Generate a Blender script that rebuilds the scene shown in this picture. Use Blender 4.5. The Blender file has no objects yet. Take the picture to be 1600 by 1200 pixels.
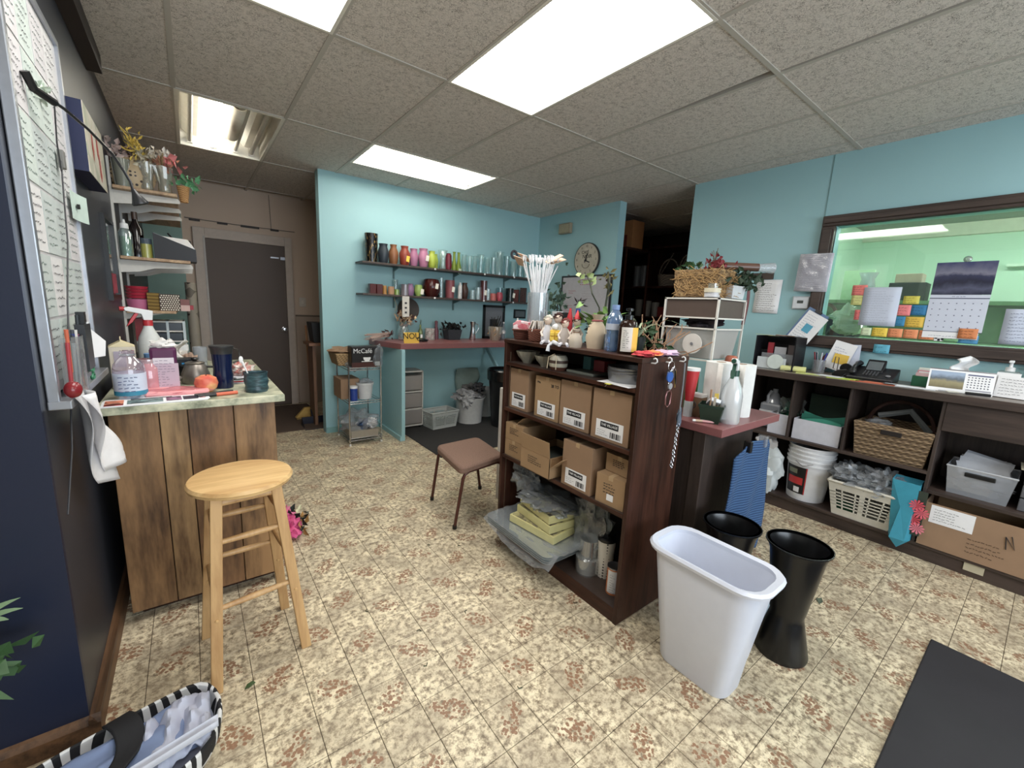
import bpy, bmesh, math, random
from mathutils import Vector, Matrix, noise
R = random.Random(7)
PI = math.pi
S = bpy.context.scene
COL = S.collection

# ------------------------------------------------------------------ camera, light, exposure
CAM_Z = 1.3988
YAW, PITCH, ROLL, FPX = 0.656869, -0.178568, 0.047444, 652.63
cd = bpy.data.cameras.new('camera'); cam = bpy.data.objects.new('camera', cd); COL.objects.link(cam)
fw = Vector((math.sin(YAW)*math.cos(PITCH), math.cos(YAW)*math.cos(PITCH), math.sin(PITCH)))
rt = Vector((math.cos(YAW), -math.sin(YAW), 0)); up = rt.cross(fw)
rt2 = rt*math.cos(ROLL)+up*math.sin(ROLL); up2 = -rt*math.sin(ROLL)+up*math.cos(ROLL)
mw = Matrix((rt2, up2, -fw)).transposed().to_4x4(); mw.translation = (0, 0, CAM_Z)
cam.matrix_world = mw
cd.sensor_width = 36; cd.lens = FPX*36/1600; cd.clip_start = 0.02; S.camera = cam
W = bpy.data.worlds.new('world'); S.world = W; W.use_nodes = True
W.node_tree.nodes['Background'].inputs[0].default_value = (0.75, 0.87, 1, 1)
W.node_tree.nodes['Background'].inputs[1].default_value = 0.6
S.view_settings.view_transform = 'Standard'; S.view_settings.look = 'None'
S.view_settings.gamma = 1; S.view_settings.use_curve_mapping = False
S.view_settings.exposure = 0.42
LAMP = 9.0          # radiance of the ceiling light lenses
# cool daylight from behind the camera: area lamp at the added shop-front window
ld = bpy.data.lights.new('daylight', 'AREA'); ld.shape = 'RECTANGLE'; ld.size = 3.4; ld.size_y = 1.5
ld.energy = 95; ld.color = (0.80, 0.90, 1.0)
lo = bpy.data.objects.new('daylight', ld); COL.objects.link(lo)
lo.location = (1.4, -3.14, 1.55); lo.rotation_euler = (PI/2, 0, 0)

# ------------------------------------------------------------------ materials
def lin(v):
    v /= 255.0
    return v/12.92 if v <= 0.04045 else ((v+0.055)/1.055)**2.4
def rgb(c, k=.13):
    a = [lin(v) for v in c]; g = .3*a[0]+.59*a[1]+.11*a[2]; return tuple(v*(1-k)+g*k for v in a)+(1,)
class NT:
    def __init__(s, name):
        s.m = bpy.data.materials.new(name); s.m.use_nodes = True
        s.t = s.m.node_tree; s.t.nodes.clear()
        s.out = s.t.nodes.new('ShaderNodeOutputMaterial')
    def n(s, typ, ins=None, **kw):
        nd = s.t.nodes.new('ShaderNode'+typ)
        for k, v in kw.items(): setattr(nd, k, v)
        for k, v in (ins or {}).items():
            if isinstance(v, bpy.types.NodeSocket): s.t.links.new(v, nd.inputs[k])
            else: nd.inputs[k].default_value = v
        return nd
    def math(s, op, a, b=0.0, c=None):
        d = {0: a, 1: b}
        if c is not None: d[2] = c
        return s.n('Math', d, operation=op).outputs[0]
    def mix(s, f, a, b):
        nd = s.n('Mix', data_type='RGBA')
        for sock, v in ((nd.inputs[0], f), (nd.inputs[6], a), (nd.inputs[7], b)):
            if isinstance(v, bpy.types.NodeSocket): s.t.links.new(v, sock)
            else: sock.default_value = v
        return nd.outputs[2]
    def ramp(s, f, stops):
        nd = s.n('ValToRGB', {0: f}); e = nd.color_ramp.elements
        e[0].position, e[0].color = stops[0]; e[1].position, e[1].color = stops[-1]
        for p, c in stops[1:-1]:
            x = e.new(p); x.color = c
        return nd.outputs[0]
    def pos(s): return s.n('NewGeometry').outputs['Position']
    def obj(s): return s.n('TexCoord').outputs['Object']
    def noise(s, v, sc, det=3, rough=.55):
        return s.n('TexNoise', {'Vector': v, 'Scale': sc, 'Detail': det, 'Roughness': rough}).outputs[0]
    def map(s, v, scale=(1, 1, 1), rot=(0, 0, 0), loc=(0, 0, 0)):
        return s.n('Mapping', {'Vector': v, 'Scale': scale, 'Rotation': rot, 'Location': loc}).outputs[0]
    def done(s, col, rough=.5, metal=0, bump=None, bs=.3, bd=.002, spec=.5, alpha=None):
        p = s.n('BsdfPrincipled', {'Base Color': col, 'Roughness': rough, 'Metallic': metal, 'Specular IOR Level': spec})
        if bump is not None:
            b = s.n('Bump', {'Height': bump, 'Strength': bs, 'Distance': bd}); s.t.links.new(b.outputs[0], p.inputs['Normal'])
        s.t.links.new(p.outputs[0], s.out.inputs[0]); return s.m
_mc = {}
def mat(c, r=.5, m=0, v=.12, sc=25, b=0.0, spec=.5):
    k = (tuple(c), r, m, v, sc, b, spec)
    if k in _mc: return _mc[k]
    t = NT('surface'); a = rgb(c)
    n = t.noise(t.obj(), sc)
    lo_ = tuple(x*(1-v) for x in a[:3])+(1,); hi = tuple(min(1, x*(1+v)) for x in a[:3])+(1,)
    col = t.mix(n, lo_, hi)
    _mc[k] = t.done(col, r, m, n if b else None, b, .003, spec); return _mc[k]
def emis(c, s, name='glow'):
    t = NT(name); n = t.noise(t.obj(), 3)
    a = rgb(c); col = t.mix(n, a, tuple(x*.93 for x in a[:3])+(1,))
    e = t.n('Emission', {0: col, 1: s}); t.t.links.new(e.outputs[0], t.out.inputs[0]); return t.m
_gc = {}
def glass(c=(235, 245, 245), body=.12, rough=.05, wrinkle=0.0, gl=1.0):
    """thin clear plastic or glass: see-through, fresnel gloss, a little diffuse body"""
    k = (tuple(c), body, rough, wrinkle, gl)
    if k in _gc: return _gc[k]
    t = NT('clear_sheet'); a = rgb(c)
    tr = t.n('BsdfTransparent', {0: a}); nrm = None
    di = t.n('BsdfDiffuse', {0: a})
    go = t.n('BsdfGlossy', {0: (1, 1, 1, 1), 1: rough})
    if wrinkle:
        nz = t.noise(t.obj(), 22, 4, .6)
        bp = t.n('Bump', {'Height': nz, 'Strength': 1.0, 'Distance': wrinkle}).outputs[0]
        for x in (di, go): t.t.links.new(bp, x.inputs['Normal'])
    m1 = t.n('MixShader', {0: body, 1: tr.outputs[0], 2: di.outputs[0]})
    lw = t.n('LayerWeight', {0: .35})
    if wrinkle: t.t.links.new(bp, lw.inputs['Normal'])
    gl = gl*(.42 if wrinkle else 1)
    f = t.math('MULTIPLY', lw.outputs['Facing'], .75*gl)
    f = t.math('ADD', f, .05*gl)
    m2 = t.n('MixShader', {0: f, 1: m1.outputs[0], 2: go.outputs[0]})
    t.t.links.new(m2.outputs[0], t.out.inputs[0]); _gc[k] = t.m; return t.m
def wood(c1, c2, scale=1.0, r=.45, axis=2, grain=18, b=.1, spec=.5):
    t = NT('wood'); o = t.obj()
    sc = [grain*scale]*3; sc[axis] = 1.6*scale
    v = t.map(o, tuple(sc)); n = t.noise(v, 1.0, 5, .65)
    sc2 = [grain*6*scale]*3; sc2[axis] = 4*scale
    n2 = t.noise(t.map(o, tuple(sc2)), 1.0, 3)
    f = t.math('ADD', t.math('MULTIPLY', n, .8), t.math('MULTIPLY', n2, .25))
    col = t.ramp(f, [(.40, rgb(c1)), (.62, rgb(c2))])
    return t.done(col, r, 0, n2, b, .001, spec)
def weave(c1, c2, sx=90, sz=70, r=.8):
    t = NT('woven'); o = t.obj()
    s = t.n('SeparateXYZ', {0: o})
    a = t.math('ARCTAN2', s.outputs[1], s.outputs[0])
    h = t.math('ADD', s.outputs[0], s.outputs[1])
    w1 = t.math('SINE', t.math('MULTIPLY', h, sx)); w2 = t.math('SINE', t.math('MULTIPLY', s.outputs[2], sz*6.28/10))
    f = t.math('MULTIPLY', w1, w2); f = t.math('ADD', t.math('MULTIPLY', f, .3), .45)
    f = t.math('ADD', f, t.math('MULTIPLY', t.noise(o, 60), .25))
    return t.done(t.ramp(f, [(.3, rgb(c1)), (.8, rgb(c2))]), r, 0, f, .8, .004)

def m_floor():
    t = NT('vinyl_tile'); p = t.pos(); T = .155
    v = t.map(p, (1/T, 1/T, 1), (0, 0, 0), (-.8642/T, -1.7859/T, 0))
    s = t.n('SeparateXYZ', {0: v})
    ix = t.math('FLOOR', s.outputs[0]); iy = t.math('FLOOR', s.outputs[1])
    u = t.math('SUBTRACT', t.math('SUBTRACT', s.outputs[0], ix), .5)
    w = t.math('SUBTRACT', t.math('SUBTRACT', s.outputs[1], iy), .5)
    par = t.math('MODULO', t.math('ABSOLUTE', t.math('ADD', ix, iy)), 2.0)
    row = t.math('MODULO', t.math('ABSOLUTE', iy), 2.0)
    sg = t.math('SUBTRACT', t.math('MULTIPLY', row, 2.0), 1.0)
    us = t.math('MULTIPLY', u, sg)
    a = t.math('ADD', us, w); b = t.math('SUBTRACT', us, w)
    d = t.math('SQRT', t.math('ADD', t.math('MULTIPLY', t.math('MULTIPLY', a, a), 2.6), t.math('MULTIPLY', t.math('MULTIPLY', b, b), .85)))
    nz = t.noise(p, 42, 3)
    d = t.math('ADD', d, t.math('MULTIPLY', t.math('SUBTRACT', nz, .5), .55))
    vor = t.n('TexVoronoi', {'Vector': p, 'Scale': 78.0}).outputs[0]
    fl = t.math('MULTIPLY', t.math('LESS_THAN', d, .56), t.math('LESS_THAN', vor, .50))
    fl = t.math('MULTIPLY', fl, par)
    n1 = t.noise(p, 38, 6, .75); n2 = t.noise(p, 7, 3); n3 = t.noise(p, 120, 3)
    base = t.ramp(n1, [(.38, rgb((118, 102, 80))), (.47, rgb((186, 168, 136))), (.56, rgb((236, 220, 184)))])
    base = t.mix(t.ramp(n2, [(.40, (0, 0, 0, 1)), (.64, (.6, .6, .6, 1))]), base, rgb((154, 138, 114)))
    flc = t.mix(n3, rgb((104, 70, 48)), rgb((176, 132, 98)))
    f2 = t.math('MULTIPLY', fl, .97)
    return t.done(t.mix(f2, base, flc), .38, 0, n1, .08, .001, .4)
def m_ceiling():
    t = NT('fissured_tile'); p = t.pos()
    v = t.n('TexVoronoi', {'Vector': t.map(p, (1, 1, 1)), 'Scale': 85.0}, feature='F1').outputs[0]
    n = t.noise(p, 85, 4, .7); w = t.noise(p, 30, 2)
    f = t.math('ABSOLUTE', t.math('SUBTRACT', n, .5)); 
    g = t.ramp(t.math('ADD', f, t.math('MULTIPLY', w, .06)), [(.028, (0, 0, 0, 1)), (.058, (1, 1, 1, 1))])
    col = t.mix(g, rgb((82, 75, 70)), rgb((222, 214, 206)))
    return t.done(col, .9, 0, g, .25, .002, .2)
def m_marble():
    t = NT('marbled_laminate'); o = t.obj()
    n = t.noise(o, 14, 6, .6)
    return t.done(t.ramp(n, [(.35, rgb((116, 124, 102))), (.48, rgb((176, 178, 150))), (.62, rgb((208, 206, 176)))]), .3)
def m_wall(c, r=.55):
    t = NT('painted_wall'); p = t.pos()
    n = t.noise(p, 1.6, 3); n2 = t.noise(p, 160, 2); a = rgb(c)
    col = t.mix(n, tuple(x*.95 for x in a[:3])+(1,), tuple(min(1, x*1.05) for x in a[:3])+(1,))
    return t.done(col, r, 0, n2, .12, .001, .4)
def m_stripe(c1, c2, f=160, axis=2, r=.9):
    t = NT('ribbed_cloth'); s = t.n('SeparateXYZ', {0: t.obj()})
    w = t.math('SINE', t.math('ADD', t.math('MULTIPLY', s.outputs[axis], f), t.math('MULTIPLY', t.noise(t.obj(), 9), 4)))
    w = t.math('ADD', t.math('MULTIPLY', w, .5), .5)
    return t.done(t.mix(w, rgb(c1), rgb(c2)), r, 0, w, .5, .004)
def m_dots(c1, c2, sc=60, th=.3):
    t = NT('dotted'); v = t.n('TexVoronoi', {'Vector': t.obj(), 'Scale': sc, 'Randomness': 0.0}).outputs[0]
    return t.done(t.mix(t.math('LESS_THAN', v, th), rgb(c1), rgb(c2)), .5)
def m_patch(cols, sc=30, r=.6):
    t = NT('patterned'); v = t.n('TexVoronoi', {'Vector': t.obj(), 'Scale': sc}).outputs['Color']
    s = t.n('SeparateColor', {0: v}).outputs[0]
    k = len(cols); return t.done(t.ramp(s, [((i+.2)/k, rgb(c)) for i, c in enumerate(cols)]), r)

TEAL = m_wall((150, 196, 203)); NAVY = m_wall((25, 33, 56), .42); BEIGE = m_wall((206, 182, 160), .8)
CHAR = m_wall((50, 52, 60), .4); GREEN = m_wall((208, 234, 210), .8)
DARKW = wood((38, 20, 13), (72, 40, 27), 1, .42, 2, 12, .05, .3)
DARKW_Y = wood((40, 22, 15), (78, 44, 30), 1, .42, 1, 12, .05, .3)
SHELFT = mat((62, 48, 42), .5, 0, .2, 40)
BROWN = wood((50, 38, 33), (72, 57, 50), 1, .5, 1, 14, .04)
BROWNV = wood((46, 36, 32), (66, 53, 47), 1, .5, 2, 14, .04)
PINK = mat((140, 84, 84), .35, 0, .1, 60)
WHITE = mat((226, 226, 226), .5); OFFW = mat((208, 204, 196), .6); BLACK = mat((14, 14, 16), .35); GREY = mat((120, 120, 124), .5)
PAPER = mat((232, 232, 234), .8, 0, .04); CARD = mat((150, 118, 88), .85, 0, .12, 8); CARD2 = mat((160, 127, 88), .85, 0, .12, 8)
CHROME = mat((200, 200, 204), .2, 1); STEEL = mat((150, 150, 156), .35, 1); ALU = mat((170, 174, 182), .35, .8)
INK = mat((30, 30, 36), .8); GREENP = mat((20, 100, 62), .4); PINE = wood((196, 150, 86), (226, 186, 120), 1, .35, 0, 14, .05)
PINEZ = wood((178, 132, 76), (208, 164, 104), 1, .4, 2, 14, .05)
OAK = wood((70, 46, 26), (156, 118, 74), 1, .45, 2, 9, .12)
CLEAR = glass(); CLEARB = glass((225, 228, 232), .22, .12, .006)
WHITEP = mat((216, 221, 236), .3, 0, .03)

# ------------------------------------------------------------------ mesh helpers
class B:
    def __init__(s): s.v = []; s.f = []
    def add(s, vs, fs):
        k = len(s.v); s.v += [tuple(v) for v in vs]; s.f += [tuple(i+k for i in f) for f in fs]; return s
    def bb(s, x0, x1, y0, y1, z0, z1):
        return s.add([(x, y, z) for z in (z0, z1) for y in (y0, y1) for x in (x0, x1)],
                     [(0, 2, 3, 1), (4, 5, 7, 6), (0, 1, 5, 4), (2, 6, 7, 3), (0, 4, 6, 2), (1, 3, 7, 5)])
    def obox(s, c, sz, rot=(0, 0, 0)):
        e = Matrix.Rotation(rot[2], 3, 'Z') @ Matrix.Rotation(rot[1], 3, 'Y') @ Matrix.Rotation(rot[0], 3, 'X')
        vs = [Vector(c)+e@Vector((x*sz[0]/2, y*sz[1]/2, z*sz[2]/2)) for z in (-1, 1) for y in (-1, 1) for x in (-1, 1)]
        return s.add(vs, [(0, 2, 3, 1), (4, 5, 7, 6), (0, 1, 5, 4), (2, 6, 7, 3), (0, 4, 6, 2), (1, 3, 7, 5)])
    def taper(s, c, b, t, z0, z1):
        vs = [(c[0]+x*b[0]/2, c[1]+y*b[1]/2, z0) for x, y in ((-1, -1), (1, -1), (1, 1), (-1, 1))] + \
             [(c[0]+x*t[0]/2, c[1]+y*t[1]/2, z1) for x, y in ((-1, -1), (1, -1), (1, 1), (-1, 1))]
        return s.add(vs, [(3, 2, 1, 0), (4, 5, 6, 7)]+[(i, (i+1) % 4, (i+1) % 4+4, i+4) for i in range(4)])
    def lathe(s, prof, seg=24, c=(0, 0, 0), sx=1, sy=1, fn=None):
        vs = []; n = len(prof)
        for r, z in prof:
            for k in range(seg):
                a = 2*PI*k/seg; q = r*(fn(a, z) if fn else 1)
                vs.append((c[0]+q*math.cos(a)*sx, c[1]+q*math.sin(a)*sy, c[2]+z))
        fs = [(i*seg+k, i*seg+(k+1) % seg, (i+1)*seg+(k+1) % seg, (i+1)*seg+k) for i in range(n-1) for k in range(seg)]
        if prof[0][0] > 1e-5: fs.append(tuple(range(seg))[::-1])
        if prof[-1][0] > 1e-5: fs.append(tuple((n-1)*seg+k for k in range(seg)))
        return s.add(vs, fs)
    def cyl(s, c, r, h, seg=20, r2=None): return s.lathe([(r, 0), (r if r2 is None else r2, h)], seg, c)
    def tube(s, pts, r, seg=8, closed=False):
        pts = [Vector(p) for p in pts]; n = len(pts); rs = r if isinstance(r, (list, tuple)) else [r]*n
        vs = []; pn = None
        for i, p in enumerate(pts):
            if closed: d = pts[(i+1) % n]-pts[i-1]
            else: d = pts[min(i+1, n-1)]-pts[max(i-1, 0)]
            d.normalize()
            if pn is None:
                a = Vector((0, 0, 1)) if abs(d.z) < .9 else Vector((1, 0, 0)); pn = d.cross(a).normalized()
            else:
                pn = (pn-d*pn.dot(d)); pn = pn.normalized() if pn.length > 1e-6 else Vector((1, 0, 0))
            q = d.cross(pn)
            for k in range(seg):
                a = 2*PI*k/seg; vs.append(p+(pn*math.cos(a)+q*math.sin(a))*rs[i])
        m = n if closed else n-1
        fs = [(i*seg+k, i*seg+(k+1) % seg, ((i+1) % n)*seg+(k+1) % seg, ((i+1) % n)*seg+k) for i in range(m) for k in range(seg)]
        if not closed: fs += [tuple(range(seg))[::-1], tuple((n-1)*seg+k for k in range(seg))]
        return s.add(vs, fs)
    def prism(s, poly, a, b, axis='z'):
        f = {'z': lambda p, h: (p[0], p[1], h), 'y': lambda p, h: (p[0], h, p[1]), 'x': lambda p, h: (h, p[0], p[1])}[axis]
        n = len(poly)
        return s.add([f(p, a) for p in poly]+[f(p, b) for p in poly],
                     [tuple(range(n))[::-1], tuple(range(n, 2*n))]+[(i, (i+1) % n, (i+1) % n+n, i+n) for i in range(n)])
    def quad(s, *p): return s.add(p, [tuple(range(len(p)))])
    def sheet(s, fn, nu=10, nv=10):
        vs = [fn(i/nu, j/nv) for j in range(nv+1) for i in range(nu+1)]
        return s.add(vs, [(j*(nu+1)+i, j*(nu+1)+i+1, (j+1)*(nu+1)+i+1, (j+1)*(nu+1)+i) for j in range(nv) for i in range(nu)])
    def blob(s, c, r, amp=.25, sd=0, n=14, fr=2.2):
        vs = []; 
        for j in range(n+1):
            for i in range(n*2):
                th = PI*j/n; ph = PI*i/n
                d = Vector((math.sin(th)*math.cos(ph), math.sin(th)*math.sin(ph), math.cos(th)))
                q = 1+amp*noise.noise(d*fr+Vector((sd*3.1, sd, 0)))*2
                vs.append((c[0]+d.x*r[0]*q, c[1]+d.y*r[1]*q, c[2]+d.z*r[2]*q))
        m = 2*n
        return s.add(vs, [(j*m+i, j*m+(i+1) % m, (j+1)*m+(i+1) % m, (j+1)*m+i) for j in range(n) for i in range(m)])
    def build(s, name, m, parent=None, loc=None, rz=0, smooth=False, bev=0, solid=0, sub=0, rot=None):
        me = bpy.data.meshes.new(name); me.from_pydata(s.v, [], s.f); me.update()
        bm = bmesh.new(); bm.from_mesh(me); bmesh.ops.remove_doubles(bm, verts=bm.verts, dist=1e-6)
        bmesh.ops.recalc_face_normals(bm, faces=bm.faces); bm.to_mesh(me); bm.free()
        if smooth:
            me.polygons.foreach_set('use_smooth', [True]*len(me.polygons)); me.set_sharp_from_angle(angle=math.radians(38))
        me.materials.append(m); o = bpy.data.objects.new(name, me); COL.objects.link(o)
        if parent: o.parent = parent
        if loc: o.location = loc
        if rot: o.rotation_euler = rot
        elif rz: o.rotation_euler = (0, 0, rz)
        if solid:
            q = o.modifiers.new('solid', 'SOLIDIFY'); q.thickness = solid; q.offset = 0
        if bev:
            q = o.modifiers.new('bevel', 'BEVEL'); q.width = bev; q.segments = 2; q.limit_method = 'ANGLE'; q.angle_limit = .6
        if sub:
            q = o.modifiers.new('sub', 'SUBSURF'); q.levels = sub; q.render_levels = sub
        return o
def T(name, label, cat, loc=(0, 0, 0), rz=0, group=None, rot=None):
    o = bpy.data.objects.new(name, None); COL.objects.link(o); o.location = loc
    o.rotation_euler = rot if rot else (0, 0, rz); o.empty_display_size = .05
    return tag(o, label, cat, group)
def tag(o, label, cat, group=None):
    o['label'] = label; o['category'] = cat
    if group: o['group'] = group
    return o
def st(o): o['kind'] = 'structure'; return o
def stuff(o): o['kind'] = 'stuff'; return o
def shell(prof, t=.003, base=None):
    """outer profile -> open vessel with wall thickness"""
    inner = [(max(r-t, .0005), z) for r, z in prof[::-1]]
    zb = prof[0][1]+(base or t*1.5)
    inner = [(r, max(z, zb)) for r, z in inner]
    return [(.0005, prof[0][1])]+list(prof)+inner+[(.0005, zb)]
def text(body, size, m, parent, loc, rot, name='lettering', ext=.0006, al='CENTER', sx=1):
    c = bpy.data.curves.new(name, 'FONT'); c.body = body; c.size = size; c.extrude = ext; c.align_x = al; c.align_y = 'CENTER'
    c.materials.append(m); o = bpy.data.objects.new(name, c); COL.objects.link(o)
    if parent: o.parent = parent
    o.location = loc; o.rotation_euler = rot; o.scale = (sx, 1, 1); return o
def scribble(w, h, rows, parent, org, ux, uz, m, name='writing', fill=.8, jit=.3, seed=1, th=.0011):
    """rows of short pen strokes as thin raised quads; org = top left corner, ux/uz unit vectors across and down"""
    rr = random.Random(seed); b = B(); org = Vector(org); ux = Vector(ux); uz = Vector(uz); nn = ux.cross(uz)*-.0006
    for i in range(rows):
        y = h*(i+.6)/rows; x = w*.04; end = w*(fill+rr.uniform(-.25, .12))
        while x < end:
            L = rr.uniform(.008, .02)*max(1, w/.2); q = th
            p0 = org+ux*x+uz*(y+rr.uniform(-jit, jit)*h/rows*.5); p1 = org+ux*(x+L*.7)+uz*(y+rr.uniform(-jit, jit)*h/rows*.5)
            b.quad(p0+nn, p1+nn, p1+uz*q*2+nn, p0+uz*q*2+nn); x += L
    return b.build(name, m, parent)
def leafblob(b, c, n, L, wd, spread, rr, upb=.3):
    for _ in range(n):
        d = Vector((rr.gauss(0, 1), rr.gauss(0, 1), rr.gauss(0, 1)+upb)).normalized(); p = Vector(c)+Vector((rr.gauss(0, spread[0]), rr.gauss(0, spread[1]), rr.gauss(0, spread[2])))
        s = d.cross(Vector((rr.random(), rr.random(), rr.random()))).normalized()*wd*rr.uniform(.6, 1.2); l = L*rr.uniform(.6, 1.2); nrm = d.cross(s).normalized()*l*.15
        b.add([p, p+d*l*.5+s+nrm, p+d*l, p+d*l*.5-s+nrm], [(0, 1, 2), (0, 2, 3)])
def blade(b, base, d, L, w, droop, n=6):
    p = Vector(base); d = Vector(d).normalized(); s = d.cross(Vector((0, 0, 1)))
    s = s.normalized() if s.length > .01 else Vector((1, 0, 0)); vs = []
    for i in range(n+1):
        t = i/n; q = w*math.sin(PI*min(.98, .12+t*.86)); vs += [p-s*q, p+s*q]
        p = p+d*L/n; d = (d+Vector((0, 0, -droop/n))).normalized()
    b.add(vs, [(2*i, 2*i+1, 2*i+3, 2*i+2) for i in range(n)])
VX, VY, VZ = Vector((1, 0, 0)), Vector((0, 1, 0)), Vector((0, 0, 1))
RXW = (PI/2, 0, -PI/2)      # lettering that faces -X (towards the room from the right wall)
RYW = (PI/2, 0, 0)          # lettering that faces -Y

# ================================================================== THE SETTING
CZ = 2.625
TS = .155; FX0, FY0 = .8642, 1.7859
floor = st(B().bb(-2.2, 6.3, -3.2, 6.3, -.06, -.0016).build('floor', mat((72, 58, 40), .8)))
VINYL = m_floor()
tile_b = B().taper((0, 0), (.1532, .1532), (.1516, .1516), -.0016, 0)
def project(x, y, z):
    d = Vector((x, y, z-CAM_Z)); k = d.dot(fw)
    return (800+FPX*d.dot(rt2)/k, 600-FPX*d.dot(up2)/k, k) if k > .05 else (0, 0, -1)
cells = []
for i in range(-20, 35):
    for j in range(-32, 29):
        x = FX0+TS*(i+.5); y = FY0+TS*(j+.5)
        if not (-2.2 < x < 6.2 and -3.2 < y < 6.2): continue
        px, py, k = project(x, y, 0)
        hid = (1.46 < x < 1.85 and 1.0 < y < 1.95) or (x < .28 and y > 2.25) or x > 3.5 or (x < -.35 and y > 1.66) or (1.9 < x < 2.5 and 1.0 < y < 2.4)
        vis = k > .3 and -40 < px < 1640 and py < 1240 and not hid and not (x > 1.65 and y < .1)
        cells.append((0 if vis else 1, math.hypot(x, y), x, y))
cells.sort()
first = None; rest = B()
for n_, (v_, d_, x, y) in enumerate(cells):
    if n_ < 300:
        if first is None: first = tile_b.build('tile', VINYL, floor); o = first
        else: o = first.copy(); COL.objects.link(o)
        o.location = (x, y, 0)
    elif y > -.6: rest.add([(a+x, b_+y, c) for a, b_, c in tile_b.v], tile_b.f)
    else: rest.bb(x-.077, x+.077, y-.077, y+.077, -.0016, -.0002)
stuff(rest.build('tile_field', VINYL, floor))

# ceiling: dark void slab, lay-in tiles and the bars that carry them
ceiling = st(B().bb(-2.2, 6.3, -3.2, 6.3, 2.80, 2.84).build('ceiling', mat((40, 36, 34), .9)))
CT = m_ceiling(); BAR = mat((186, 180, 170), .6, 0, .05)
gx = [1.2334+.61*k for k in range(-6, 9)]; gy = [1.0972+1.22*j for j in range(-4, 5)]
LIGHTS = {(6, 4): 1, (4, 4): 0, (4, 6): 3, (4, 2): 5, (8, 2): 6}
ctile = None
def ctile_at(x, y, w, h, rz=0, mesh=None):
    b = B().bb(-w/2, w/2, -h/2, h/2, -.0, .012)
    return b.build('ceiling_tile', CT, ceiling, (x, y, CZ+.004), rz)
for a in range(len(gx)-1):
    for b_ in range(len(gy)-1):
        xc = (gx[a]+gx[a+1])/2; yc = (gy[b_]+gy[b_+1])/2
        if (a, b_) in LIGHTS or (a in (6, 7) and b_ == 6): continue
        if a == 7 and b_ == 4: B().prism([(-.302, -.607), (.248, -.607), (.302, .35), (.302, .607), (-.302, .607)], 0, .012).build('ceiling_tile', CT, ceiling, (xc, yc, CZ+.004)); continue
        if a == 7 and b_ == 3: ctile_at(xc-.012, yc, .588, 1.2); continue
        if ctile is None: ctile = ctile_at(xc, yc, .604, 1.214)
        else:
            o = ctile.copy(); COL.objects.link(o); o.location = (xc, yc, CZ+.004)
for a in (6, 7): ctile_at((gx[a]+gx[a+1])/2, 4.452, .604, .606)
for b_ in (4.7572+.61,): pass
for x in gx:
    B().bb(x-.012, x+.012, -3.2, 3.537 if abs(x-gx[7]) < .01 else 6.16, CZ, CZ+.035).build('ceiling_bar', BAR, ceiling)
B().bb(gx[7]-.012, gx[7]+.012, 4.147, 6.16, CZ, CZ+.035).build('ceiling_bar', BAR, ceiling)
for y in gy: B().bb(-2.2, 6.16, y-.012, y+.012, CZ-.0008, CZ+.035).build('ceiling_bar', BAR, ceiling)
B().bb(gx[6], gx[8], 4.135, 4.159, CZ, CZ+.035).build('ceiling_bar', BAR, ceiling)
B().bb(gx[8], 3.875, 5.35, 5.374, CZ, CZ+.035).build('ceiling_bar', BAR, ceiling)

def wall(name, m, *box): return st(B().bb(*box).build(name, m))
wall('wall_back', TEAL, 1.065, 3.99, 4.58, 4.70, 0, CZ+.1)
wall('wall_right_far', TEAL, 3.88, 3.99, 3.22, 4.58, 0, CZ+.1)
wall('wall_far', BEIGE, -.47, 3.9, 6.16, 6.28, 0, CZ+.1)
B().bb(-.345, -.01, 6.15, 6.16, .4, 2.3).build('painted_panel', m_wall((124, 156, 146)), bpy.data.objects['wall_far'])
wall('wall_left', CHAR, -.47, -.345, 1.68, 6.16, 0, CZ+.1)
wall('wall_left_near', NAVY, -2.2, -.345, 1.66, 1.68, 0, CZ+.1)
wall('wall_left_outer', m_wall((190, 190, 186)), -2.3, -2.2, -3.2, 1.66, 0, CZ+.1)
wall('wall_hall_side', BEIGE, 1.95, 2.0, 4.70, 6.16, 0, CZ+.1)
wr = B(); WY0, WY1, WZ0, WZ1 = -1.3, 1.165, 1.306, 2.114
wr.bb(3.875, 3.99, -3.2, 2.34, 0, WZ0); wr.bb(3.875, 3.99, -3.2, 2.34, WZ1, CZ+.1)
wr.bb(3.875, 3.99, -3.2, WY0, WZ0, WZ1); wr.bb(3.875, 3.99, WY1, 2.34, WZ0, WZ1)
wall_right = st(wr.build('wall_right', TEAL))
B().bb(3.872, 3.876, 1.247, 1.253, 2.19, CZ).build('wall_seam', mat((110, 150, 152), .6), wall_right)
wb = B(); wb.bb(-2.3, 4, -3.32, -3.2, 0, .8); wb.bb(-2.3, 4, -3.32, -3.2, 2.3, CZ+.1); wb.bb(-2.3, -.35, -3.32, -3.2, .8, 2.3); wb.bb(3.15, 4, -3.32, -3.2, .8, 2.3)
st(wb.build('wall_rear', m_wall((200, 200, 196))))
# storage room beyond the doorway
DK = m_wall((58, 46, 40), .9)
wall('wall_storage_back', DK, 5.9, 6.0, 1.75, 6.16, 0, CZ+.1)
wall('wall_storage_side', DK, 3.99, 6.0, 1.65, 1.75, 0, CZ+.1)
wall('wall_storage_far', DK, 3.99, 6.0, 5.2, 5.3, 0, CZ+.1)
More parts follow.
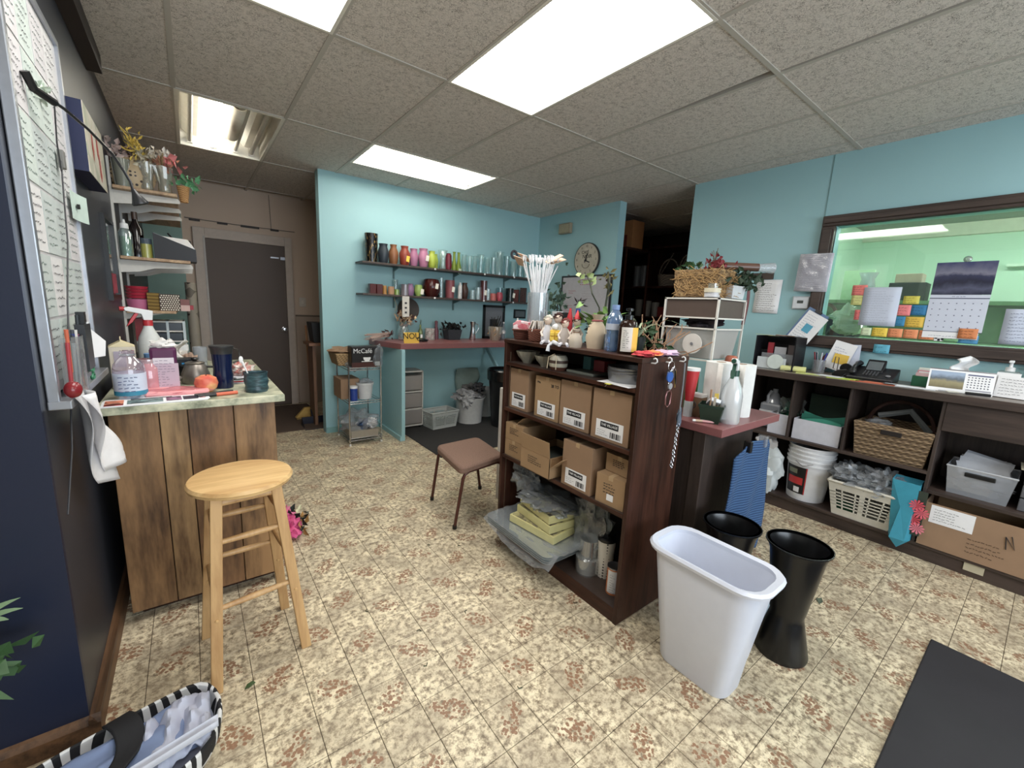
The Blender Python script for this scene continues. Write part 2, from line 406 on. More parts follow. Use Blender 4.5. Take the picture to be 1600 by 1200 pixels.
# green office beyond the window
wall('wall_office_back', GREEN, 6.3, 6.4, -3.2, 1.65, 0, 2.7)
wall('wall_office_side', GREEN, 3.99, 6.3, 1.60, 1.65, 0, 2.7)
wall('wall_office_near', GREEN, 3.99, 6.3, -3.2, -3.1, 0, 2.7)
st(B().bb(3.99, 6.3, -3.1, 1.6, 2.46, 2.5).build('ceiling_office', mat((150, 160, 150), .9)))
st(B().bb(6.24, 6.3, -3.1, 1.6, 2.34, 2.46).build('trim_office', mat((226, 222, 200), .7)))
B().bb(6.2, 6.3, -3.1, .45, 2.01, 2.035).build('picture_rail', mat((226, 240, 220), .7), bpy.data.objects['wall_office_back'])
# window frame and glass
win = T('window_1', 'wide interior window', 'window'); del win['category']; del win['label']; win['kind'] = 'structure'
fr = B(); 
for (y0, y1, z0, z1) in ((WY0-.07, 1.25, WZ1, 2.19), (WY0-.07, 1.25, 1.215, WZ0), (WY1, 1.25, WZ0, WZ1), (WY0-.07, WY0, WZ0, WZ1)):
    B().bb(3.845, 3.9, y0, y1, z0, z1).build('window_frame', BROWN, win, bev=.006)
    B().bb(3.83, 3.845, y0+.012, y1-.012, z0+.02, z1-.02).build('window_frame', BROWN, win, bev=.004)
B().bb(3.905, 3.911, WY0, WY1, WZ0, WZ1).build('glass_pane', glass((240, 250, 245), .02, .02, 0, .8), win)
# unseen shop-front window, added behind the camera to frame the daylight lamp
w2 = T('window_added', 'x', 'window'); del w2['category']; del w2['label']; w2['kind'] = 'structure'
for x in (-.35, 1.38, 3.1): B().bb(x-.03, x+.05, -3.24, -3.19, .8, 2.3).build('window_frame', BROWN, w2)
for z in (.8, 2.26): B().bb(-.35, 3.15, -3.24, -3.19, z, z+.05).build('window_frame', BROWN, w2)
# door in the far wall
d = T('door_1', 'x', 'door'); del d['category']; del d['label']; d['kind'] = 'structure'
DOORM = mat((90, 72, 60), .55, 0, .06, 4)
B().bb(.19, 1.0, 6.12, 6.155, .01, 2.03).build('door_leaf', DOORM, d, bev=.003)
for bx in ((.08, .19, 0, 2.14), (1.0, 1.08, 0, 2.14), (.19, 1.0, 2.03, 2.14)):
    B().bb(bx[0], bx[1], 6.10, 6.16, bx[2], bx[3]).build('door_frame', mat((192, 176, 162), .6), d, bev=.004)
B().bb(.17, .19, 6.09, 6.13, 0, 2.05).build('door_stop', mat((176, 168, 160), .5), d)
B().lathe([(.0, 0), (.03, 0), (.03, .006), (.012, .01), (.012, .03), (.028, .045), (.03, .06), (.02, .075), (0, .078)], 16).build('door_handle', CHROME, d, (.955, 6.12, 1.0), rot=(PI/2, 0, 0), smooth=True)
B().bb(.84, .93, 6.105, 6.12, 1.875, 1.89).build('bolt', STEEL, d); B().bb(.945, 1.0, 6.1, 6.12, 1.86, 1.9).build('bolt', STEEL, d, bev=.003)
B().bb(.30, .9, 6.112, 6.121, .1, .16).build('kick_plate', mat((90, 80, 74), .5), d)
for x0, x1 in ((.06, .16), (.32, .42), (.55, .74), (.86, .95)):
    B().bb(x0, x1, 6.14, 6.158, 2.205, 2.228).build('hinge_strap', mat((50, 40, 36), .6), d)
B().tube([(.02, 6.15, 2.23), (.5, 6.15, 2.222), (1.13, 6.15, 2.225)], .005, 6).build('conduit', mat((120, 108, 98), .7), d)
B().tube([(.86, 6.15, 2.62), (.87, 6.15, 2.22)], .003, 6).build('conduit', mat((120, 108, 98), .7), d)
st(B().bb(1.1, 1.95, 6.14, 6.16, 0, 1.17).build('trim_1', m_wall((178, 158, 142), .8)))
st(B().bb(1.1, 1.95, 6.13, 6.165, 1.165, 1.185).build('trim_2', m_wall((120, 106, 96), .8)))
BB = wood((62, 40, 24), (112, 78, 48), 1, .5, 1, 14)
st(B().prism([(-.345, 0), (-.318, 0), (-.325, .05), (-.335, .065), (-.345, .07)], 1.64, 6.1, 'y').build('baseboard_left', BB))
st(B().prism([(1.66, 0), (1.633, 0), (1.64, .05), (1.65, .065), (1.66, .07)], -2.2, -.318, 'x').build('baseboard_left_near', BB))
st(B().bb(-.345, -.285, 1.7, 3.35, 2.53, 2.622).build('trim_3', mat((52, 40, 34), .6)))
st(B().bb(1.07, 1.64, 4.568, 4.58, 0, .06).build('baseboard_back', mat((120, 168, 168), .6)))

# ------------------------------------------------------------------ ceiling lights
TUBE = emis((255, 250, 236), LAMP*1.8, 'tube_glow'); TUBE_OFF = mat((196, 190, 176), .3)
HOUS = mat((232, 228, 216), .5)
def lens_mat():
    t = NT('lens_glow'); s = t.n('SeparateXYZ', {0: t.obj()})
    d = t.math('ABSOLUTE', t.math('ADD', s.outputs[0], t.math('MULTIPLY', t.math('SUBTRACT', t.noise(t.obj(), 3), .5), .05)))
    f = t.ramp(d, [(0.0, (.62, .58, .50, 1)), (.05, (.9, .87, .80, 1)), (.1, (1, .985, .94, 1))])
    e = t.n('Emission', {0: f, 1: LAMP}); t.t.links.new(e.outputs[0], t.out.inputs[0]); return t.m
LENS = lens_mat()
def lensed(x, y, label):
    t = T('ceiling_light', label, 'light', (x, y, CZ), group='recessed ceiling lights with lens')
    f = B()
    for q in ((-.305, -.29, -.61, .61), (.29, .305, -.61, .61), (-.29, .29, -.61, -.595), (-.29, .29, .595, .61)): f.bb(*q, -.002, .09)
    f.bb(-.305, .305, -.61, .61, .09, .1); f.build('frame', HOUS, t)
    b = B().sheet(lambda u, v: ((u-.5)*.58, (v-.5)*1.19, .012-.012*math.sin(PI*u)+.002*noise.noise(Vector((u*5, v*9, 0)))), 12, 24)
    b.build('lens', LENS, t, smooth=True)
    return t
lensed(1.5384, 1.7072, 'large bright lensed ceiling light near the middle of the ceiling')
lensed(.3184, 1.7072, 'lensed ceiling light cut off by the top edge of the picture')
lensed(.3184, -.7328, 'added unseen ceiling light behind the camera on the left')  # this and the next are out of view, added to light the room
lensed(2.7584, -.7328, 'added unseen ceiling light behind the camera on the right')
def opened(x, y, rz, tubes, label, cover=False):
    t = T('ceiling_light', label, 'light', (x, y, CZ), rz)
    f = B()
    for q in ((-.305, -.285, -.61, .61), (.285, .305, -.61, .61), (-.285, .285, -.61, -.585), (-.285, .285, .585, .61)): f.bb(*q, -.002, .12)
    f.bb(-.305, .305, -.61, .61, .12, .13)
    for s in (-.2, .2): f.prism([(s-.07, .12), (s-.03, .085), (s+.03, .085), (s+.07, .12)], -.58, .58, 'y')
    f.build('housing', HOUS, t)
    for xx, on in tubes:
        b = B().tube([(xx, -.57, .045), (xx, .57, .045)], .0165, 12)
        b.build('tube', TUBE if on else TUBE_OFF, t, smooth=True)
        for e in (-.578, .578): B().bb(xx-.02, xx+.02, e-.008, e+.008, .02, .085).build('socket', HOUS, t, bev=.002)
    return t
opened(1.8434, 3.842, PI/2, [(-.22, 1), (-.08, 1), (.08, 1), (.22, 1)], 'long bright tube light close to the vase wall')
o3 = opened(.3184, 4.147, 0, [(-.22, 0), (-.06, 1), (.1, 0), (.22, 0)], 'open ceiling fixture with only one tube lit, towards the door')
B().sheet(lambda u, v: (.05+.05*math.cos(1.2+5.2*u), -.50+.72*v, .06+.05*math.sin(1.2+5.2*u)), 20, 2).build('curled_cover', mat((214, 204, 184), .6), o3, smooth=True, solid=.002)
of = T('ceiling_light', 'strip light on the ceiling of the green office', 'light', (5.0, -.9, 2.46))
B().bb(-.1, .1, -2.1, 2.1, -.06, 0).build('housing', HOUS, of)
for s in (-.05, .05): B().tube([(s, -2.05, -.075), (s, 2.05, -.075)], .016, 10).build('tube', emis((240, 255, 246), 34, 'office_glow'), of)

# ================================================================== BIG FURNITURE
# --- right-hand work counter under the window
ct = T('work_counter', 'long dark brown work counter with open shelves under the interior window', 'counter', (3.65, 0, 0))
CX0, CX1 = -.23, .222
def cb(name, m, *b, bev=.002): return B().bb(*b).build(name, m, ct, bev=bev)
CTOP = mat((112, 98, 88), .35, 0, .15, 40)
cb('worktop', CTOP, CX0, CX1, -1.6, 1.5, 1.0, 1.035)
cb('front_edge', BROWN, CX0-.006, CX0, -1.6, 1.5, .988, 1.034)
cb('kick_board', BROWN, -.18, -.16, -1.6, 1.46, 0, .085)
cb('base_shelf', BROWN, -.2, CX1, -1.6, 1.48, .085, .105)
cb('shelf', BROWN, -.2, CX1, .36, 1.48, .535, .556)
cb('shelf', BROWN, -.2, CX1, -1.6, .345, .425, .447)
for y0, y1, z0, z1 in ((1.115, 1.13, .556, 1.0), (.782, .797, .556, 1.0), (.345, .362, .105, 1.0), (1.46, 1.48, .085, 1.0), (-.5, -.485, .105, 1.0)):
    cb('divider', BROWNV, -.2, CX1, y0, y1, z0, z1)
dr = B().bb(-.205, -.19, -.48, .345, .815, .985).build('drawer_front', BROWN, ct, bev=.003)
cb('back_panel', BROWNV, CX1-.006, CX1, -1.6, 1.48, .1, 1.0)
tag(B().bb(0, .003, -.04, .04, 0, .055).build('masking_tape', mat((190, 180, 150), .7), loc=(3.461, .09, .035)), 'square of masking tape stuck on the counter kick board', 'tape')

# --- island with the pink top
isl = T('island_counter', 'dark brown island counter with dusty pink laminate top', 'counter', (2.2, 1.6, 0))
B().bb(-.315, .32, -.735, .74, .862, .9).build('countertop', PINK, isl, bev=.002)
B().bb(-.30, .05, -.6, .7, 0, .862).build('cabinet', BROWNV, isl, bev=.002)
B().bb(-.31, .2, -.66, -.60, 0, .862).build('front_panel', BROWNV, isl, bev=.002)
B().bb(.05, .25, -.6, -.55, .6, .862).build('bracket', BROWNV, isl)
B().bb(-.475, -.10, .74, .775, 0, .84).build('end_panel', OFFW, isl, bev=.002)

# --- wall counter in the corner
wc = T('wall_counter', 'dusty pink wall counter on a teal panel below the vase shelves', 'counter', (2.7, 4.2, 0))
B().prism([(-1.05, -.22), (1.175, -.22), (1.175, .375), (-1.17, .375), (-1.17, .2)], .945, 1.0).build('countertop', PINK, wc, bev=.002)
B().bb(-1.06, -1.022, -.26, .375, 0, .944).build('end_panel', TEAL, wc, bev=.002)
B().bb(-1.075, -1.06, -.26, .375, 0, .05).build('skirting', TEAL, wc)
B().bb(-1.022, 1.17, .33, .375, .8, .944).build('wall_cleat', TEAL, wc)
B().obox((.3, .1, .75), (.03, .55, .05), (.75, 0, 0)).build('brace', TEAL, wc)
tag(B().bb(-.9, 1.1, -.75, .5, 0, .008).build('rubber_mat', mat((44, 42, 42), .9), loc=(2.66, 4.06, 0), bev=.003), 'dark rubber mat on the floor below the wall counter', 'mat')
tag(B().bb(0, 1.7, -1.2, 0, 0, .012).build('floor_mat', mat((40, 38, 42), .8, 0, .25, 6), loc=(.88, .135, 0), rot=(0, 0, 0), bev=.005), 'large black floor mat in the bottom right corner of the picture', 'mat')
tag(B().bb(-.55, .45, -.62, .62, 0, .01).build('entry_rug', mat((84, 66, 54), .95, 0, .2, 90), loc=(.72, 5.42, 0), bev=.004), 'brown entry rug in front of the far door', 'rug')

# --- wood-grain cabinet on the left, with marbled counter
cab = T('panelled_cabinet', 'wood-grain panelled cabinet with pale marbled counter on the left', 'cabinet', (0, 2.2, 0))
B().bb(-.275, .275, .02, 1.18, .05, .925).build('carcass', OAK, cab)
for i, (a, b_) in enumerate(((-.285, -.135), (-.131, -.042), (-.038, .12), (.124, .285))):
    t = B().bb(a, b_, -.012, .02, .05, .925).build('plank', wood(*(((66, 42, 22), (150, 110, 66)), ((82, 54, 30), (172, 134, 84)), ((58, 36, 20), (144, 102, 60)), ((74, 48, 26), (166, 124, 76)))[i], 1, .4, 2, 7, .1), cab, bev=.0015)
B().bb(.275, .287, .02, 1.18, .05, .925).build('side_panel', DARKW, cab)
for z in (.42, .66): B().bb(.287, .292, .3, .6, z, z+.1).build('drawer_pull', mat((120, 70, 44), .4), cab, bev=.003)
B().bb(-.26, .26, .06, 1.15, 0, .05).build('kick_board', DARKW, cab)
B().bb(-.312, .322, -.06, 1.27, .925, .957).build('countertop', m_marble(), cab, bev=.003)

# --- bookshelf
BX, BY0, BY1, BH = 1.44, 1.012, 1.955, 1.225
bs = T('bookshelf', 'dark brown wooden bookshelf with four shelves in the middle of the room', 'bookshelf', (BX, BY0, 0))
BD, BW = .345, BY1-BY0
B().bb(0, BD, 0, .02, 0, BH-.02).build('side_panel', DARKW, bs, bev=.0015)
B().bb(0, BD, BW-.02, BW, 0, BH-.02).build('side_panel', DARKW, bs, bev=.0015)
B().bb(-.003, BD, -.002, BW+.002, BH-.02, BH).build('top_panel', DARKW_Y, bs, bev=.0015)
B().bb(BD-.008, BD-.002, .02, BW-.02, .05, BH-.02).build('back_panel', mat((58, 50, 44), .7), bs)
for z in (1.095, .825, .534):
    q = B().bb(.006, BD-.008, .021, BW-.021, z-.018, z).build('shelf', SHELFT, bs, bev=.001)
    B().bb(.001, .006, .021, BW-.021, z-.018, z).build('edge_strip', DARKW_Y, q)
B().bb(.006, BD-.008, .021, BW-.021, .055, .072).build('shelf', SHELFT, bs)
B().bb(.004, .02, .02, BW-.02, 0, .07).build('kick_board', DARKW_Y, bs)
B().bb(.03, .034, BW-.024, BW-.0195, .1, 1.15).build('shelf_rail', mat((130, 110, 90), .4, .7), bs)
for x in (.06, .165, .27):
    B().tube([(x, 0, 1.205), (x, -.02, 1.205), (x, -.028, 1.212), (x, -.026, 1.222), (x, -.018, 1.226), (x, -.01, 1.222)], .003, 8).build('hook', WHITE, bs, smooth=True)

# --- bar stool
sl = T('bar_stool', 'natural pine bar stool with round seat in front of the panelled cabinet', 'stool', (.11, 1.79, 0), 0)
SH = .735
B().lathe([(.0, SH-.035), (.15, SH-.035), (.168, SH-.026), (.172, SH-.014), (.166, SH-.003), (.15, SH), (0, SH)], 40).build('seat', PINE, sl, smooth=True)
feet = [(-.15, .15), (-.13, -.172), (.14, .165), (.172, -.122)]; tops = [(-.095, .09), (-.085, -.1), (.085, .1), (.1, -.085)]
def lp(i, z):
    k = z/(SH-.03); a, b_ = feet[i], tops[i]; return Vector((a[0]+(b_[0]-a[0])*k, a[1]+(b_[1]-a[1])*k, z))
for i in range(4):
    a, b_ = lp(i, 0), lp(i, SH-.03); w = .018; vs = []
    for c, z in ((a, 0), (b_, SH-.03)): vs += [(c.x+x*w, c.y+y*w, z) for x, y in ((-1, -1), (1, -1), (1, 1), (-1, 1))]
    l = B().add(vs, [(3, 2, 1, 0), (4, 5, 6, 7), (0, 1, 5, 4), (1, 2, 6, 5), (2, 3, 7, 6), (3, 0, 4, 7)]).build('leg', PINEZ, sl, bev=.003)
    p = lp(i, .27); B().lathe([(0, 0), (.006, 0), (.005, .004), (0, .006)], 10).build('peg', PINE, l, (p.x, p.y-.018, p.z), rot=(PI/2, 0, 0), smooth=True)
for i, j, zs in ((1, 3, (.30, .54)), (0, 2, (.36, .54)), (0, 1, (.34, .58)), (2, 3, (.42, .60))):
    for z in zs: B().tube([lp(i, z), lp(i, z)*.5+lp(j, z)*.5, lp(j, z)], [.009, .012, .009], 10).build('rung', PINEZ, sl, smooth=True)
B().tube([lp(0, .68), lp(2, .68)], .012, 8).build('rail', PINEZ, sl); B().tube([lp(1, .68), lp(3, .68)], .012, 8).build('rail', PINEZ, sl)

# --- low chair without a back
ch = T('backless_chair', 'low stool chair with brown tweed seat and maroon metal legs', 'stool', (0, 0, 0))
sb = B(); A = [(1.29, 2.51), (1.655, 2.54), (1.60, 2.12), (1.225, 2.05)]
def seatpt(u, v):
    p = Vector(A[0]).lerp(Vector(A[1]), u).lerp(Vector(A[3]).lerp(Vector(A[2]), u), v); return p
def sfn(u, v):
    cu, cv = min(max(u, .06), .94), min(max(v, .06), .94)
    e = min(u, 1-u, v, 1-v); z = .44 if e > .01 else .425
    p = seatpt(u, v); return (p.x, p.y, z+.012*math.sin(PI*u)*math.sin(PI*v))
poly = []
for cx, cy, a0 in ((.88, .12, -90), (.88, .88, 0), (.12, .88, 90), (.12, .12, 180)):
    for k in range(5):
        a = math.radians(a0+k*22.5); poly.append((cx+.12*math.cos(a), cy+.12*math.sin(a)))
poly = [tuple(seatpt(u, v)) for u, v in poly]
B().prism(poly, .392, .442).build('seat', mat((128, 98, 82), .95, 0, .35, 120, .5), ch, bev=.014, smooth=True)
MAR = mat((84, 42, 34), .35, .3)
F4 = [(1.306, 2.583), (1.706, 2.56), (1.68, 2.13), (1.245, 2.162-.02)]
def leg_frame(a, b_, ta, tb):
    a, b_, ta, tb = Vector(a), Vector(b_), Vector(ta), Vector(tb)
    pts = [a, a.lerp(ta, .9), ta.lerp(a, .03)+(tb-ta)*.03, ta+(tb-ta)*.12, tb+(ta-tb)*.12, tb.lerp(b_, .03)+(ta-tb)*.03, b_.lerp(tb, .9), b_]
    return pts
for nm, i, j in (('leg_frame', 3, 2), ('leg_frame', 0, 1)):
    ta = seatpt(.08 if i in (0, 3) else .9, .93 if i == 3 else .07); tb = seatpt(.92, .93 if i == 3 else .07)
    off = Vector((0, -.012 if i == 3 else .012, 0))
    pts = leg_frame((*F4[i], .012), (*F4[j], .012), Vector((ta.x, ta.y, .40))+off*1.6, Vector((tb.x, tb.y, .40))+off*1.6)
    l = B().tube(pts, .0105, 10).build(nm, MAR, ch, smooth=True)
    for q in (pts[0], pts[-1]): B().cyl((q.x, q.y, 0), .014, .025, 12).build('foot_cap', BLACK, l, smooth=True)

# --- white bin, black flower buckets
bn = T('waste_bin', 'tall white plastic waste bin in front of the bookshelf end', 'bin', (1.535, .672, 0))
def rrect(w, h, r, n=6):
    out = []
    for cx, cy, a0 in ((w-r, -h+r, -90), (w-r, h-r, 0), (-w+r, h-r, 90), (-w+r, -h+r, 180)):
        for k in range(n): a = math.radians(a0+k*90/(n-1)); out.append((cx+r*math.cos(a), cy+r*math.sin(a)))
    return out
def rings(b, specs, closed_bottom=True):
    rs = [[(x, y, z) for x, y in rrect(w, h, r)] for w, h, r, z in specs]; n = len(rs[0])
    vs = [p for q in rs for p in q]; fs = [(i*n+k, i*n+(k+1) % n, (i+1)*n+(k+1) % n, (i+1)*n+k) for i in range(len(rs)-1) for k in range(n)]
    fs.append(tuple(range(n))[::-1]); fs.append(tuple((len(rs)-1)*n+k for k in range(n)))
    return b.add(vs, fs)
rings(B(), [(.078, .135, .05, 0), (.083, .142, .052, .012), (.092, .155, .055, .14), (.094, .157, .056, .145), (.118, .205, .075, .485), (.115, .202, .075, .485), (.091, .154, .055, .145), (.08, .138, .05, .015)]).build('body', WHITEP, bn, smooth=True)
rings(B(), [(.118, .206, .075, .478), (.134, .228, .09, .482), (.136, .231, .092, .495), (.130, .224, .09, .502), (.115, .202, .075, .496)][::1]).build('rim', WHITEP, bn, smooth=True) if False else None
rm = B(); sp = [(.117, .204, .075, .476), (.134, .228, .09, .480), (.137, .232, .092, .492), (.131, .225, .09, .502), (.114, .201, .074, .496), (.1145, .2015, .074, .478)]
rs = [[(x, y, z) for x, y in rrect(w, h, r)] for w, h, r, z in sp]; n = len(rs[0])
rm.add([p for q in rs for p in q], [(i*n+k, i*n+(k+1) % n, ((i+1) % 6)*n+(k+1) % n, ((i+1) % 6)*n+k) for i in range(6) for k in range(n)]).build('rim', WHITEP, bn, smooth=True)
BLKP = mat((16, 16, 18), .28, 0, .05)
def bucket(x, y, label):
    return tag(B().lathe(shell([(.098, 0), (.1, .012), (.066, .165), (.062, .185), (.066, .2), (.100, .46), (.112, .492), (.119, .496), (.119, .502), (.108, .502)], .004), 40).build('flower_bucket', BLKP, loc=(x, y, 0), smooth=True), label, 'bucket', 'black flower buckets')
bucket(1.93, .515, 'black waisted flower bucket standing right of the white bin')
bucket(1.86, .755, 'black waisted flower bucket half hidden behind the white bin')
tag(B().lathe(shell([(.07, 0), (.085, .2), (.09, .205)], .004), 28).build('pale_tub', mat((150, 170, 188), .4), loc=(2.07, .70, 0), smooth=True), 'pale blue tub between the two black flower buckets', 'tub')

# --- wire rack left of the wall counter
wk = T('wire_rack', 'small chrome three-tier wire rack beside the wall counter', 'rack', (1.31, 4.24, 0))
for x in (-.155, .155):
    for y in (-.2, .2):
        l = B().tube([(x, y, .02), (x, y, .79)], .008, 8).build('post', CHROME, wk, smooth=True)
        B().lathe([(.0, 0), (.011, 0), (.011, .012), (.006, .024), (0, .024)], 10, (x, y, 0)).build('foot', OFFW, l)
for z in (.07, .44, .77):
    b = B()
    for y in (-.2, .2):
        for dz in (0, .022): b.tube([(-.155, y, z-dz), (.155, y, z-dz)], .0035, 6)
        for k in range(9): b.tube([(-.14+k*.035, y, z-.022), (-.125+k*.035, y, z)], .002, 4)
    for x in (-.155, .155):
        for dz in (0, .022): b.tube([(x, -.2, z-dz), (x, .2, z-dz)], .0035, 6)
    for k in range(11): b.tube([(-.14+k*.028, -.2, z), (-.14+k*.028, .2, z)], .0018, 4)
    b.build('shelf', CHROME, wk)

# --- plastic drawer tower standing on the island
tw = T('drawer_tower', 'white wire-framed tower with brown-grey drawer on the island counter', 'rack', (2.2, 1.12, .9))
for x in (0, .30):
    for y in (0, .31): B().bb(x-.005, x+.005, y-.005, y+.005, 0, .605).build('post', OFFW, tw)
for z in (.6, .497, .44, .27):
    B().bb(-.005, .305, -.005, .315, z-.004, z+.004).build('frame_rail', OFFW, tw) if z in (.6,) else \
    (B().bb(-.005, .005, 0, .31, z-.004, z+.004).build('frame_rail', OFFW, tw), B().bb(0, .30, -.005, .005, z-.004, z+.004).build('frame_rail', OFFW, tw), B().bb(0, .30, .305, .315, z-.004, z+.004).build('frame_rail', OFFW, tw))
B().bb(.004, .296, .006, .304, .5, .594).build('drawer', mat((80, 64, 56), .5), tw)
tb = B().taper((.15, .155), (.25, .26), (.285, .295), .275, .44).build('clear_tub', glass((214, 210, 206), .45, .25, .002), tw, bev=.006)
B().bb(.02, .28, .02, .29, 0, .02).build('base', OFFW, tw)

# --- boards: shelves for vases
for nm, z, w, lab in (('a', 1.80, 0, 'upper'), ('b', 1.485, 0, 'lower')):
    v = T('wall_shelf', f'{lab} dark wooden wall shelf holding vases on the teal wall', 'shelf', (2.56, 4.46, z))
    B().bb(-1.16, 1.17, -.11, .115, -.02, 0).build('board', mat((70, 56, 52), .5, 0, .15, 12), v, bev=.002)
    for x in (-.75, 0, .75):
        k = B().prism([(.115, -.02), (-.07, -.02), (.1, -.06), (.1, -.14), (.115, -.14)], x-.008, x+.008, 'x').build('bracket', mat((96, 130, 132), .5), v)
    for x in (-.36, .3, .75, 1.0): B().bb(x-.01, x+.01, -.114, -.108, -.02, .0).build('price_clip', WHITE, v)

# --- bracket shelving on the left wall
for i, (z, dp, y1) in enumerate(((2.03, .33, 5.3), (1.612, .37, 5.3), (1.275, .27, 4.6))):
    s = T('bracket_shelf', ('topmost', 'middle', 'lowest')[i]+' white-bracketed wooden shelf on the left wall', 'shelf', (-.345, 3.65, z))
    B().bb(0.02, dp, 0, y1-3.65, -.018, 0).build('board', wood((150, 112, 76), (196, 160, 118), 1, .5, 1), s, bev=.002)
    if i < 2:
        for k in range(3):
            y = .06+k*.42
            B().prism([(0.012, -.02), (dp, -.02), (dp+.012, -.035), (dp+.012, -.05), (.18, -.062), (.1, -.09), (.012, -.1)], y, y+.014, 'y').build('bracket', OFFW, s)
    else: B().prism([(.012, -.018), (dp-.05, -.018), (.012, -.06)], .06, .074, 'y').build('bracket', OFFW, s)
for k in range(2):
    rr_ = T('shelf_standard', ('nearer', 'farther')[k]+' slotted white shelf upright on the left wall', 'rail', (-.345, 3.72+k*.42, 1.0))
    B().bb(0, .012, -.014, .014, -.05, 1.2).build('channel', OFFW, rr_)

# --- wall storage shelving in the dark room
sr = T('storage_shelving', 'dark storage shelving in the room beyond the doorway', 'shelving', (5.2, 3.8, 0))
for z in (.5, .95, 1.38, 1.8, 2.33): B().bb(0, .45, -1.0, .9, z-.025, z).build('shelf', DARKW, sr)
for y in (-1.0, -.05, .9): B().bb(0.02, .45, y-.01, y+.01, 0, 2.4).build('upright', DARKW, sr)

# ================================================================== VASES ON THE WALL SHELVES
def jarm(c, r=.35): return mat(c, r, 0, .08, 20)
def vase(x, z, prof, m, label, tagged=None, cat='vase', name='vase', y=4.46, t=.003, group=None, seg=24, tcol=(230, 226, 214), fn=None):
    o = B().lathe(shell(prof, t), seg, fn=fn).build(name, m, loc=(x, y, z), smooth=True); tag(o, label, cat, group)
    if tagged:
        r = max(p[0] for p in prof); tg = B().obox((tagged[0], -r-.003, tagged[1]), (.036, .0015, .06), (0, .15, 0)).build('price_tag', mat(tcol, .7), o)
    return o
def urn(h, r, nk=.62): return [(r*.62, 0), (r*.8, h*.12), (r, h*.48), (r*.97, h*.62), (r*nk, h*.84), (r*nk*.98, h*.9), (r*nk*1.15, h)]
def cylp(h, r, k=1.0): return [(r*k, 0), (r, h)]
t = NT('speckled_black'); n_ = t.noise(t.map(t.obj(), (70, 70, 22)), 1, 3)
SPK = t.done(t.ramp(n_, [(.55, rgb((16, 15, 14))), (.68, rgb((150, 120, 60)))]), .2)
vase(1.53, 1.8, cylp(.285, .066, .86), SPK, 'tall black vase with gold flecks at the left end of the upper shelf')
vase(1.655, 1.8, urn(.20, .058, .7), jarm((46, 56, 66)), 'dark slate ribbed urn vase beside the tall black vase', fn=lambda a, z: 1+.02*math.cos(20*a))
vase(1.765, 1.8, urn(.205, .052), jarm((136, 84, 46)), 'caramel brown urn vase on the upper shelf')
vase(1.89, 1.8, urn(.205, .06), jarm((146, 56, 36)), 'rust red urn vase with a yellow price tag', (.012, .07), tcol=(240, 196, 20))
vase(1.995, 1.8, urn(.19, .05, .72), jarm((176, 112, 148)), 'pink urn vase without a tag next to the rust red one')
vase(2.11, 1.8, urn(.205, .06, .72), jarm((182, 116, 150)), 'pink urn vase with a white price tag', (.02, .10))
vase(2.215, 1.8, urn(.19, .05), jarm((168, 186, 40)), 'lime green urn vase with a bend in its neck')
vase(2.285, 1.8, urn(.17, .03), jarm((156, 176, 36)), 'small lime green vase behind the lime urn', y=4.51)
vase(2.35, 1.8, [(.03, 0), (.04, .02), (.03, .10), (.035, .15), (.055, .215)], CLEAR, 'clear flared glass vase between lime and dark red vases')
vase(2.425, 1.8, [(.03, 0), (.04, .05), (.034, .17), (.025, .18), (.028, .19)], jarm((112, 22, 44)), 'narrow dark red vase on the upper shelf')
for i, x in enumerate((2.50, 2.56)):
    vase(x, 1.8, [(.028, 0), (.03, .05), (.016, .12), (.014, .2), (.02, .215)], jarm((112, 134, 20), .2), ('left', 'right')[i]+' of the two slender green bottle vases', (.0, .0) if i else None, tcol=(200, 214, 190))
for i, (x, r, h, ty) in enumerate(((2.63, .034, .2, 0), (2.71, .034, .195, 1), (2.785, .03, .2, 0), (2.865, .045, .225, 1), (2.965, .038, .20, 0), (3.05, .04, .215, 1), (3.14, .06, .29, 0), (3.26, .045, .25, 1), (3.37, .05, .2, 0), (3.48, .05, .19, 1), (3.58, .045, .2, 0))):
    names = ('first', 'second', 'third', 'fourth', 'fifth', 'sixth', 'seventh and tallest', 'eighth', 'ninth', 'tenth', 'eleventh')
    vase(x, 1.8, cylp(h, r, .95) if ty == 0 else [(r*.6, 0), (r*.7, .02), (r*.5, h*.4), (r, h)], glass((228, 242, 242), .08, .05), f'{names[i]} clear glass vase from the left on the upper shelf', group='clear glass vases on the upper shelf')
Z2 = 1.485
RED = jarm((84, 18, 14), .2)
for i, x in enumerate((1.53, 1.60)): tag(B().taper((0, 0), (.062, .062), (.066, .066), 0, .1).build('candle_holder', RED, loc=(x, 4.45, Z2), bev=.004), ('leftmost', 'second')[i]+' square dark red glass holder on the lower shelf', 'holder')
vase(1.665, Z2, cylp(.09, .022), jarm((186, 130, 50)), 'small amber glass holder on the lower shelf', name='candle_holder', cat='holder')
c_ = tag(B().cyl((0, 0, 0), .032, .085).build('wrapped_candle', mat((186, 140, 104), .6), loc=(1.73, 4.44, Z2), smooth=True), 'tan paper-wrapped candle with twine hanging below the lower shelf', 'candle')
B().tube([(.0, -.033, .06), (.005, -.06, 0), (.01, -.075, -.06), (.03, -.08, -.12), (.01, -.08, -.17)], .0016, 5).build('twine', mat((190, 160, 110), .9), c_)
vase(1.80, Z2, cylp(.06, .03), glass((170, 200, 90), .5, .1), 'short lime glass tumbler under a clear jar')
vase(1.815, Z2, [(.02, 0), (.03, .02), (.018, .08), (.03, .165)], CLEAR, 'clear stemmed glass on the lower shelf', y=4.53)
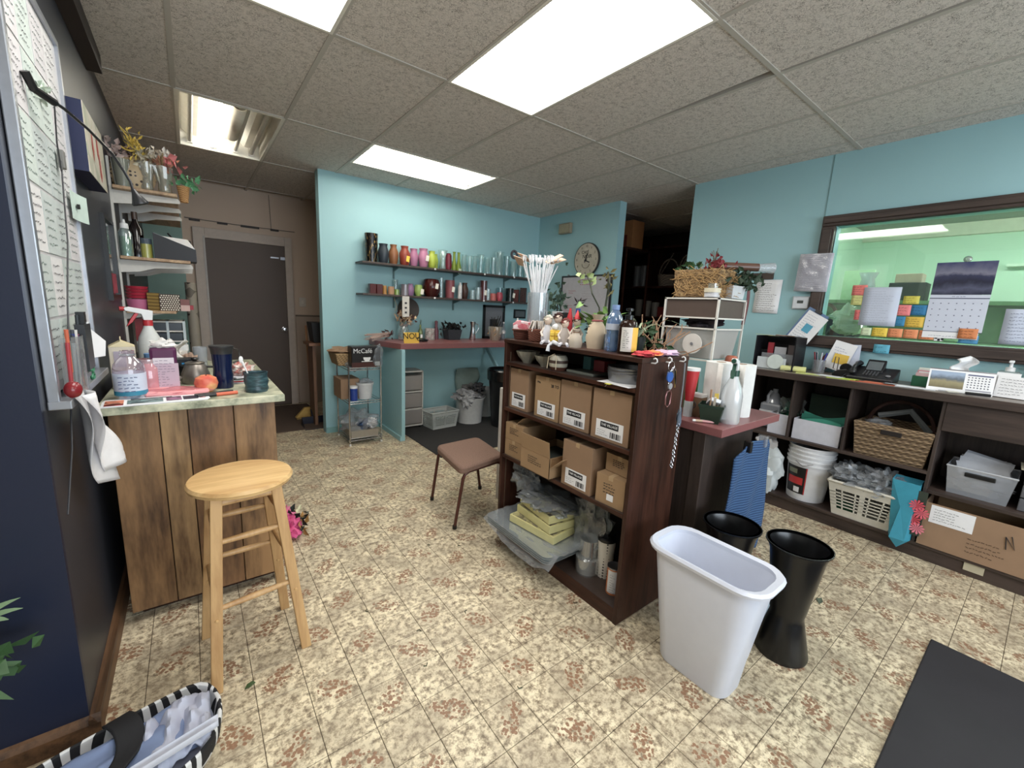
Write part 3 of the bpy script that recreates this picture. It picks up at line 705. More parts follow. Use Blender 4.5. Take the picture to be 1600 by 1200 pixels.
vase(1.89, Z2, cylp(.12, .045), glass((150, 140, 150), .6, .1), 'smoky grey square glass vase on the lower shelf')
vase(1.96, Z2, urn(.13, .04), jarm((150, 110, 150)), 'small lilac vase on the lower shelf')
vase(2.055, Z2, [(.03, 0), (.05, .05), (.04, .11), (.035, .125)], jarm((150, 180, 84)), 'pale green small vase with a white tag', (.02, .05))
vase(2.21, Z2, [(.06, 0), (.10, .07), (.10, .13), (.085, .19), (.07, .2)], jarm((64, 14, 12), .18), 'big squat dark red vase with a white tag on the lower shelf', (.02, .12), t=.005)
vase(2.335, Z2, cylp(.225, .024), CLEAR, 'slim clear glass tube vase on the lower shelf')
vase(2.36, Z2, cylp(.12, .033), jarm((22, 34, 34)), 'dark green low vase behind the slim glass tube', y=4.535)
vase(2.45, Z2, cylp(.205, .056, .9), jarm((134, 66, 72)), 'dusty rose tall cup vase with a white tag', (.015, .10))
s_ = tag(B().lathe([(.0, 0), (.025, 0), (.025, .15), (.012, .165), (.012, .185), (0, .187)], 16).build('spray_can', mat((204, 204, 206), .4), loc=(2.565, 4.42, Z2), smooth=True), 'white spray can standing on the lower shelf', 'can')
scribble(.03, .06, 5, s_, (-.015, -.0255, .07), VX, -VZ, INK, 'print', seed=3)
vase(2.65, Z2, urn(.19, .048, .6), jarm((70, 44, 36)), 'dark brown urn vase on the lower shelf')
for i, (x, h) in enumerate(((2.76, .11), (2.84, .15), (2.99, .14))): vase(x, Z2, cylp(h, .034), CLEAR, ('short', 'medium', 'right-hand')[i]+' clear tumbler on the lower shelf behind the tags')
vase(2.92, Z2, cylp(.235, .05), glass((120, 30, 36), .4, .1), 'tall dark red glass vase with a white tag', (.0, .09))
vase(3.07, Z2, cylp(.09, .042), jarm((190, 92, 84)), 'coral candle glass on the lower shelf')
vase(3.17, Z2, [(.03, 0), (.045, .04), (.04, .09), (.03, .11)], jarm((186, 70, 86)), 'rounded pink candle glass on the lower shelf')
vase(3.22, Z2, cylp(.17, .035), glass((190, 225, 230), .2, .05), 'clear blue-tinted glass behind the candle glasses', y=4.53)
vase(3.33, Z2, cylp(.17, .05), jarm((20, 34, 34), .2), 'black-green vase with a white tag towards the corner', (.03, .08))
vase(3.44, Z2, cylp(.16, .045), RED, 'dark red square-shouldered vase towards the corner', seg=4)
vase(3.56, Z2, cylp(.19, .06), jarm((50, 16, 14), .2), 'deep maroon vase at the right end of the lower shelf', seg=4)
hg = tag(B().bb(-.04, .04, -.001, .001, -.22, 0).build('hanging_card', OFFW, loc=(1.855, 4.345, 1.475)), 'white card hanging from the lower vase shelf', 'card')
for z in (-.07, -.12, -.17): B().bb(-.012, .012, -.0025, -.001, z-.012, z+.008).build('print', mat((60, 60, 66), .7), hg)
# wreath ornament on the wall above the upper shelf
tag(B().tube([(3.46+.045*math.cos(a*PI/8), 4.57, 2.10+.045*math.sin(a*PI/8)) for a in range(16)], .016, 8, True).build('round_ornament', mat((96, 90, 96), .8), smooth=True), 'small round grey ornament on the wall above the clear vases', 'ornament')
pl = B(); pl.lathe([(0, 0), (.1, 0), (.13, .012), (.13, .016), (.09, .008), (0, .008)], 28)
tag(pl.build('round_plate', mat((70, 60, 52), .5), loc=(1.98, 4.575, 1.33), rot=(PI/2, 0, 0), smooth=True), 'round dark plate leaning on the teal wall below the shelf', 'plate')
p_ = T('picture_frame', 'black framed picture on the teal wall above the wall counter', 'picture', (3.17, 4.575, 1.25))
for q in ((-.17, .17, .15, .18), (-.17, .17, -.25, -.22), (-.17, -.14, -.25, .18), (.14, .17, -.25, .18)): B().bb(q[0], q[1], -.02, .004, q[2], q[3]).build('frame', BLACK, p_)
B().bb(-.14, .14, -.006, 0, -.22, .15).build('picture', mat((120, 124, 130), .3), p_); B().bb(-.06, .06, -.012, -.006, -.2, .0).build('image', mat((34, 34, 38), .4), p_)
p2 = T('small_sign', 'small dark sign with lettering on the teal wall near the corner', 'sign', (3.6, 4.575, 1.33))
B().bb(-.1, .1, -.012, .004, -.06, .06).build('board', BLACK, p2); B().bb(-.08, .08, -.014, -.012, -.04, .04).build('face', mat((90, 100, 104), .5), p2)

# ------------------------------------------------------------------ on the wall counter (z 1.0)
def sprigs(n, c, L, spread, m, parent, name='stem', r=.0018, sd=1, up=1.0, drop=0):
    rr = random.Random(sd); b = B()
    for _ in range(n):
        a = rr.uniform(0, 2*PI); s = rr.uniform(.1, 1)*spread; l = L*rr.uniform(.7, 1.1)
        c2 = Vector(c); e = c2+Vector((math.cos(a)*s, math.sin(a)*s, l*up-drop*s)); mid = (c2+e)/2+Vector((0, 0, l*.12))
        b.tube([c2, mid, e], r, 5)
    return b.build(name, m, parent)
def foliage(n, c, L, w, spread, m, parent, name='leaf_cluster', sd=1, upb=.3):
    rr = random.Random(sd); b = B(); leafblob(b, c, n, L, w, spread, rr, upb); return stuff(b.build(name, m, parent))
ZC = 1.0
v = vase(1.86, ZC, [(.05, 0), (.07, .05), (.06, .12), (.05, .15), (.065, .18)], CLEAR, 'clear glass vase of dried cream and brown flowers', y=4.42)
foliage(70, (0, 0, .24), .05, .014, (.05, .04, .035), mat((206, 176, 140), .8), v, 'dried_petals', 3); foliage(20, (-.01, 0, .25), .05, .014, (.05, .04, .035), mat((96, 40, 30), .8), v, 'dark_petals', 4)
sprigs(12, (0, 0, .01), .22, .05, mat((120, 110, 60), .8), v)
s_ = T('yellow_sign', 'small yellow sign with black capital letters on the pink counter corner', 'sign', (1.79, 4.05, ZC), .05)
B().obox((0, 0, .055), (.17, .004, .11), (-.1, 0, 0)).build('board', mat((226, 180, 20), .5), s_); text('NOU', .085, INK, s_, (0, -.006, .07), (PI/2-.1, 0, 0))
text('c', .085, INK, s_, (.075, -.006, .05), (PI/2-.1, 0, 0))
b_ = T('glass_bottle', 'narrow greenish bottle with stems on the wall counter', 'bottle', (2.08, 4.46, ZC))
B().lathe(shell([(.026, 0), (.028, .09), (.012, .13), (.012, .17)], .002), 14).build('body', glass((150, 170, 90), .4, .1), b_, smooth=True); B().bb(-.012, .012, -.03, -.028, .02, .06).build('label', PAPER, b_)
sprigs(4, (0, 0, .15), .08, .02, mat((50, 60, 30), .8), b_)
t_ = tag(B().lathe(shell(cylp(.13, .056), .003), 24).build('tin_pail', m_patch([(176, 176, 170), (130, 130, 126), (206, 200, 196), (160, 140, 140)], 60), loc=(2.19, 4.44, ZC), smooth=True), 'white patterned tin on the wall counter', 'tin')
tag(B().lathe([(0, 0), (.03, 0), (.03, .1), (.015, .15), (.02, .21), (0, .22)], 14).build('pink_bottle', mat((120, 70, 84), .4), loc=(2.30, 4.5, ZC), smooth=True), 'dusky pink bottle behind the patterned tin', 'bottle')
dk = T('flower_pail', 'dark square planter full of black foliage on the wall counter', 'planter', (2.47, 4.42, ZC))
B().taper((0, 0), (.15, .12), (.19, .15), 0, .12).build('planter', mat((52, 56, 62), .5), dk, bev=.003); foliage(70, (0, 0, .15), .06, .02, (.07, .05, .02), mat((24, 26, 26), .7), dk, sd=8)
jg = T('metal_pitcher', 'shiny steel pitcher with handle on the wall counter', 'pitcher', (2.70, 4.33, ZC))
B().lathe(shell([(.035, 0), (.04, .01), (.028, .12), (.026, .17), (.036, .22)], .002), 24).build('body', CHROME, jg, smooth=True)
B().tube([(.03, 0, .2), (.075, 0, .19), (.085, 0, .14), (.03, 0, .07)], .005, 8).build('handle', CHROME, jg, smooth=True)
jr = T('glass_jug', 'clear glass jug holding brushes and dry stems on the wall counter', 'vase', (3.0, 4.28, ZC))
B().lathe(shell([(.06, 0), (.075, .05), (.09, .15), (.085, .17)], .003), 24).build('body', glass((215, 200, 180), .35, .08), jr, smooth=True)
sprigs(16, (0, 0, .02), .26, .08, mat((40, 36, 30), .7), jr, 'brush_handle', .004, 5); foliage(20, (0, 0, .1), .06, .02, (.04, .04, .03), mat((190, 160, 120), .8), jr, 'dry_leaf', 9)
bt = T('water_bottle', 'small clear water bottle with white label on the wall counter', 'bottle', (3.27, 4.48, ZC))
B().lathe([(0, 0), (.03, 0), (.03, .12), (.012, .17), (.012, .2), (0, .2)], 16).build('body', glass((210, 220, 230), .3, .1), bt, smooth=True); B().cyl((0, 0, .2), .013, .02, 12).build('cap', WHITE, bt); B().lathe([(.031, .07), (.031, .11)], 16).build('label', PAPER, bt)
sp2 = T('spray_can', 'lavender aerosol can with white cap on the wall counter', 'can', (3.25, 4.16, ZC))
B().cyl((0, 0, 0), .034, .2, 20).build('body', mat((170, 172, 204), .35), sp2, smooth=True); B().lathe([(0, 0), (.03, 0), (.028, .05), (.012, .06), (.012, .085), (0, .087)], 16, (0, 0, .2)).build('cap', WHITE, sp2, smooth=True)
gb = T('grey_pouch', 'grey printed pouch standing beside the lavender can', 'pouch', (3.40, 4.2, ZC))
B().taper((0, 0), (.14, .06), (.15, .012), 0, .23).build('pouch', mat((176, 178, 184), .35), gb, bev=.006); B().cyl((0, 0, 0), .018, .002, 16).build('emblem', INK, gb, (0, -.03, .13), rot=(PI/2, 0, 0)); scribble(.09, .03, 2, gb, (-.045, -.036, .09), VX, -VZ, INK, 'print')
tag(B().lathe(shell(cylp(.08, .035), .002), 18).build('small_jar', CLEAR, loc=(3.52, 4.18, ZC), smooth=True), 'short clear jar right of the grey pouch', 'jar')
tag(B().blob((0, 0, .015), (.06, .03, .015), .2, 2).build('black_cable', BLACK, loc=(1.99, 4.2, ZC), smooth=True), 'little heap of black wire on the pink counter', 'wire')
fl_ = T('dried_bundle', 'bundle of dried pink-grey stems lying across the left end of the pink counter', 'flowers', (1.58, 4.36, ZC), .5)
rr = random.Random(4); b = B()
for _ in range(26):
    y = rr.uniform(-.05, .05); z = rr.uniform(.01, .06); b.tube([(.14, y*.3, z+.03), (0, y*.6, z+.02), (-.17, y*1.3, z-.02+rr.uniform(0, .04))], .0035, 5)
stuff(b.build('stems', mat((176, 150, 140), .8), fl_)); foliage(26, (.12, 0, .06), .05, .012, (.05, .03, .02), mat((84, 50, 50), .8), fl_, 'petals', 12)

# ------------------------------------------------------------------ on and in the wire rack
bk = T('kraft_basket', 'woven tan basket stuffed with kraft paper on top of the wire rack', 'basket', (1.22, 4.30, .775))
B().taper((0, 0), (.24, .24), (.30, .30), 0, .12).build('basket', weave((128, 98, 60), (176, 144, 96), 200, 300), bk, bev=.008)
B().blob((0, 0, .13), (.15, .14, .04), .3, 3).build('kraft_paper', CARD, bk, smooth=True)
B().blob((.02, -.13, .02), (.07, .04, .07), .4, 6).build('plastic_wrap', CLEARB, bk, smooth=True)
mc = T('coffee_box', 'black coffee box with white lettering and cup picture on the wire rack', 'box', (1.315, 4.09, .775))
B().bb(-.13, .15, -.05, .08, 0, .2).build('box', mat((26, 22, 22), .35), mc, bev=.008)
B().bb(-.13, .15, -.0515, -.0495, 0, .045).build('band', mat((70, 30, 22), .4), mc)
text('McCafé', .062, WHITE, mc, (-.025, -.053, .155), RYW, sx=.95)
cup = B().lathe([(.0, 0), (.018, .0), (.034, .022), (.036, .04), (.03, .04), (0, .036)], 20, sy=.1).build('cup_picture', WHITE, mc, (.015, -.052, .055), smooth=True)
B().lathe([(0, 0), (.055, .003), (.05, .008), (0, .006)], 20, (0, 0, 0), sy=.08).build('saucer_picture', WHITE, mc, (.015, -.053, .05), smooth=True)
B().bb(.09, .14, -.053, -.05, .01, .05).build('barcode', OFFW, mc)
B().blob((.125, -.055, .1), (.045, .014, .1), .3, 5).build('plastic_wrap', glass((220, 225, 230), .12, .12, .006), mc, smooth=True)
tag(B().bb(-.10, .08, -.13, .13, 0, .2).build('cardboard_box', CARD, loc=(1.215, 4.30, .443), bev=.003), 'open brown carton on the middle tier of the wire rack', 'box')
pt = T('white_pot', 'white plastic plant pot with rim on the middle tier of the wire rack', 'pot', (1.34, 4.15, .443))
B().lathe(shell([(.062, 0), (.078, .14), (.084, .142), (.086, .165)], .004), 28).build('pot', mat((196, 198, 200), .4), pt, smooth=True); B().blob((0, 0, .17), (.07, .07, .03), .4, 8).build('wadded_plastic', CLEARB, pt, smooth=True)
bc = T('blue_tin', 'blue tin with white lid on the middle tier of the wire rack', 'tin', (1.215, 4.10, .443))
B().cyl((0, 0, 0), .036, .12, 20).build('body', mat((30, 60, 140), .35), bc, smooth=True); B().cyl((0, 0, .12), .038, .022, 20).build('lid', WHITE, bc, smooth=True)
bgd = T('wire_tray', 'wire tray of crumpled clear plastic bags on the lowest tier of the rack', 'tray', (1.30, 4.2, .073))
B().taper((0, 0), (.26, .32), (.27, .33), 0, .07).build('tray', mat((150, 140, 124), .6), bgd); B().blob((-.01, 0, .13), (.17, .17, .1), .35, 9, 20).build('plastic_bags', CLEARB, bgd, smooth=True)
B().blob((.02, -.09, .11), (.06, .05, .05), .4, 3).build('blue_wrapper', mat((40, 70, 110), .4), bgd, smooth=True); B().blob((.08, -.1, .12), (.06, .05, .045), .4, 13).build('white_wrapper', mat((220, 216, 214), .4), bgd, smooth=True)

# ------------------------------------------------------------------ below the wall counter
dt = T('drawer_tower', 'low white drawer tower with three clear drawers under the wall counter', 'drawers', (1.96, 4.40, 0))
for z in (.66, .43, .23, .04): B().bb(-.15, .09, -.09, .15, z-.012, z+.004).build('frame_rail', OFFW, dt, bev=.002)
for x in (-.145, .085): B().bb(x-.006, x+.006, -.09, .15, .04, .66).build('side_frame', OFFW, dt)
for z, c in ((.445, (130, 120, 110)), (.245, (150, 130, 122)), (.055, (150, 150, 110))): B().bb(-.135, .075, -.088, .14, z, z+.165).build('drawer', glass((205, 195, 190), .5, .3), dt, bev=.006); B().blob((-.03, .02, z+.06), (.08, .08, .045), .3, z*9).build('contents', mat(c, .8), dt)
for x in (-.12, .06): B().cyl((x, -.07, 0), .018, .03, 10).build('caster', BLACK, dt)
def grid_basket(t, w, d, h, m, taper=.82, nx=8, nz=5, rim=.012):
    """slatted plastic basket: corner panels, rim, floor and bars"""
    B().taper((0, 0), (w*taper, d*taper), (w*taper*1.02, d*taper*1.02), 0, .012).build('floor', m, t)
    def pt(u, v, z):   # u,v in -1..1 on the outline
        k = taper+(1-taper)*z/h; return (u*w/2*k, v*d/2*k, z)
    r = B()
    for a, b_ in (((-1, -1), (1, -1)), ((1, -1), (1, 1)), ((1, 1), (-1, 1)), ((-1, 1), (-1, -1))): r.tube([pt(*a, h), pt(*b_, h)], rim, 6)
    r.build('rim', m, t, smooth=True)
    for (a, b_, n) in (((-1, -1), (1, -1), nx), ((1, -1), (1, 1), max(4, nx*2//3)), ((1, 1), (-1, 1), nx), ((-1, 1), (-1, -1), max(4, nx*2//3))):
        g = B(); a = Vector(a); b_ = Vector(b_)
        for z0, z1 in ((0, h*.2), (h*.78, h)):
            q = [pt(*a, z0), pt(*b_, z0), pt(*b_, z1), pt(*a, z1)]; g.quad(*q)
        for c0, c1 in ((0, .1), (.46, .54), (.9, 1)):
            p0, p1 = a.lerp(b_, c0), a.lerp(b_, c1); g.quad(pt(*p0, h*.2), pt(*p1, h*.2), pt(*p1, h*.78), pt(*p0, h*.78))
        for i in range(n):
            k = .1+.8*(i+.5)/n; p0, p1 = a.lerp(b_, k-.012), a.lerp(b_, k+.012); g.quad(pt(*p0, h*.2), pt(*p1, h*.2), pt(*p1, h*.78), pt(*p0, h*.78))
        for j in range(1, nz):
            z = h*(.2+.58*j/nz); g.quad(pt(*a, z-.004), pt(*b_, z-.004), pt(*b_, z+.004), pt(*a, z+.004))
        g.build('side_grid', m, t, solid=.003)
wbk = T('white_basket', 'low white slatted basket on the mat under the wall counter', 'basket', (2.235, 4.25, .008), .1)
grid_basket(wbk, .36, .25, .19, mat((196, 200, 196), .4), .86, 12, 6, .009); B().bb(-.13, .13, -.08, .08, .02, .1).build('contents', mat((150, 160, 150), .7), wbk)
tu = T('white_tub', 'large white tub heaped with rags under the wall counter', 'tub', (2.65, 4.27, .008))
B().lathe(shell([(.15, 0), (.175, .28), (.19, .30), (.192, .315)], .005), 32).build('tub', mat((206, 206, 204), .4), tu, smooth=True)
for i, (p, r, c) in enumerate((((-.05, -.03, .33), (.15, .12, .07), (150, 150, 152)), ((.05, .02, .37), (.13, .11, .08), (104, 102, 100)), ((-.1, -.12, .3), (.08, .05, .08), (180, 180, 182)), ((.07, -.05, .42), (.08, .07, .05), (60, 60, 64)))):
    B().blob(p, r, .45, i*3+1, 16, 3).build('crumpled_rag', mat(c, .9), tu, smooth=True)
sh = tag(B().sheet(lambda u, v: (-.12+.3*u, .05*math.sin(3*u+4*v), .62-.34*v*(1-.3*u)), 10, 10).build('hanging_cloth', mat((120, 140, 134), .9), loc=(2.72, 4.50, .008), solid=.004, smooth=True), 'pale green cloth hanging behind the tub of rags', 'cloth')
tag(B().lathe(shell([(.11, 0), (.13, .36)], .004), 24).build('white_pail', mat((176, 178, 178), .4), loc=(2.985, 4.44, .008), smooth=True), 'plain white pail behind the tub of rags', 'pail')
bcn = T('black_trash_can', 'big black trash can lined with a bag at the wall counter', 'bin', (2.93, 3.93, .008))
B().lathe(shell([(.15, 0), (.2, .6), (.215, .62), (.215, .66)], .005), 32).build('can', mat((24, 26, 28), .4), bcn, smooth=True)
B().lathe([(.219, .56), (.222, .67), (.21, .685), (.19, .66)], 40, fn=lambda a, z: 1+.03*math.sin(9*a)*(.7-z)*4).build('liner', mat((14, 14, 16), .2), bcn, smooth=True)

# ================================================================== BOOKSHELF: on top (z 1.225)
ZB = 1.225
gv = T('glass_vase', 'tall clear glass cylinder packed with white card picks on the bookshelf', 'vase', (1.62, 1.89, ZB))
B().lathe(shell(cylp(.27, .062), .003), 28).build('vase', glass((225, 232, 236), .22, .05), gv, smooth=True)
rr = random.Random(11); b = B()
for k in range(44):
    a = rr.uniform(0, 2*PI); q = rr.uniform(.02, .05); s = rr.uniform(.2, 1)
    b.tube([(q*math.cos(a)*.7, q*math.sin(a)*.7, .01), (math.cos(a)*q, math.sin(a)*q, .27), (math.cos(a)*(q+.07*s), math.sin(a)*(q+.07*s), .40+rr.uniform(0, .07))], .003, 5)
    e = Vector((math.cos(a)*(q+.07*s), math.sin(a)*(q+.07*s), .44))
    for dd in (-.012, 0, .012): b.tube([e, e+Vector((dd, dd*.5, .035))], .002, 4)
stuff(b.build('white_picks', mat((228, 230, 234), .4), gv))
for p, rz, ry in (((-.10, .06, .44), .6, .4), ((-.06, .07, .465), .5, .3), ((.06, -.05, .465), -.5, -.5), ((.09, -.04, .455), -.3, -.35)):
    B().obox(p, (.10, .055, .003), (.3, ry, rz)).build('wooden_card', mat((206, 176, 150), .7), gv)
def rbasket(x, y, r, h, label, c=((58, 24, 16), (104, 50, 32))):
    t = T('wicker_basket', label, 'basket', (x, y, ZB)); b = B().lathe(shell([(r*.78, 0), (r*.95, h*.6), (r, h)], .005), 28); b.build('basket', weave(*c, 150, 900), t, smooth=True)
    B().tube([(r*math.cos(a*PI/10), r*math.sin(a*PI/10), h) for a in range(20)], .006, 8, True).build('rim', weave(*c, 150, 900), t, smooth=True); return t
rb = rbasket(1.52, 1.905, .05, .055, 'small round wicker basket with pink patterned napkins')
B().prism([(-.045, .03), (.045, .03), (.05, .1), (-.02, .11), (-.05, .09)], -.02, .02, 'y').build('napkins', m_patch([(226, 210, 214), (206, 70, 90), (230, 214, 216), (200, 96, 110)], 50), rb, rz=-.8, bev=.004)
rb2 = T('wicker_box', 'square brown wicker box of white packets on the bookshelf', 'basket', (1.52, 1.765, ZB), -.7)
B().taper((0, 0), (.09, .07), (.105, .085), 0, .07).build('basket', weave((66, 30, 20), (124, 66, 42), 260, 900), rb2, bev=.006)
rr = random.Random(2)
for k in range(9): B().obox((-.035+k*.009, rr.uniform(-.02, .02), .085), (.004, .05, .06), (0, rr.uniform(-.4, .4), rr.uniform(-.3, .3))).build('packet', mat((220, 212, 204), .6), rb2)
def doll(x, y, hc, bc, label, h=.145, rz=-.8, hat=None):
    t = T('seated_doll', label, 'doll', (x, y, ZB), rz); s = h/.145
    B().lathe([(0, 0), (.030*s, .003), (.033*s, .03*s), (.024*s, .07*s), (.012*s, .095*s), (0, .097*s)], 18, sy=.8).build('dress', mat(bc, .8), t, smooth=True)
    B().blob((0, 0, .115*s), (.020*s, .019*s, .023*s), .05, 1, 10).build('head', mat((214, 190, 172), .7), t, smooth=True)
    B().blob((0, .004, .125*s), (.023*s, .021*s, .018*s), .3, 5, 10).build('hair', mat(hc, .9), t, smooth=True)
    for sx in (-1, 1):
        B().tube([(sx*.012*s, 0, .085*s), (sx*.032*s, -.012, .055*s), (sx*.022*s, -.03, .035*s)], .006*s, 8).build('arm', mat((214, 200, 186), .8), t, smooth=True)
        B().tube([(sx*.012*s, -.015, .012), (sx*.018*s, -.05, .01), (sx*.022*s, -.075*s, .006)], .008*s, 8).build('leg', mat((206, 206, 214), .8), t, smooth=True)
    if hat: B().lathe([(.02, 0), (.0, .05)], 12, (0, 0, .13*s)).build('hat', mat(hat, .7), t, smooth=True)
    return t
doll(1.505, 1.665, (190, 184, 168), (208, 208, 216), 'pale grey seated doll figure nearest the wicker box', .15)
doll(1.61, 1.70, (60, 28, 24), (190, 184, 176), 'dark-haired doll figure behind the pale grey one', .165)
doll(1.63, 1.575, (70, 40, 26), (176, 160, 150), 'red-hatted doll figure behind the yellow toy block', .15, hat=(190, 30, 40))
doll(1.505, 1.535, (110, 40, 34), (180, 168, 160), 'doll figure with reddish hair and a black strap', .14)
by = T('toy_brick', 'yellow toy brick figure with rounded studs among the dolls', 'toy', (1.50, 1.60, ZB), -.8)
B().bb(-.026, .026, -.012, .012, .012, .075).build('body', mat((232, 190, 20), .4), by, bev=.004)
for sx in (-.013, .013):
    for z in (.03, .055): B().bb(sx-.011, sx+.011, -.02, -.011, z-.010, z+.010).build('stud', mat((236, 198, 30), .4), by, bev=.003)
B().blob((0, 0, .09), (.018, .014, .016), .1, 2, 8).build('head', WHITE, by, smooth=True)
fg = T('draped_figurine', 'white figurine lying over the front edge of the bookshelf', 'figurine', (1.46, 1.555, ZB), -.2)
B().tube([(.02, .05, .012), (0, .01, .014), (-.01, -.04, .012)], [.01, .013, .009], 8).build('body', mat((206, 210, 216), .4), fg, smooth=True); B().tube([(-.01, .01, .01), (-.028, .012, -.002), (-.032, .012, -.03)], [.008, .008, .011], 8).build('leg', mat((206, 210, 216), .4), fg, smooth=True)
def pouch(x, y, r, h, c, label, name='fabric_pouch'):
    t = T(name, label, 'bag', (x, y, ZB)); f = lambda a, z: 1+.06*math.sin(5*a+z*30)
    B().lathe([(0, 0), (r*.85, 0), (r, h*.3), (r*.8, h*.65), (r*.42, h*.82), (r*.38, h*.86), (r*.62, h*1.0), (r*.3, h)], 26, fn=f).build('cloth_bag', mat(c, .9), t, smooth=True)
    B().tube([(r*.45*math.cos(a*PI/6), r*.45*math.sin(a*PI/6), h*.84) for a in range(12)], .002, 6, True).build('drawstring', mat((150, 110, 80), .8), t); return t
pouch(1.50, 1.45, .033, .088, (196, 182, 164), 'small tan drawstring cloth pouch on the bookshelf edge')
bgp = pouch(1.575, 1.385, .05, .165, (202, 182, 154), 'large tan drawstring pouch with dark printing beside the water bottle')
scribble(.06, .06, 4, bgp, (-.05, .03, .13), Vector((.75, -.66, 0)), -VZ, INK, 'print', seed=5, th=.002)
rbn = B().tube([(.025*math.cos(a*PI/6), .025*math.sin(a*PI/6), .135) for a in range(12)], .004, 6, True).build('pink_ribbon', mat((170, 84, 90), .7), bgp)
gp = T('grey_pot', 'small slate blue pot tucked behind the water bottle', 'pot', (1.585, 1.31, ZB)); B().cyl((0, 0, 0), .024, .075, 16).build('pot', mat((84, 104, 124), .5), gp)
wbt = T('water_bottle', 'large clear blue ribbed water bottle on the bookshelf', 'bottle', (1.545, 1.255, ZB))
BLU = glass((150, 186, 226), .3, .06)
def rib(a, z): return 1+.03*math.cos(12*a)*(1 if z < .09 else 0)
B().lathe([(0, 0), (.032, 0), (.037, .01), (.037, .03), (.034, .04), (.037, .05), (.037, .075), (.034, .085), (.037, .095), (.038, .13), (.034, .155), (.018, .185), (.014, .19), (0, .19)], 28, fn=rib).build('body', BLU, wbt, smooth=True)
B().cyl((0, 0, .19), .017, .022, 20).build('cap', mat((120, 150, 200), .4), wbt, smooth=True); B().lathe([(.0385, .10), (.0385, .128)], 28).build('label', mat((186, 196, 214), .5), wbt, smooth=True)
ab = T('amber_bottle', 'amber pump bottle with white and yellow label on the bookshelf', 'bottle', (1.53, 1.165, ZB), -.6)
B().lathe([(0, 0), (.038, 0), (.042, .006), (.042, .125), (.034, .142), (.016, .15), (.015, .165), (0, .165)], 28).build('body', mat((40, 20, 10), .12), ab, smooth=True)
ang = [(-1.0, .15), (.15, 1.15)]
for (a0, a1), c in zip(ang, ((218, 214, 206), (236, 186, 20))):
    B().sheet(lambda u, v: (.0428*math.sin(a0+(a1-a0)*u), -.0428*math.cos(a0+(a1-a0)*u), .012+.105*v), 8, 1).build('label', mat(c, .5), ab, smooth=True)
B().lathe([(.018, .15), (.018, .168), (.006, .172), (.006, .185), (.016, .188), (.016, .198), (0, .2)], 18).build('pump', mat((18, 16, 16), .3), ab, smooth=True)
scribble(.03, .08, 9, ab, (-.032, -.034, .108), Vector((.8, -.6, 0)), -VZ, INK, 'print', seed=8, th=.0008)
cl = T('bright_cloth', 'folded red, orange and pale pink cloth on the corner of the bookshelf top', 'cloth', (1.585, 1.055, ZB), 0)
for i, (x, c) in enumerate(((-.07, (206, 50, 60)), (-.02, (236, 130, 60)), (.04, (222, 170, 196)), (.1, (206, 180, 206)))):
    B().blob((x, .0, .013), (.055, .04, .011), .35, i*5, 10).build('fold', mat(c, .8), cl, smooth=True)
# orchid and greenery behind the pouches, in their own pot on the island
op = T('potted_orchid', 'orchid with strap leaves in a dark pot behind the cloth pouches', 'plant', (1.70, 1.47, ZB))
B().lathe(shell([(.035, 0), (.05, .09)], .003), 20).build('pot', mat((40, 50, 46), .5), op, smooth=True)
b = B()
for k in range(9):
    a = k*.7+.3; blade(b, (0, 0, .08), (math.cos(a)*.8, math.sin(a)*.8, 1.1), .17+.02*(k % 3), .02, 1.2)
b.build('leaf_blades', mat((96, 140, 60), .45), op, smooth=True)
b = B(); b.tube([(0, 0, .08), (.01, .03, .2), (-.02, .06, .27), (0, .1, .33), (.01, .13, .36)], .004, 6); b.tube([(0, 0, .08), (0, -.02, .2), (.0, -.03, .3), (.01, -.01, .38)], .006, 6); b.build('stem', mat((44, 50, 26), .6), op)
foliage(10, (0, .12, .35), .05, .016, (.02, .03, .01), mat((170, 190, 120), .5), op, 'pale_bud', 2); foliage(16, (.0, -.02, .33), .045, .012, (.012, .02, .035), mat((110, 100, 50), .6), op, 'brown_bud', 3)
foliage(12, (-.02, .02, .14), .07, .03, (.03, .05, .03), mat((130, 170, 90), .5), op, 'leaf_cluster', 6)
sp = T('spider_plant', 'arching striped spider plant behind the amber bottle', 'plant', (1.70, 1.24, ZB))
B().lathe(shell([(.03, 0), (.045, .07)], .003), 18).build('pot', mat((30, 36, 34), .5), sp, smooth=True)
b = B(); 
for k in range(14): a = k*.45; blade(b, (0, 0, .05), (math.cos(a), math.sin(a), 2.0), .17+.05*(k % 3), .005, 2.2, 8)
b.build('arching_blades', mat((150, 164, 130), .5), sp, smooth=True); foliage(40, (0, 0, .06), .05, .015, (.05, .05, .03), mat((50, 84, 44), .6), sp, sd=4)
ph = T('paint_pens', 'group of bright red and blue bottles with brushes behind the dolls', 'bottles', (1.70, 1.66, ZB)); del ph['category']; ph['category'] = 'bottle'
B().lathe([(.018, 0), (.018, .13), (.005, .19), (0, .19)], 12, (0, .04, 0)).build('red_nozzle', mat((206, 30, 40), .4), ph, smooth=True); B().cyl((0, -.02, 0), .013, .19, 10).build('blue_tube', mat((40, 80, 170), .4), ph)
foliage(8, (0, -.02, .22), .05, .005, (.005, .005, .005), mat((40, 24, 24), .7), ph, 'brush_tip', 4)
ww = T('white_carton', 'white and black upright cartons behind the tall glass cylinder', 'carton', (1.72, 1.80, ZB)); B().bb(-.02, .02, 0, .05, 0, .17).build('white_panel', WHITE, ww); B().bb(-.02, .02, -.05, -.001, 0, .165).build('black_panel', BLACK, ww)
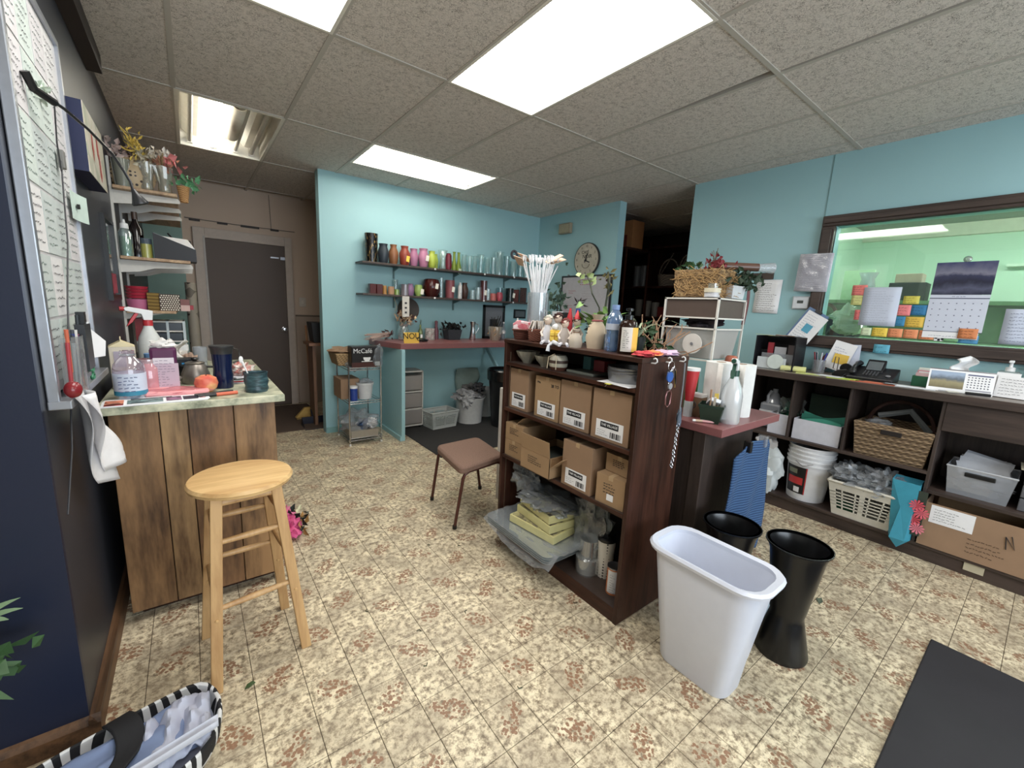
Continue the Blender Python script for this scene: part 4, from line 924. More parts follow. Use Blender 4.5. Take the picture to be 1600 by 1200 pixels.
ps = T('small_tree', 'small dark green plant sprig behind the tall glass cylinder', 'plant', (1.90, 2.02, .9)); B().cyl((0, 0, 0), .05, .3, 16).build('pot', BLACK, ps); foliage(60, (0, 0, .55), .05, .013, (.03, .03, .08), mat((54, 78, 60), .7), ps, sd=9); B().tube([(0, 0, .3), (0, 0, .55)], .005, 6).build('stem', BLACK, ps)

# --- shelf 1 (z 1.095)
def fluted(x, y, r, h, label, c=(150, 146, 130)):
    return tag(B().lathe(shell([(r*.4, 0), (r*.45, .01), (r*.8, h*.55), (r, h)], .004), 48, fn=lambda a, z: 1+.05*math.cos(12*a)).build('fluted_bowl', mat(c, .3), loc=(x, y, 1.095), smooth=True), label, 'bowl', 'fluted bowls on the top shelf of the bookshelf')
fluted(1.53, 1.845, .068, .068, 'larger pale fluted bowl at the left end of the top shelf'); fluted(1.525, 1.69, .058, .06, 'fluted bowl half behind the banded pot')
cp = T('banded_pot', 'cream banded ceramic pot with a thin cord around it', 'pot', (1.495, 1.555, 1.095))
B().lathe(shell([(.034, 0), (.046, .02), (.05, .045), (.044, .07), (.036, .08)], .004), 30).build('pot', mat((182, 178, 160), .4), cp, smooth=True)
B().lathe([(.0505, .04), (.0508, .055)], 30).build('dark_band', mat((70, 52, 44), .5), cp, smooth=True); B().lathe([(.036, 0), (.047, .02)], 30, (0, 0, .0005)).build('base_band', mat((90, 52, 38), .5), cp, smooth=True)
B().tube([(-.05, .03, .01), (-.052, .02, .07), (-.03, .0, .086), (-.045, -.03, .07), (-.05, -.035, .01)], .0022, 6).build('cord', mat((206, 190, 160), .8), cp)
tg = T('tray_stack', 'flat grey tray lying at the back of the top shelf of the bookshelf', 'tray', (1.60, 1.41, 1.095)); B().bb(-.10, .10, -.09, .09, 0, .014).build('tray', mat((96, 100, 92), .4), tg, bev=.004); B().bb(0, .08, .02, .07, .014, .08).build('teal_tin', mat((60, 110, 110), .4), tg); B().bb(0, .09, -.07, 0, .014, .07).build('red_tin', mat((130, 26, 34), .4), tg, bev=.003)
ck = T('cake_tins', 'stack of grey cake tins at the right end of the top shelf of the bookshelf', 'tin', (1.56, 1.155, 1.095))
for i in range(3): B().lathe(shell([(.092, 0), (.1, .045), (.104, .048)], .002), 36).build('tin', mat((140, 142, 146), .3, .6), ck, (0, 0, i*.012), smooth=True)
nt = T('note_sheets', 'loose white papers with a yellow tab hanging over the shelf edge', 'papers', (1.45, 1.13, 1.0955)); 
for i in range(3): B().obox((.02, -.0+i*.01, .001+i*.0012), (.08, .16, .0008), (0, 0, .1*i-.1)).build('sheet', PAPER, nt)
B().bb(-.035, -.018, .02, .045, 0, .002).build('yellow_tab', mat((230, 220, 50), .6), nt)
B().tube([(-.02, .04, 0), (-.03, .045, -.012), (-.02, .05, -.014)], .0012, 6).build('clip', CHROME, nt)

# --- cartons
def carton(x, y, z, w, d, h, c, label, lab=True, rz=0, flap=0, words=None, group='cardboard cartons on the bookshelf'):
    """front face towards -X, w along Y"""
    t = T('cardboard_box', label, 'box', (x, y, z), rz, group); b = B()
    e = .004
    if flap:
        for q in ((0, e, -w/2, w/2), (d-e, d, -w/2, w/2), (0, d, -w/2, -w/2+e), (0, d, w/2-e, w/2)): b.bb(*q, 0, h)
        b.bb(0, d, -w/2, w/2, 0, e)
    else: b.bb(0, d, -w/2, w/2, 0, h)
    b.build('carton', c, t, bev=.0015)
    if lab:
        lb = B().bb(-.001, 0, -w*.36, w*.36, h*.06, h*.40).build('label', PAPER, t)
        B().bb(-.0018, -.001, -w*.24, w*.24, h*.26, h*.37).build('black_block', INK, t)
        text('THE VILLAGE', w*.075, WHITE, t, (-.0022, 0, h*.315), RXW)
        for k in range(8): B().bb(-.0018, -.001, -w*.3+k*w*.035, -w*.3+k*w*.035+w*(.012+.008*(k % 3)), h*.09, h*.2).build('barcode_bar', INK, lb)
        scribble(w*.3, h*.12, 3, t, (-.0012, w*.33, h*.22), -VY, -VZ, INK, 'print', seed=int(w*1e4), th=.0006)
    else:
        scribble(w*.5, h*.4, 4, t, (-.0012, w*.25, h*.8), -VY, -VZ, INK, 'print', seed=int(h*1e4), th=.0016)
    for k in (words or []): text(k[0], k[3], INK, t, (-.0012, k[1], k[2]), RXW)
    if flap: pass
    else: B().bb(-.0006, d, -.012, .012, h-.02, h+.0006).build('tape', mat((178, 148, 108), .3), t)
    return t
carton(1.475, 1.846, .825, .168, .27, .235, CARD, 'first labelled carton from the left on the bookshelf')
carton(1.475, 1.607, .825, .19, .27, .225, CARD2, 'second labelled carton on the bookshelf, marked 28 TO', words=[('28 TO', -.06, .185, .022), ('PTA', .065, .19, .014)])
carton(1.475, 1.400, .825, .205, .27, .235, CARD, 'third labelled carton from the left on the upper carton row')
carton(1.465, 1.168, .825, .215, .27, .235, CARD, 'fourth labelled carton, nearest the keys')
carton(1.455, 1.845, .534, .165, .26, .10, CARD2, 'lower of the two small stacked cartons on the bookshelf', lab=False)
b2 = carton(1.455, 1.845, .635, .165, .26, .10, CARD2, 'upper of the two small stacked cartons, its flap raised', lab=False)
B().obox((.10, -.03, .125), (.17, .003, .07), (.9, 0, 0)).build('flap', CARD2, b2)
b3 = carton(1.415, 1.605, .534, .235, .27, .115, CARD2, 'open carton with its front flap standing up', lab=False, flap=1)
B().obox((-.003, .0, .155), (.003, .23, .09), (0, -.12, 0)).build('flap', CARD2, b3); B().obox((.12, -.165, .1), (.24, .1, .003), (-.7, 0, 0)).build('flap', CARD2, b3); B().bb(.02, .25, -.1, .1, .01, .08).build('contents', mat((50, 56, 52), .7), b3)
b4 = carton(1.45, 1.335, .534, .195, .27, .235, CARD, 'labelled carton standing on the lower carton row')
b5 = carton(1.455, 1.125, .534, .155, .2, .14, CARD2, 'small tan carton at the right end of the lower carton row', lab=False, rz=.06)
B().bb(-.001, 0, -.02, .015, .025, .055).build('barcode_label', PAPER, b5)
b6 = carton(1.50, 1.120, .676, .16, .2, .085, CARD2, 'carton resting on top of the small tan carton', lab=False, rz=-.05)

# --- bottom shelf (z .072)
tr = T('tray_bag', 'stack of clear plastic trays in a wrinkled plastic bag', 'trays', (1.52, 1.63, .075), .0); tr['category'] = 'tray'
for i in range(4): rings(B(), [(.125, .245, .03, .06+i*.012), (.15, .268, .04, .075+i*.012), (.158, .276, .042, .077+i*.012), (.158, .276, .042, .079+i*.012)]).build('tray', glass((214, 222, 226), .3, .08), tr, (-.05, 0, 0), smooth=True)
B().sheet(lambda u, v: (-.215+.34*v+.01*noise.noise(Vector((u*9, v*9, 3))), -.30+.58*u, (.115 if v > .16 else .115-(.16-v)*.6*(.55+.45*math.sin(PI*u*1.2)))+.014*noise.noise(Vector((u*7, v*7, 0)))), 30, 24).build('bag_sheet', glass((214, 218, 220), .26, .12, .004), tr, smooth=True)
def ybox(z, y, x, rz, w, label):
    t = T('yellow_box', label, 'box', (x, y, z), rz, 'flat pale yellow boxes on the plastic trays')
    B().bb(-.09, .09, -w/2, w/2, 0, .042).build('box', mat((206, 198, 132), .6), t, bev=.002); B().bb(-.08, .08, -w/2+.01, w/2-.01, .042, .044).build('lid_print', m_patch([(70, 60, 54), (190, 180, 120), (120, 110, 90)], 40), t); return t
ybox(.195, 1.60, 1.49, .12, .33, 'lower flat yellow box lying on the plastic trays'); ybox(.241, 1.60, 1.515, -.06, .30, 'middle flat yellow box of the pile'); ybox(.287, 1.605, 1.53, -.12, .29, 'topmost flat yellow box under plastic film')
B().blob((.02, -.02, .27), (.13, .18, .03), .4, 7, 16, 3).build('plastic_film', glass((214, 218, 220), .2, .1, .006), tr, smooth=True)
B().blob((.02, .18, .33), (.06, .1, .08), .5, 2, 14, 3).build('plastic_film', glass((214, 218, 220), .16, .1, .006), tr, smooth=True)
B().blob((.08, -.30, .22), (.05, .11, .15), .4, 12, 16, 3).build('plastic_film', glass((214, 218, 220), .16, .1, .006), tr, smooth=True)
gj = T('glass_jars', 'two clear glass jars nested together on the bottom shelf', 'jar', (1.555, 1.30, .072)); B().lathe(shell([(.062, 0), (.064, .085), (.05, .09)], .003), 30).build('jar', glass((230, 232, 232), .15, .04), gj, smooth=True); B().lathe(shell([(.045, 0), (.047, .09), (.05, .1)], .003), 30, (0, 0, .085)).build('jar', glass((230, 232, 232), .15, .04), gj, smooth=True); B().lathe([(0, 0), (.056, 0), (.056, .02), (0, .02)], 28, (0, 0, .004)).build('white_base', mat((196, 196, 192), .5), gj, smooth=True)
tm = T('travel_mug', 'tall dotted travel mug with black lid on the bottom shelf', 'mug', (1.60, 1.225, .072)); B().lathe([(0, 0), (.036, 0), (.044, .2), (0, .2)], 28).build('body', m_dots((206, 200, 188), (60, 52, 54), 62, .3), tm, smooth=True); B().lathe([(.047, .2), (.048, .215), (.04, .22), (.038, .212), (0, .21)], 28).build('lid', BLACK, tm, smooth=True)
tm2 = T('travel_mug', 'dark mug behind the dotted travel mug', 'mug', (1.72, 1.15, .072)); B().lathe([(0, 0), (.04, 0), (.046, .22), (0, .22)], 24).build('body', mat((30, 32, 36), .4), tm2, smooth=True); B().lathe([(.048, .22), (.048, .24), (0, .24)], 24).build('lid', BLACK, tm2, smooth=True)
B().lathe(shell(cylp(.2, .03), .002), 18); tag(B().lathe([(0, 0), (.03, 0), (.032, .16), (0, .16)], 20).build('teal_cup', mat((60, 130, 130), .4), loc=(1.705, 1.07, .072), smooth=True), 'teal cup partly hidden at the end of the bottom shelf', 'cup')
for x, y, c, c2, lab in ((1.535, 1.115, (206, 206, 208), (190, 104, 44), 'orange and white food can on the bottom shelf'), (1.525, 1.05, (206, 208, 214), (110, 120, 150), 'white and blue food can at the end of the bottom shelf')):
    t = T('food_can', lab, 'can', (x, y, .072), -.5); B().cyl((0, 0, 0), .034 if y > 1.1 else .026, .135, 24).build('body', mat(c2, .4), t, smooth=True)
    r_ = .0343 if y > 1.1 else .0263; B().sheet(lambda u, v: (r_*math.sin(-1.4+1.5*u), -r_*math.cos(-1.4+1.5*u), .01+.115*v), 8, 1).build('label', mat(c, .5), t, smooth=True); B().lathe([(r_+.001, .132), (r_+.001, .138), (r_-.004, .136), (0, .135)], 24).build('rim', STEEL, t, smooth=True)
    scribble(.03, .1, 8, t, (-.034, -.027, .118), Vector((.7, -.7, 0)), -VZ, INK, 'print', seed=4, th=.0007)

# --- keys and chains on the hooks
ky = T('key_bunch', 'bunch of keys with blue tag and carabiner hanging on the bookshelf end', 'keys', (1.605, .984, 1.19)); ky['category'] = 'key'
def ring(b, c, r, w=.0016, ax='y', n=14, s=1): return b.tube([(c[0]+r*math.cos(2*PI*k/n), c[1], c[2]+s*r*math.sin(2*PI*k/n)) if ax == 'y' else (c[0], c[1]+r*math.cos(2*PI*k/n), c[2]+s*r*math.sin(2*PI*k/n)) for k in range(n)], w, 6, True)
b = B(); ring(b, (0, 0, .0), .022); ring(b, (.02, 0, -.02), .016); ring(b, (.0, 0, -.075), .008); b.build('key_ring', CHROME, ky, smooth=True)
B().lathe([(0, 0), (.022, 0), (.022, .005), (0, .005)], 20).build('blue_tag', mat((40, 90, 170), .4), ky, (-.008, -.002, -.045), rot=(PI/2, 0, 0)); B().cyl((0, 0, 0), .014, .006, 16).build('grey_fob', mat((150, 150, 154), .4), ky, (0, -.002, -.085), rot=(PI/2, 0, 0))
for i, (x, a, L) in enumerate(((.03, .25, .06), (.035, .1, .075), (-.02, -.2, .035), (.012, .4, .03))):
    B().add([(x-.006, 0, -.02), (x+.006, 0, -.02), (x+.005+a*L, 0, -.02-L), (x-.004+a*L, 0, -.02-L), (x-.006, -.002, -.02), (x+.006, -.002, -.02), (x+.005+a*L, -.002, -.02-L), (x-.004+a*L, -.002, -.02-L)], [(0, 1, 2, 3), (7, 6, 5, 4), (0, 4, 5, 1), (1, 5, 6, 2), (2, 6, 7, 3), (3, 7, 4, 0)]).build('key', (STEEL, mat((190, 150, 80), .3, .8), CHROME, STEEL)[i], ky)
B().tube([(-.012, 0, -.11), (.012, 0, -.105), (.022, 0, -.12), (.018, 0, -.165), (.0, 0, -.178), (-.014, 0, -.165), (-.018, 0, -.13)], .0032, 8, True).build('carabiner', mat((160, 110, 110), .3, .9), ky, smooth=True)
cn = T('chain_leash', 'braided grey leash ending in steel chain on the far hook of the bookshelf end', 'chain', (1.71, .984, 1.20))
B().tube([(0, 0, 0), (.004, 0, -.1), (.002, 0, -.2), (.004, 0, -.235)], .0035, 6).build('strap', mat((120, 126, 132), .6), cn)
b = B()
for k in range(26):
    z = -.24-k*.0095; ring(b, (.004-.0006*k+.003*math.sin(k), 0, z), .007, .0016, 'y' if k % 2 else 'x', 8, 1.0)
b.build('chain_links', CHROME, cn, smooth=True); B().blob((.004, 0, -.25), (.012, .01, .04), .3, 2, 8).build('blue_clip', mat((110, 126, 146), .4, .5), cn, smooth=True)

# ================================================================== ISLAND (z .9)
pb = T('green_pot', 'small square dark green plastic pot holding tools on the pink island corner', 'pot', (1.985, .975, .9), .35)
b = B(); b.add(B().taper((0, 0), (.075, .075), (.105, .105), 0, .085).v, [(0, 1, 2, 3), (0, 1, 5, 4), (1, 2, 6, 5), (2, 3, 7, 6), (3, 0, 4, 7)])
b.build('pot', mat((22, 50, 36), .4), pb, solid=.003); B().taper((0, 0), (.109, .109), (.111, .111), .078, .088).v
r = B()
for q in ((-.056, .056, -.056, -.052), (-.056, .056, .052, .056), (-.056, -.052, -.052, .052), (.052, .056, -.052, .052)): r.bb(*q, .078, .09)
r.build('rim', mat((22, 50, 36), .4), pb)
B().obox((-.01, .01, .09), (.028, .004, .14), (0, .15, .3)).build('wooden_tag', mat((178, 140, 106), .7), pb); B().obox((-.035, -.01, .08), (.01, .01, .11), (0, -.35, .2)).build('pen', mat((190, 178, 160), .5), pb)
B().obox((.02, 0, .095), (.07, .05, .02), (.3, .5, .4)).build('tissue', mat((220, 224, 230), .8), pb, bev=.004); B().obox((.045, -.01, .10), (.012, .02, .07), (0, .4, .2)).build('yellow_clip', mat((224, 200, 60), .4), pb)
def spray(x, y, z, bodym, trig, nozz, label, s=1.0, rz=0, neck=None):
    t = T('spray_bottle', label, 'bottle', (x, y, z), rz)
    B().lathe([(0, 0), (.040*s, 0), (.043*s, .01*s), (.043*s, .12*s), (.036*s, .155*s), (.018*s, .195*s), (.016*s, .205*s), (0, .205*s)], 28).build('body', bodym, t, smooth=True)
    B().cyl((0, 0, .205*s), .0175*s, .024*s, 18).build('collar', trig, t, smooth=True)
    B().prism([(.016*s, .229*s), (.02*s, .27*s), (-.06*s, .285*s), (-.075*s, .28*s), (-.072*s, .268*s), (-.02*s, .255*s), (-.014*s, .229*s)], -.011*s, .011*s, 'y').build('head', nozz, t, bev=.003)
    B().prism([(-.035*s, .268*s), (-.025*s, .262*s), (-.05*s, .22*s), (-.072*s, .2*s), (-.055*s, .235*s)], -.007*s, .007*s, 'y').build('trigger', trig, t, bev=.002)
    B().cyl((0, 0, 0), .009*s, .018*s, 12).build('nozzle', trig, t, (-.07*s, 0, .276*s), rot=(0, -PI/2, 0)); return t
GRD = mat((20, 70, 52), .4)
sb_ = spray(2.06, .925, .9, glass((238, 240, 242), .6, .2), GRD, mat((226, 228, 230), .35), 'clear spray bottle with green collar and trigger on the pink island', 1.12, .3)
scribble(.02, .1, 9, sb_, (-.03, -.037, .13), Vector((.9, -.3, 0)), -VZ, mat((60, 120, 90), .7), 'print', seed=2, th=.001)
def roll(x, y, z, r, h, label, rot=None, rz=0):
    t = T('paper_towel', label, 'paper', (x, y, z), rz, None, rot); B().lathe([(.02, 0), (r, 0), (r, h), (.02, h)], 36).build('roll', mat((220, 220, 218), .9), t, smooth=True)
    B().sheet(lambda u, v: (-r-.001-.07*u*u, -.02-.06*u, v*h), 6, 3).build('loose_sheet', mat((222, 220, 216), .9), t, solid=.001, smooth=True); B().lathe([(.019, -.001), (.023, -.001), (.023, h+.001), (.019, h+.001)], 16).build('core', CARD, t); return t
roll(2.14, 1.035, .9, .07, .28, 'white paper towel roll standing in front of the drawer tower'); roll(2.27, .99, .9, .068, .27, 'second white paper towel roll, right of the first')
so = tag(B().lathe([(0, 0), (.03, 0), (.032, .02), (.03, .13), (.022, .14), (0, .142)], 16).build('rust_candle', mat((176, 86, 52), .4), loc=(2.36, 1.09, 1.06), smooth=True), 'rust orange cylinder standing above the towel rolls', 'candle')
tag(B().bb(-.05, .05, -.05, .05, 0, .158).build('white_box', OFFW, loc=(2.37, 1.085, .9), bev=.003), 'plain white box below the rust orange cylinder', 'box')
rp = T('red_tumbler', 'red plastic cup with a white lid behind the bookshelf end', 'cup', (1.99, 1.10, .9)); B().lathe([(0, .08), (.02, .08), (.035, .235), (0, .235)], 18, fn=lambda a, z: 1+.04*math.cos(16*a)).build('cup', mat((196, 30, 40), .4), rp, smooth=True); B().cyl((0, 0, .235), .037, .014, 18).build('lid', WHITE, rp, smooth=True); B().cyl((0, 0, 0), .022, .08, 14).build('stand', mat((200, 210, 214), .5), rp)
tag(B().bb(-.03, .03, -.03, .03, 0, .2).build('green_box', mat((40, 120, 40), .5), loc=(2.09, 1.16, .922), bev=.004), 'green box seen between the red cup and the towel rolls', 'box')
kj = T('kraft_jar', 'small kraft box with brass ring and white lid on the island', 'box', (2.05, 1.10, .9)); B().bb(-.035, .025, -.05, .03, 0, .1).build('box', CARD, kj); B().bb(-.037, .027, -.052, .032, .1, .115).build('lid', WHITE, kj); B().tube([(-.037, -.01+.016*math.cos(a*PI/6), .06+.016*math.sin(a*PI/6)) for a in range(12)], .003, 6, True).build('ring', STEEL, kj)
for i in range(3): tag(B().tube([(1.92-.01*i, 1.0+.01*i, .908), (1.97-.01*i, .93+.02*i, .908)], .006, 8).build('marker_pen', mat(((220, 160, 160), (200, 170, 140), (226, 224, 220))[i], .4), smooth=True), ('pink', 'tan', 'white')[i]+' pen lying by the green pot on the pink island', 'pen')
# towel clipped on the island end
twl = T('blue_towel', 'ribbed blue towel clipped to the end of the island', 'towel', (2.19, .865, 0))
def tw_fn(u, v):
    w = .43+.05*math.sin(v*2.2); x = (u-.5)*w+.02-.05*v; return (x, -.014*math.sin(u*11+v*4)-.02, .80-.05*(2*u-1)**4-(.58+.05*math.sin(u*3))*v)
B().sheet(tw_fn, 24, 40).build('towel', m_stripe((30, 62, 104), (58, 96, 142), 480), twl, smooth=True, solid=.006)
for x in (-.08, .09): B().bb(x-.012, x+.012, -.045, -.01, .765, .82).build('clip', CLEARB if x > 0 else BLACK, twl, bev=.003)
# objects in and on the drawer tower
rl = T('ribbon_reel', 'round white ribbon reel against the clear tub of the tower', 'reel', (2.196, 1.235, 1.255)); B().lathe([(0, 0), (.055, 0), (.055, .008), (0, .008)], 32).build('reel', mat((206, 200, 194), .6), rl, rot=(0, -PI/2, 0), smooth=True)
B().cyl((0, 0, 0), .008, .003, 14).build('hub', GREY, rl, (-.009, 0, 0), rot=(0, -PI/2, 0))
B().blob((2.35, 1.27, 1.37), (.09, .1, .035), .4, 4, 14).build('fabric_scraps', mat((44, 34, 38), .9), None, smooth=True); tag(bpy.data.objects['fabric_scraps'], 'dark scraps heaped on the clear tub in the tower', 'scraps')
hb = T('hay_basket', 'rectangular hay-covered basket on top of the drawer tower', 'basket', (2.32, 1.285, 1.509))
th = NT('hay'); n_ = th.noise(th.map(th.obj(), (40, 40, 90), (.5, .4, .2)), 1, 5, .7); HAY = th.done(th.ramp(n_, [(.35, rgb((70, 50, 28))), (.5, rgb((134, 102, 62))), (.68, rgb((186, 156, 104)))]), .9, 0, n_, 1, .01)
B().taper((0, 0), (.16, .24), (.18, .27), 0, .15).build('basket', HAY, hb, bev=.008)
rr = random.Random(5); b = B()
for _ in range(170):
    p = Vector((-.088, rr.uniform(-.13, .13), rr.uniform(.01, .15))) if rr.random() < .6 else Vector((rr.uniform(-.09, .09), -.132, rr.uniform(.01, .15)))
    q = Vector((rr.uniform(-.006, .006), rr.uniform(-.04, .04), rr.uniform(-.03, .03))); b.tube([p-q, p+q+Vector((-.004, -.004, 0))], .0013, 4)
stuff(b.build('straw', mat((176, 138, 82), .9), hb)); foliage(26, (-.02, .09, .16), .05, .02, (.03, .05, .01), mat((40, 80, 36), .6), hb, sd=7); foliage(46, (-.02, -.06, .175), .03, .01, (.03, .035, .02), mat((130, 34, 44), .7), hb, 'red_blossom', 8)
sprigs(7, (0, -.05, .18), .08, .04, mat((86, 70, 50), .8), hb); sprigs(9, (-.05, -.06, .12), .02, .1, mat((150, 120, 80), .8), hb, 'loose_straw', .002, 7, 1, .1)
cr_ = T('cellophane_roll', 'brown cellophane roll lying behind the hay basket', 'roll', (2.42, 1.12, 1.685)); B().tube([(-.1, .14, .0), (.1, -.03, 0)], .022, 14).build('roll', mat((88, 60, 48), .3), cr_, smooth=True); B().tube([(.1, -.03, 0), (.17, -.08, 0)], [.02, .03], 12).build('cellophane_end', CLEARB, cr_, smooth=True)
wb_ = T('white_tubs', 'two small white tubs stacked in front of the hay basket', 'tub', (2.235, 1.18, 1.509)); B().cyl((0, 0, 0), .038, .024, 24).build('lower_tub', mat((190, 190, 194), .4), wb_, smooth=True); B().cyl((0, 0, .024), .042, .022, 24).build('upper_tub', mat((206, 196, 170), .4), wb_, smooth=True); B().cyl((0, 0, .046), .026, .025, 20).build('clear_cup', CLEAR, wb_, smooth=True)
iv = T('ivy_pot', 'white box planter with dark ivy and a maroon ribbon on the tower', 'plant', (2.42, 1.165, 1.509)); B().taper((0, 0), (.13, .07), (.15, .08), 0, .07).build('planter', mat((190, 192, 196), .5), iv, bev=.003); foliage(110, (.06, -.02, .10), .045, .016, (.07, .03, .02), mat((30, 54, 32), .6), iv, sd=15)
B().sheet(lambda u, v: (.075+.035*u+.012*math.sin(4*v), -.045, .07-.21*v), 4, 10).build('maroon_ribbon', mat((96, 20, 34), .5), iv, solid=.002, smooth=True)
B().sheet(lambda u, v: (-.1, -.1+.16*u, .004+.02*v), 2, 2); tag(B().bb(-.06, .06, -.09, .09, 0, .02).build('paper_pad', mat((190, 180, 170), .7), loc=(2.26, 1.405-.08, 1.5095)), 'grey paper pad under the hay basket', 'paper') if False else None
gw = T('curly_twigs', 'bundle of curly dry twigs in a dark pot beside the drawer tower', 'twigs', (2.03, 1.36, .9)); gw['category'] = 'plant'
B().lathe(shell([(.05, 0), (.07, .16)], .004), 18).build('pot', mat((40, 36, 34), .6), gw, smooth=True)
rr = random.Random(21); b = B()
for k in range(34):
    a = rr.uniform(0, 2*PI); p = Vector((0, 0, .12)); pts = [p]; d = Vector((math.cos(a)*.35, math.sin(a)*.35, 1))
    for i in range(9): p = p+d.normalized()*.045; pts.append(p); d = d+Vector((rr.uniform(-.6, .6), rr.uniform(-.6, .6), rr.uniform(-.35, .35)))
    b.tube(pts, .0028, 4)
stuff(b.build('twigs', mat((150, 112, 80), .8), gw))
for i, (x, y) in enumerate(((2.18, 1.75), (2.3, 1.95))):
    g = T('dark_bush', ('nearer', 'farther')[i]+' dark green bushy plant on the island behind the bookshelf', 'plant', (x, y, .9)); B().cyl((0, 0, 0), .06, .12, 16).build('pot', BLACK, g); foliage(130, (0, 0, .26), .06, .02, (.07, .08, .07), mat((34, 52, 36), .7), g, sd=i+3); sprigs(12, (0, 0, .1), .25, .1, mat((60, 50, 40), .8), g)

# ================================================================== RIGHT COUNTER, ON TOP (z 1.035)
ZR = 1.035
org = T('desk_organizer', 'black-framed desktop organizer holding packets and a round card', 'organizer', (3.60, 1.31, ZR))
for q in ((-.1, .1, -.14, -.13, 0, .25), (-.1, .1, .13, .14, 0, .25), (.09, .1, -.13, .13, 0, .25), (-.1, .1, -.13, .13, 0, .008), (-.01, .0, -.13, .13, 0, .14)): B().bb(*q).build('panel', mat((26, 26, 30), .3), org, bev=.002)
B().bb(-.06, -.055, -.12, .10, .01, .12).build('clear_panel', CLEARB, org); B().bb(-.04, -.03, .03, .07, .02, .20).build('red_packet', mat((150, 30, 44), .5), org); B().bb(-.042, -.032, -.06, .02, .02, .17).build('grey_packet', mat((170, 170, 176), .5), org); B().bb(-.04, -.032, -.12, -.07, .02, .19).build('foil_packet', mat((120, 110, 110), .25, .6), org)
B().lathe([(0, 0), (.055, 0), (.055, .003), (0, .003)], 28).build('round_card', mat((200, 210, 204), .6), org, (-.105, -.02, .062), rot=(0, -PI/2+.1, 0)); B().bb(-.10, -.098, -.09, .11, .0, .09).build('card', mat((196, 204, 206), .6), org)
for i, c in enumerate(((214, 220, 120), (200, 200, 206), (220, 160, 110), (196, 206, 214))): B().obox((.0, .1-.06*i, .252+.002*i), (.14, .12, .002), (.05, .05, .2*i)).build('sheet', mat(c, .7), org)
tag(B().tube([(3.50, 1.25, ZR+.022), (3.55, 1.10, ZR+.022)], .021, 16).build('yellow_roll', mat((206, 206, 130), .6), smooth=True), 'pale yellow paper roll lying on the work counter', 'roll')
def pile(x, y, lst, label, grp=None, z=ZR):
    t = T('paper_sheets', label, 'paper', (x, y, z), 0, grp)
    for i, (dx, dy, w, h, rz, c) in enumerate(lst): B().obox((dx, dy, .0012+i*.0014), (h, w, .001), (0, 0, rz)).build('sheet', mat(c, .8), t)
    return t
pile(3.50, 1.0, [(.02, 0, .24, .12, .1, (190, 190, 140)), (0, .04, .2, .1, .3, (206, 210, 120)), (.03, -.05, .15, .1, -.2, (200, 204, 206)), (-.01, -.07, .12, .07, -.1, (222, 222, 224))], 'flat pale yellow and white papers near the pen cup')
pile(3.49, .86, [(0, 0, .17, .1, .2, (176, 196, 40)), (0, .01, .16, .09, .15, (186, 206, 50))], 'lime green paper pad in front of the telephone')
pile(3.47, .70, [(0, 0, .22, .08, .1, (206, 96, 60)), (.03, -.03, .16, .07, 0, (214, 110, 70))], 'orange paper under the telephone edge')
pile(3.52, .535, [(0, 0, .24, .11, .15, (214, 218, 226)), (.0, .02, .2, .09, -.05, (228, 230, 236))], 'white envelopes lying to the right of the telephone')
pc = T('pen_cup', 'clear cup of pens on the work counter', 'cup', (3.72, 1.075, ZR)); B().lathe(shell(cylp(.095, .04), .002), 20).build('cup', CLEARB, pc, smooth=True)
for i, c in enumerate(((40, 60, 130), (220, 220, 224), (150, 30, 50), (30, 36, 60), (200, 204, 210), (50, 70, 160), (60, 64, 70))): a = i*.9; B().tube([(.015*math.cos(a), .015*math.sin(a), .006), (.035*math.cos(a), .04*math.sin(a), .15)], .0045, 6).build('pen', mat(c, .4), pc, smooth=True)
tp = T('tape_dispenser', 'black desk tape dispenser with a wire loop on the work counter', 'dispenser', (3.66, .905, ZR)); B().prism([(-.06, 0), (.06, 0), (.06, .02), (.03, .045), (-.02, .055), (-.06, .03)], -.025, .025, 'x').build('body', BLACK, tp, bev=.004)
B().lathe([(.012, -.012), (.034, -.012), (.034, .012), (.012, .012)], 24).build('tape_roll', mat((30, 30, 34), .15), tp, (0, -.01, .06), rot=(0, PI/2, 0), smooth=True); B().tube([(-.02, .035, .04), (-.02, .035, .13), (-.02, .055, .135), (-.02, .06, .05)], .003, 6, True).build('wire_loop', mat((70, 60, 56), .4), tp)
pg = T('leaning_papers', 'white note sheets with a yellow note leaning behind the tape dispenser', 'paper', (3.80, .98, ZR))
B().obox((0, 0, .13), (.002, .14, .21), (.25, .15, 0)).build('sheet', PAPER, pg); B().obox((.01, -.05, .12), (.002, .13, .2), (-.05, .12, 0)).build('sheet', mat((196, 204, 224), .8), pg); B().obox((-.008, -.01, .11), (.002, .09, .07), (.15, .12, 0)).build('yellow_note', mat((232, 190, 40), .7), pg); B().obox((.0, .08, .08), (.002, .08, .1), (.6, .1, 0)).build('red_card', mat((90, 26, 34), .6), pg)
scribble(.1, .06, 3, pg, (-.004, .04, .21), Vector((0, -.97, -.24)), -VZ, mat((110, 120, 170), .8), seed=3)
tel = T('telephone', 'black desk telephone with handset at the left', 'telephone', (3.66, .75, ZR))
B().prism([(-.09, .01), (.09, .03), (.09, .075), (-.09, .028)], -.145, .13, 'x').build('base', mat((24, 24, 28), .35), tel, bev=.005, rot=(0, 0, 0)) if False else None
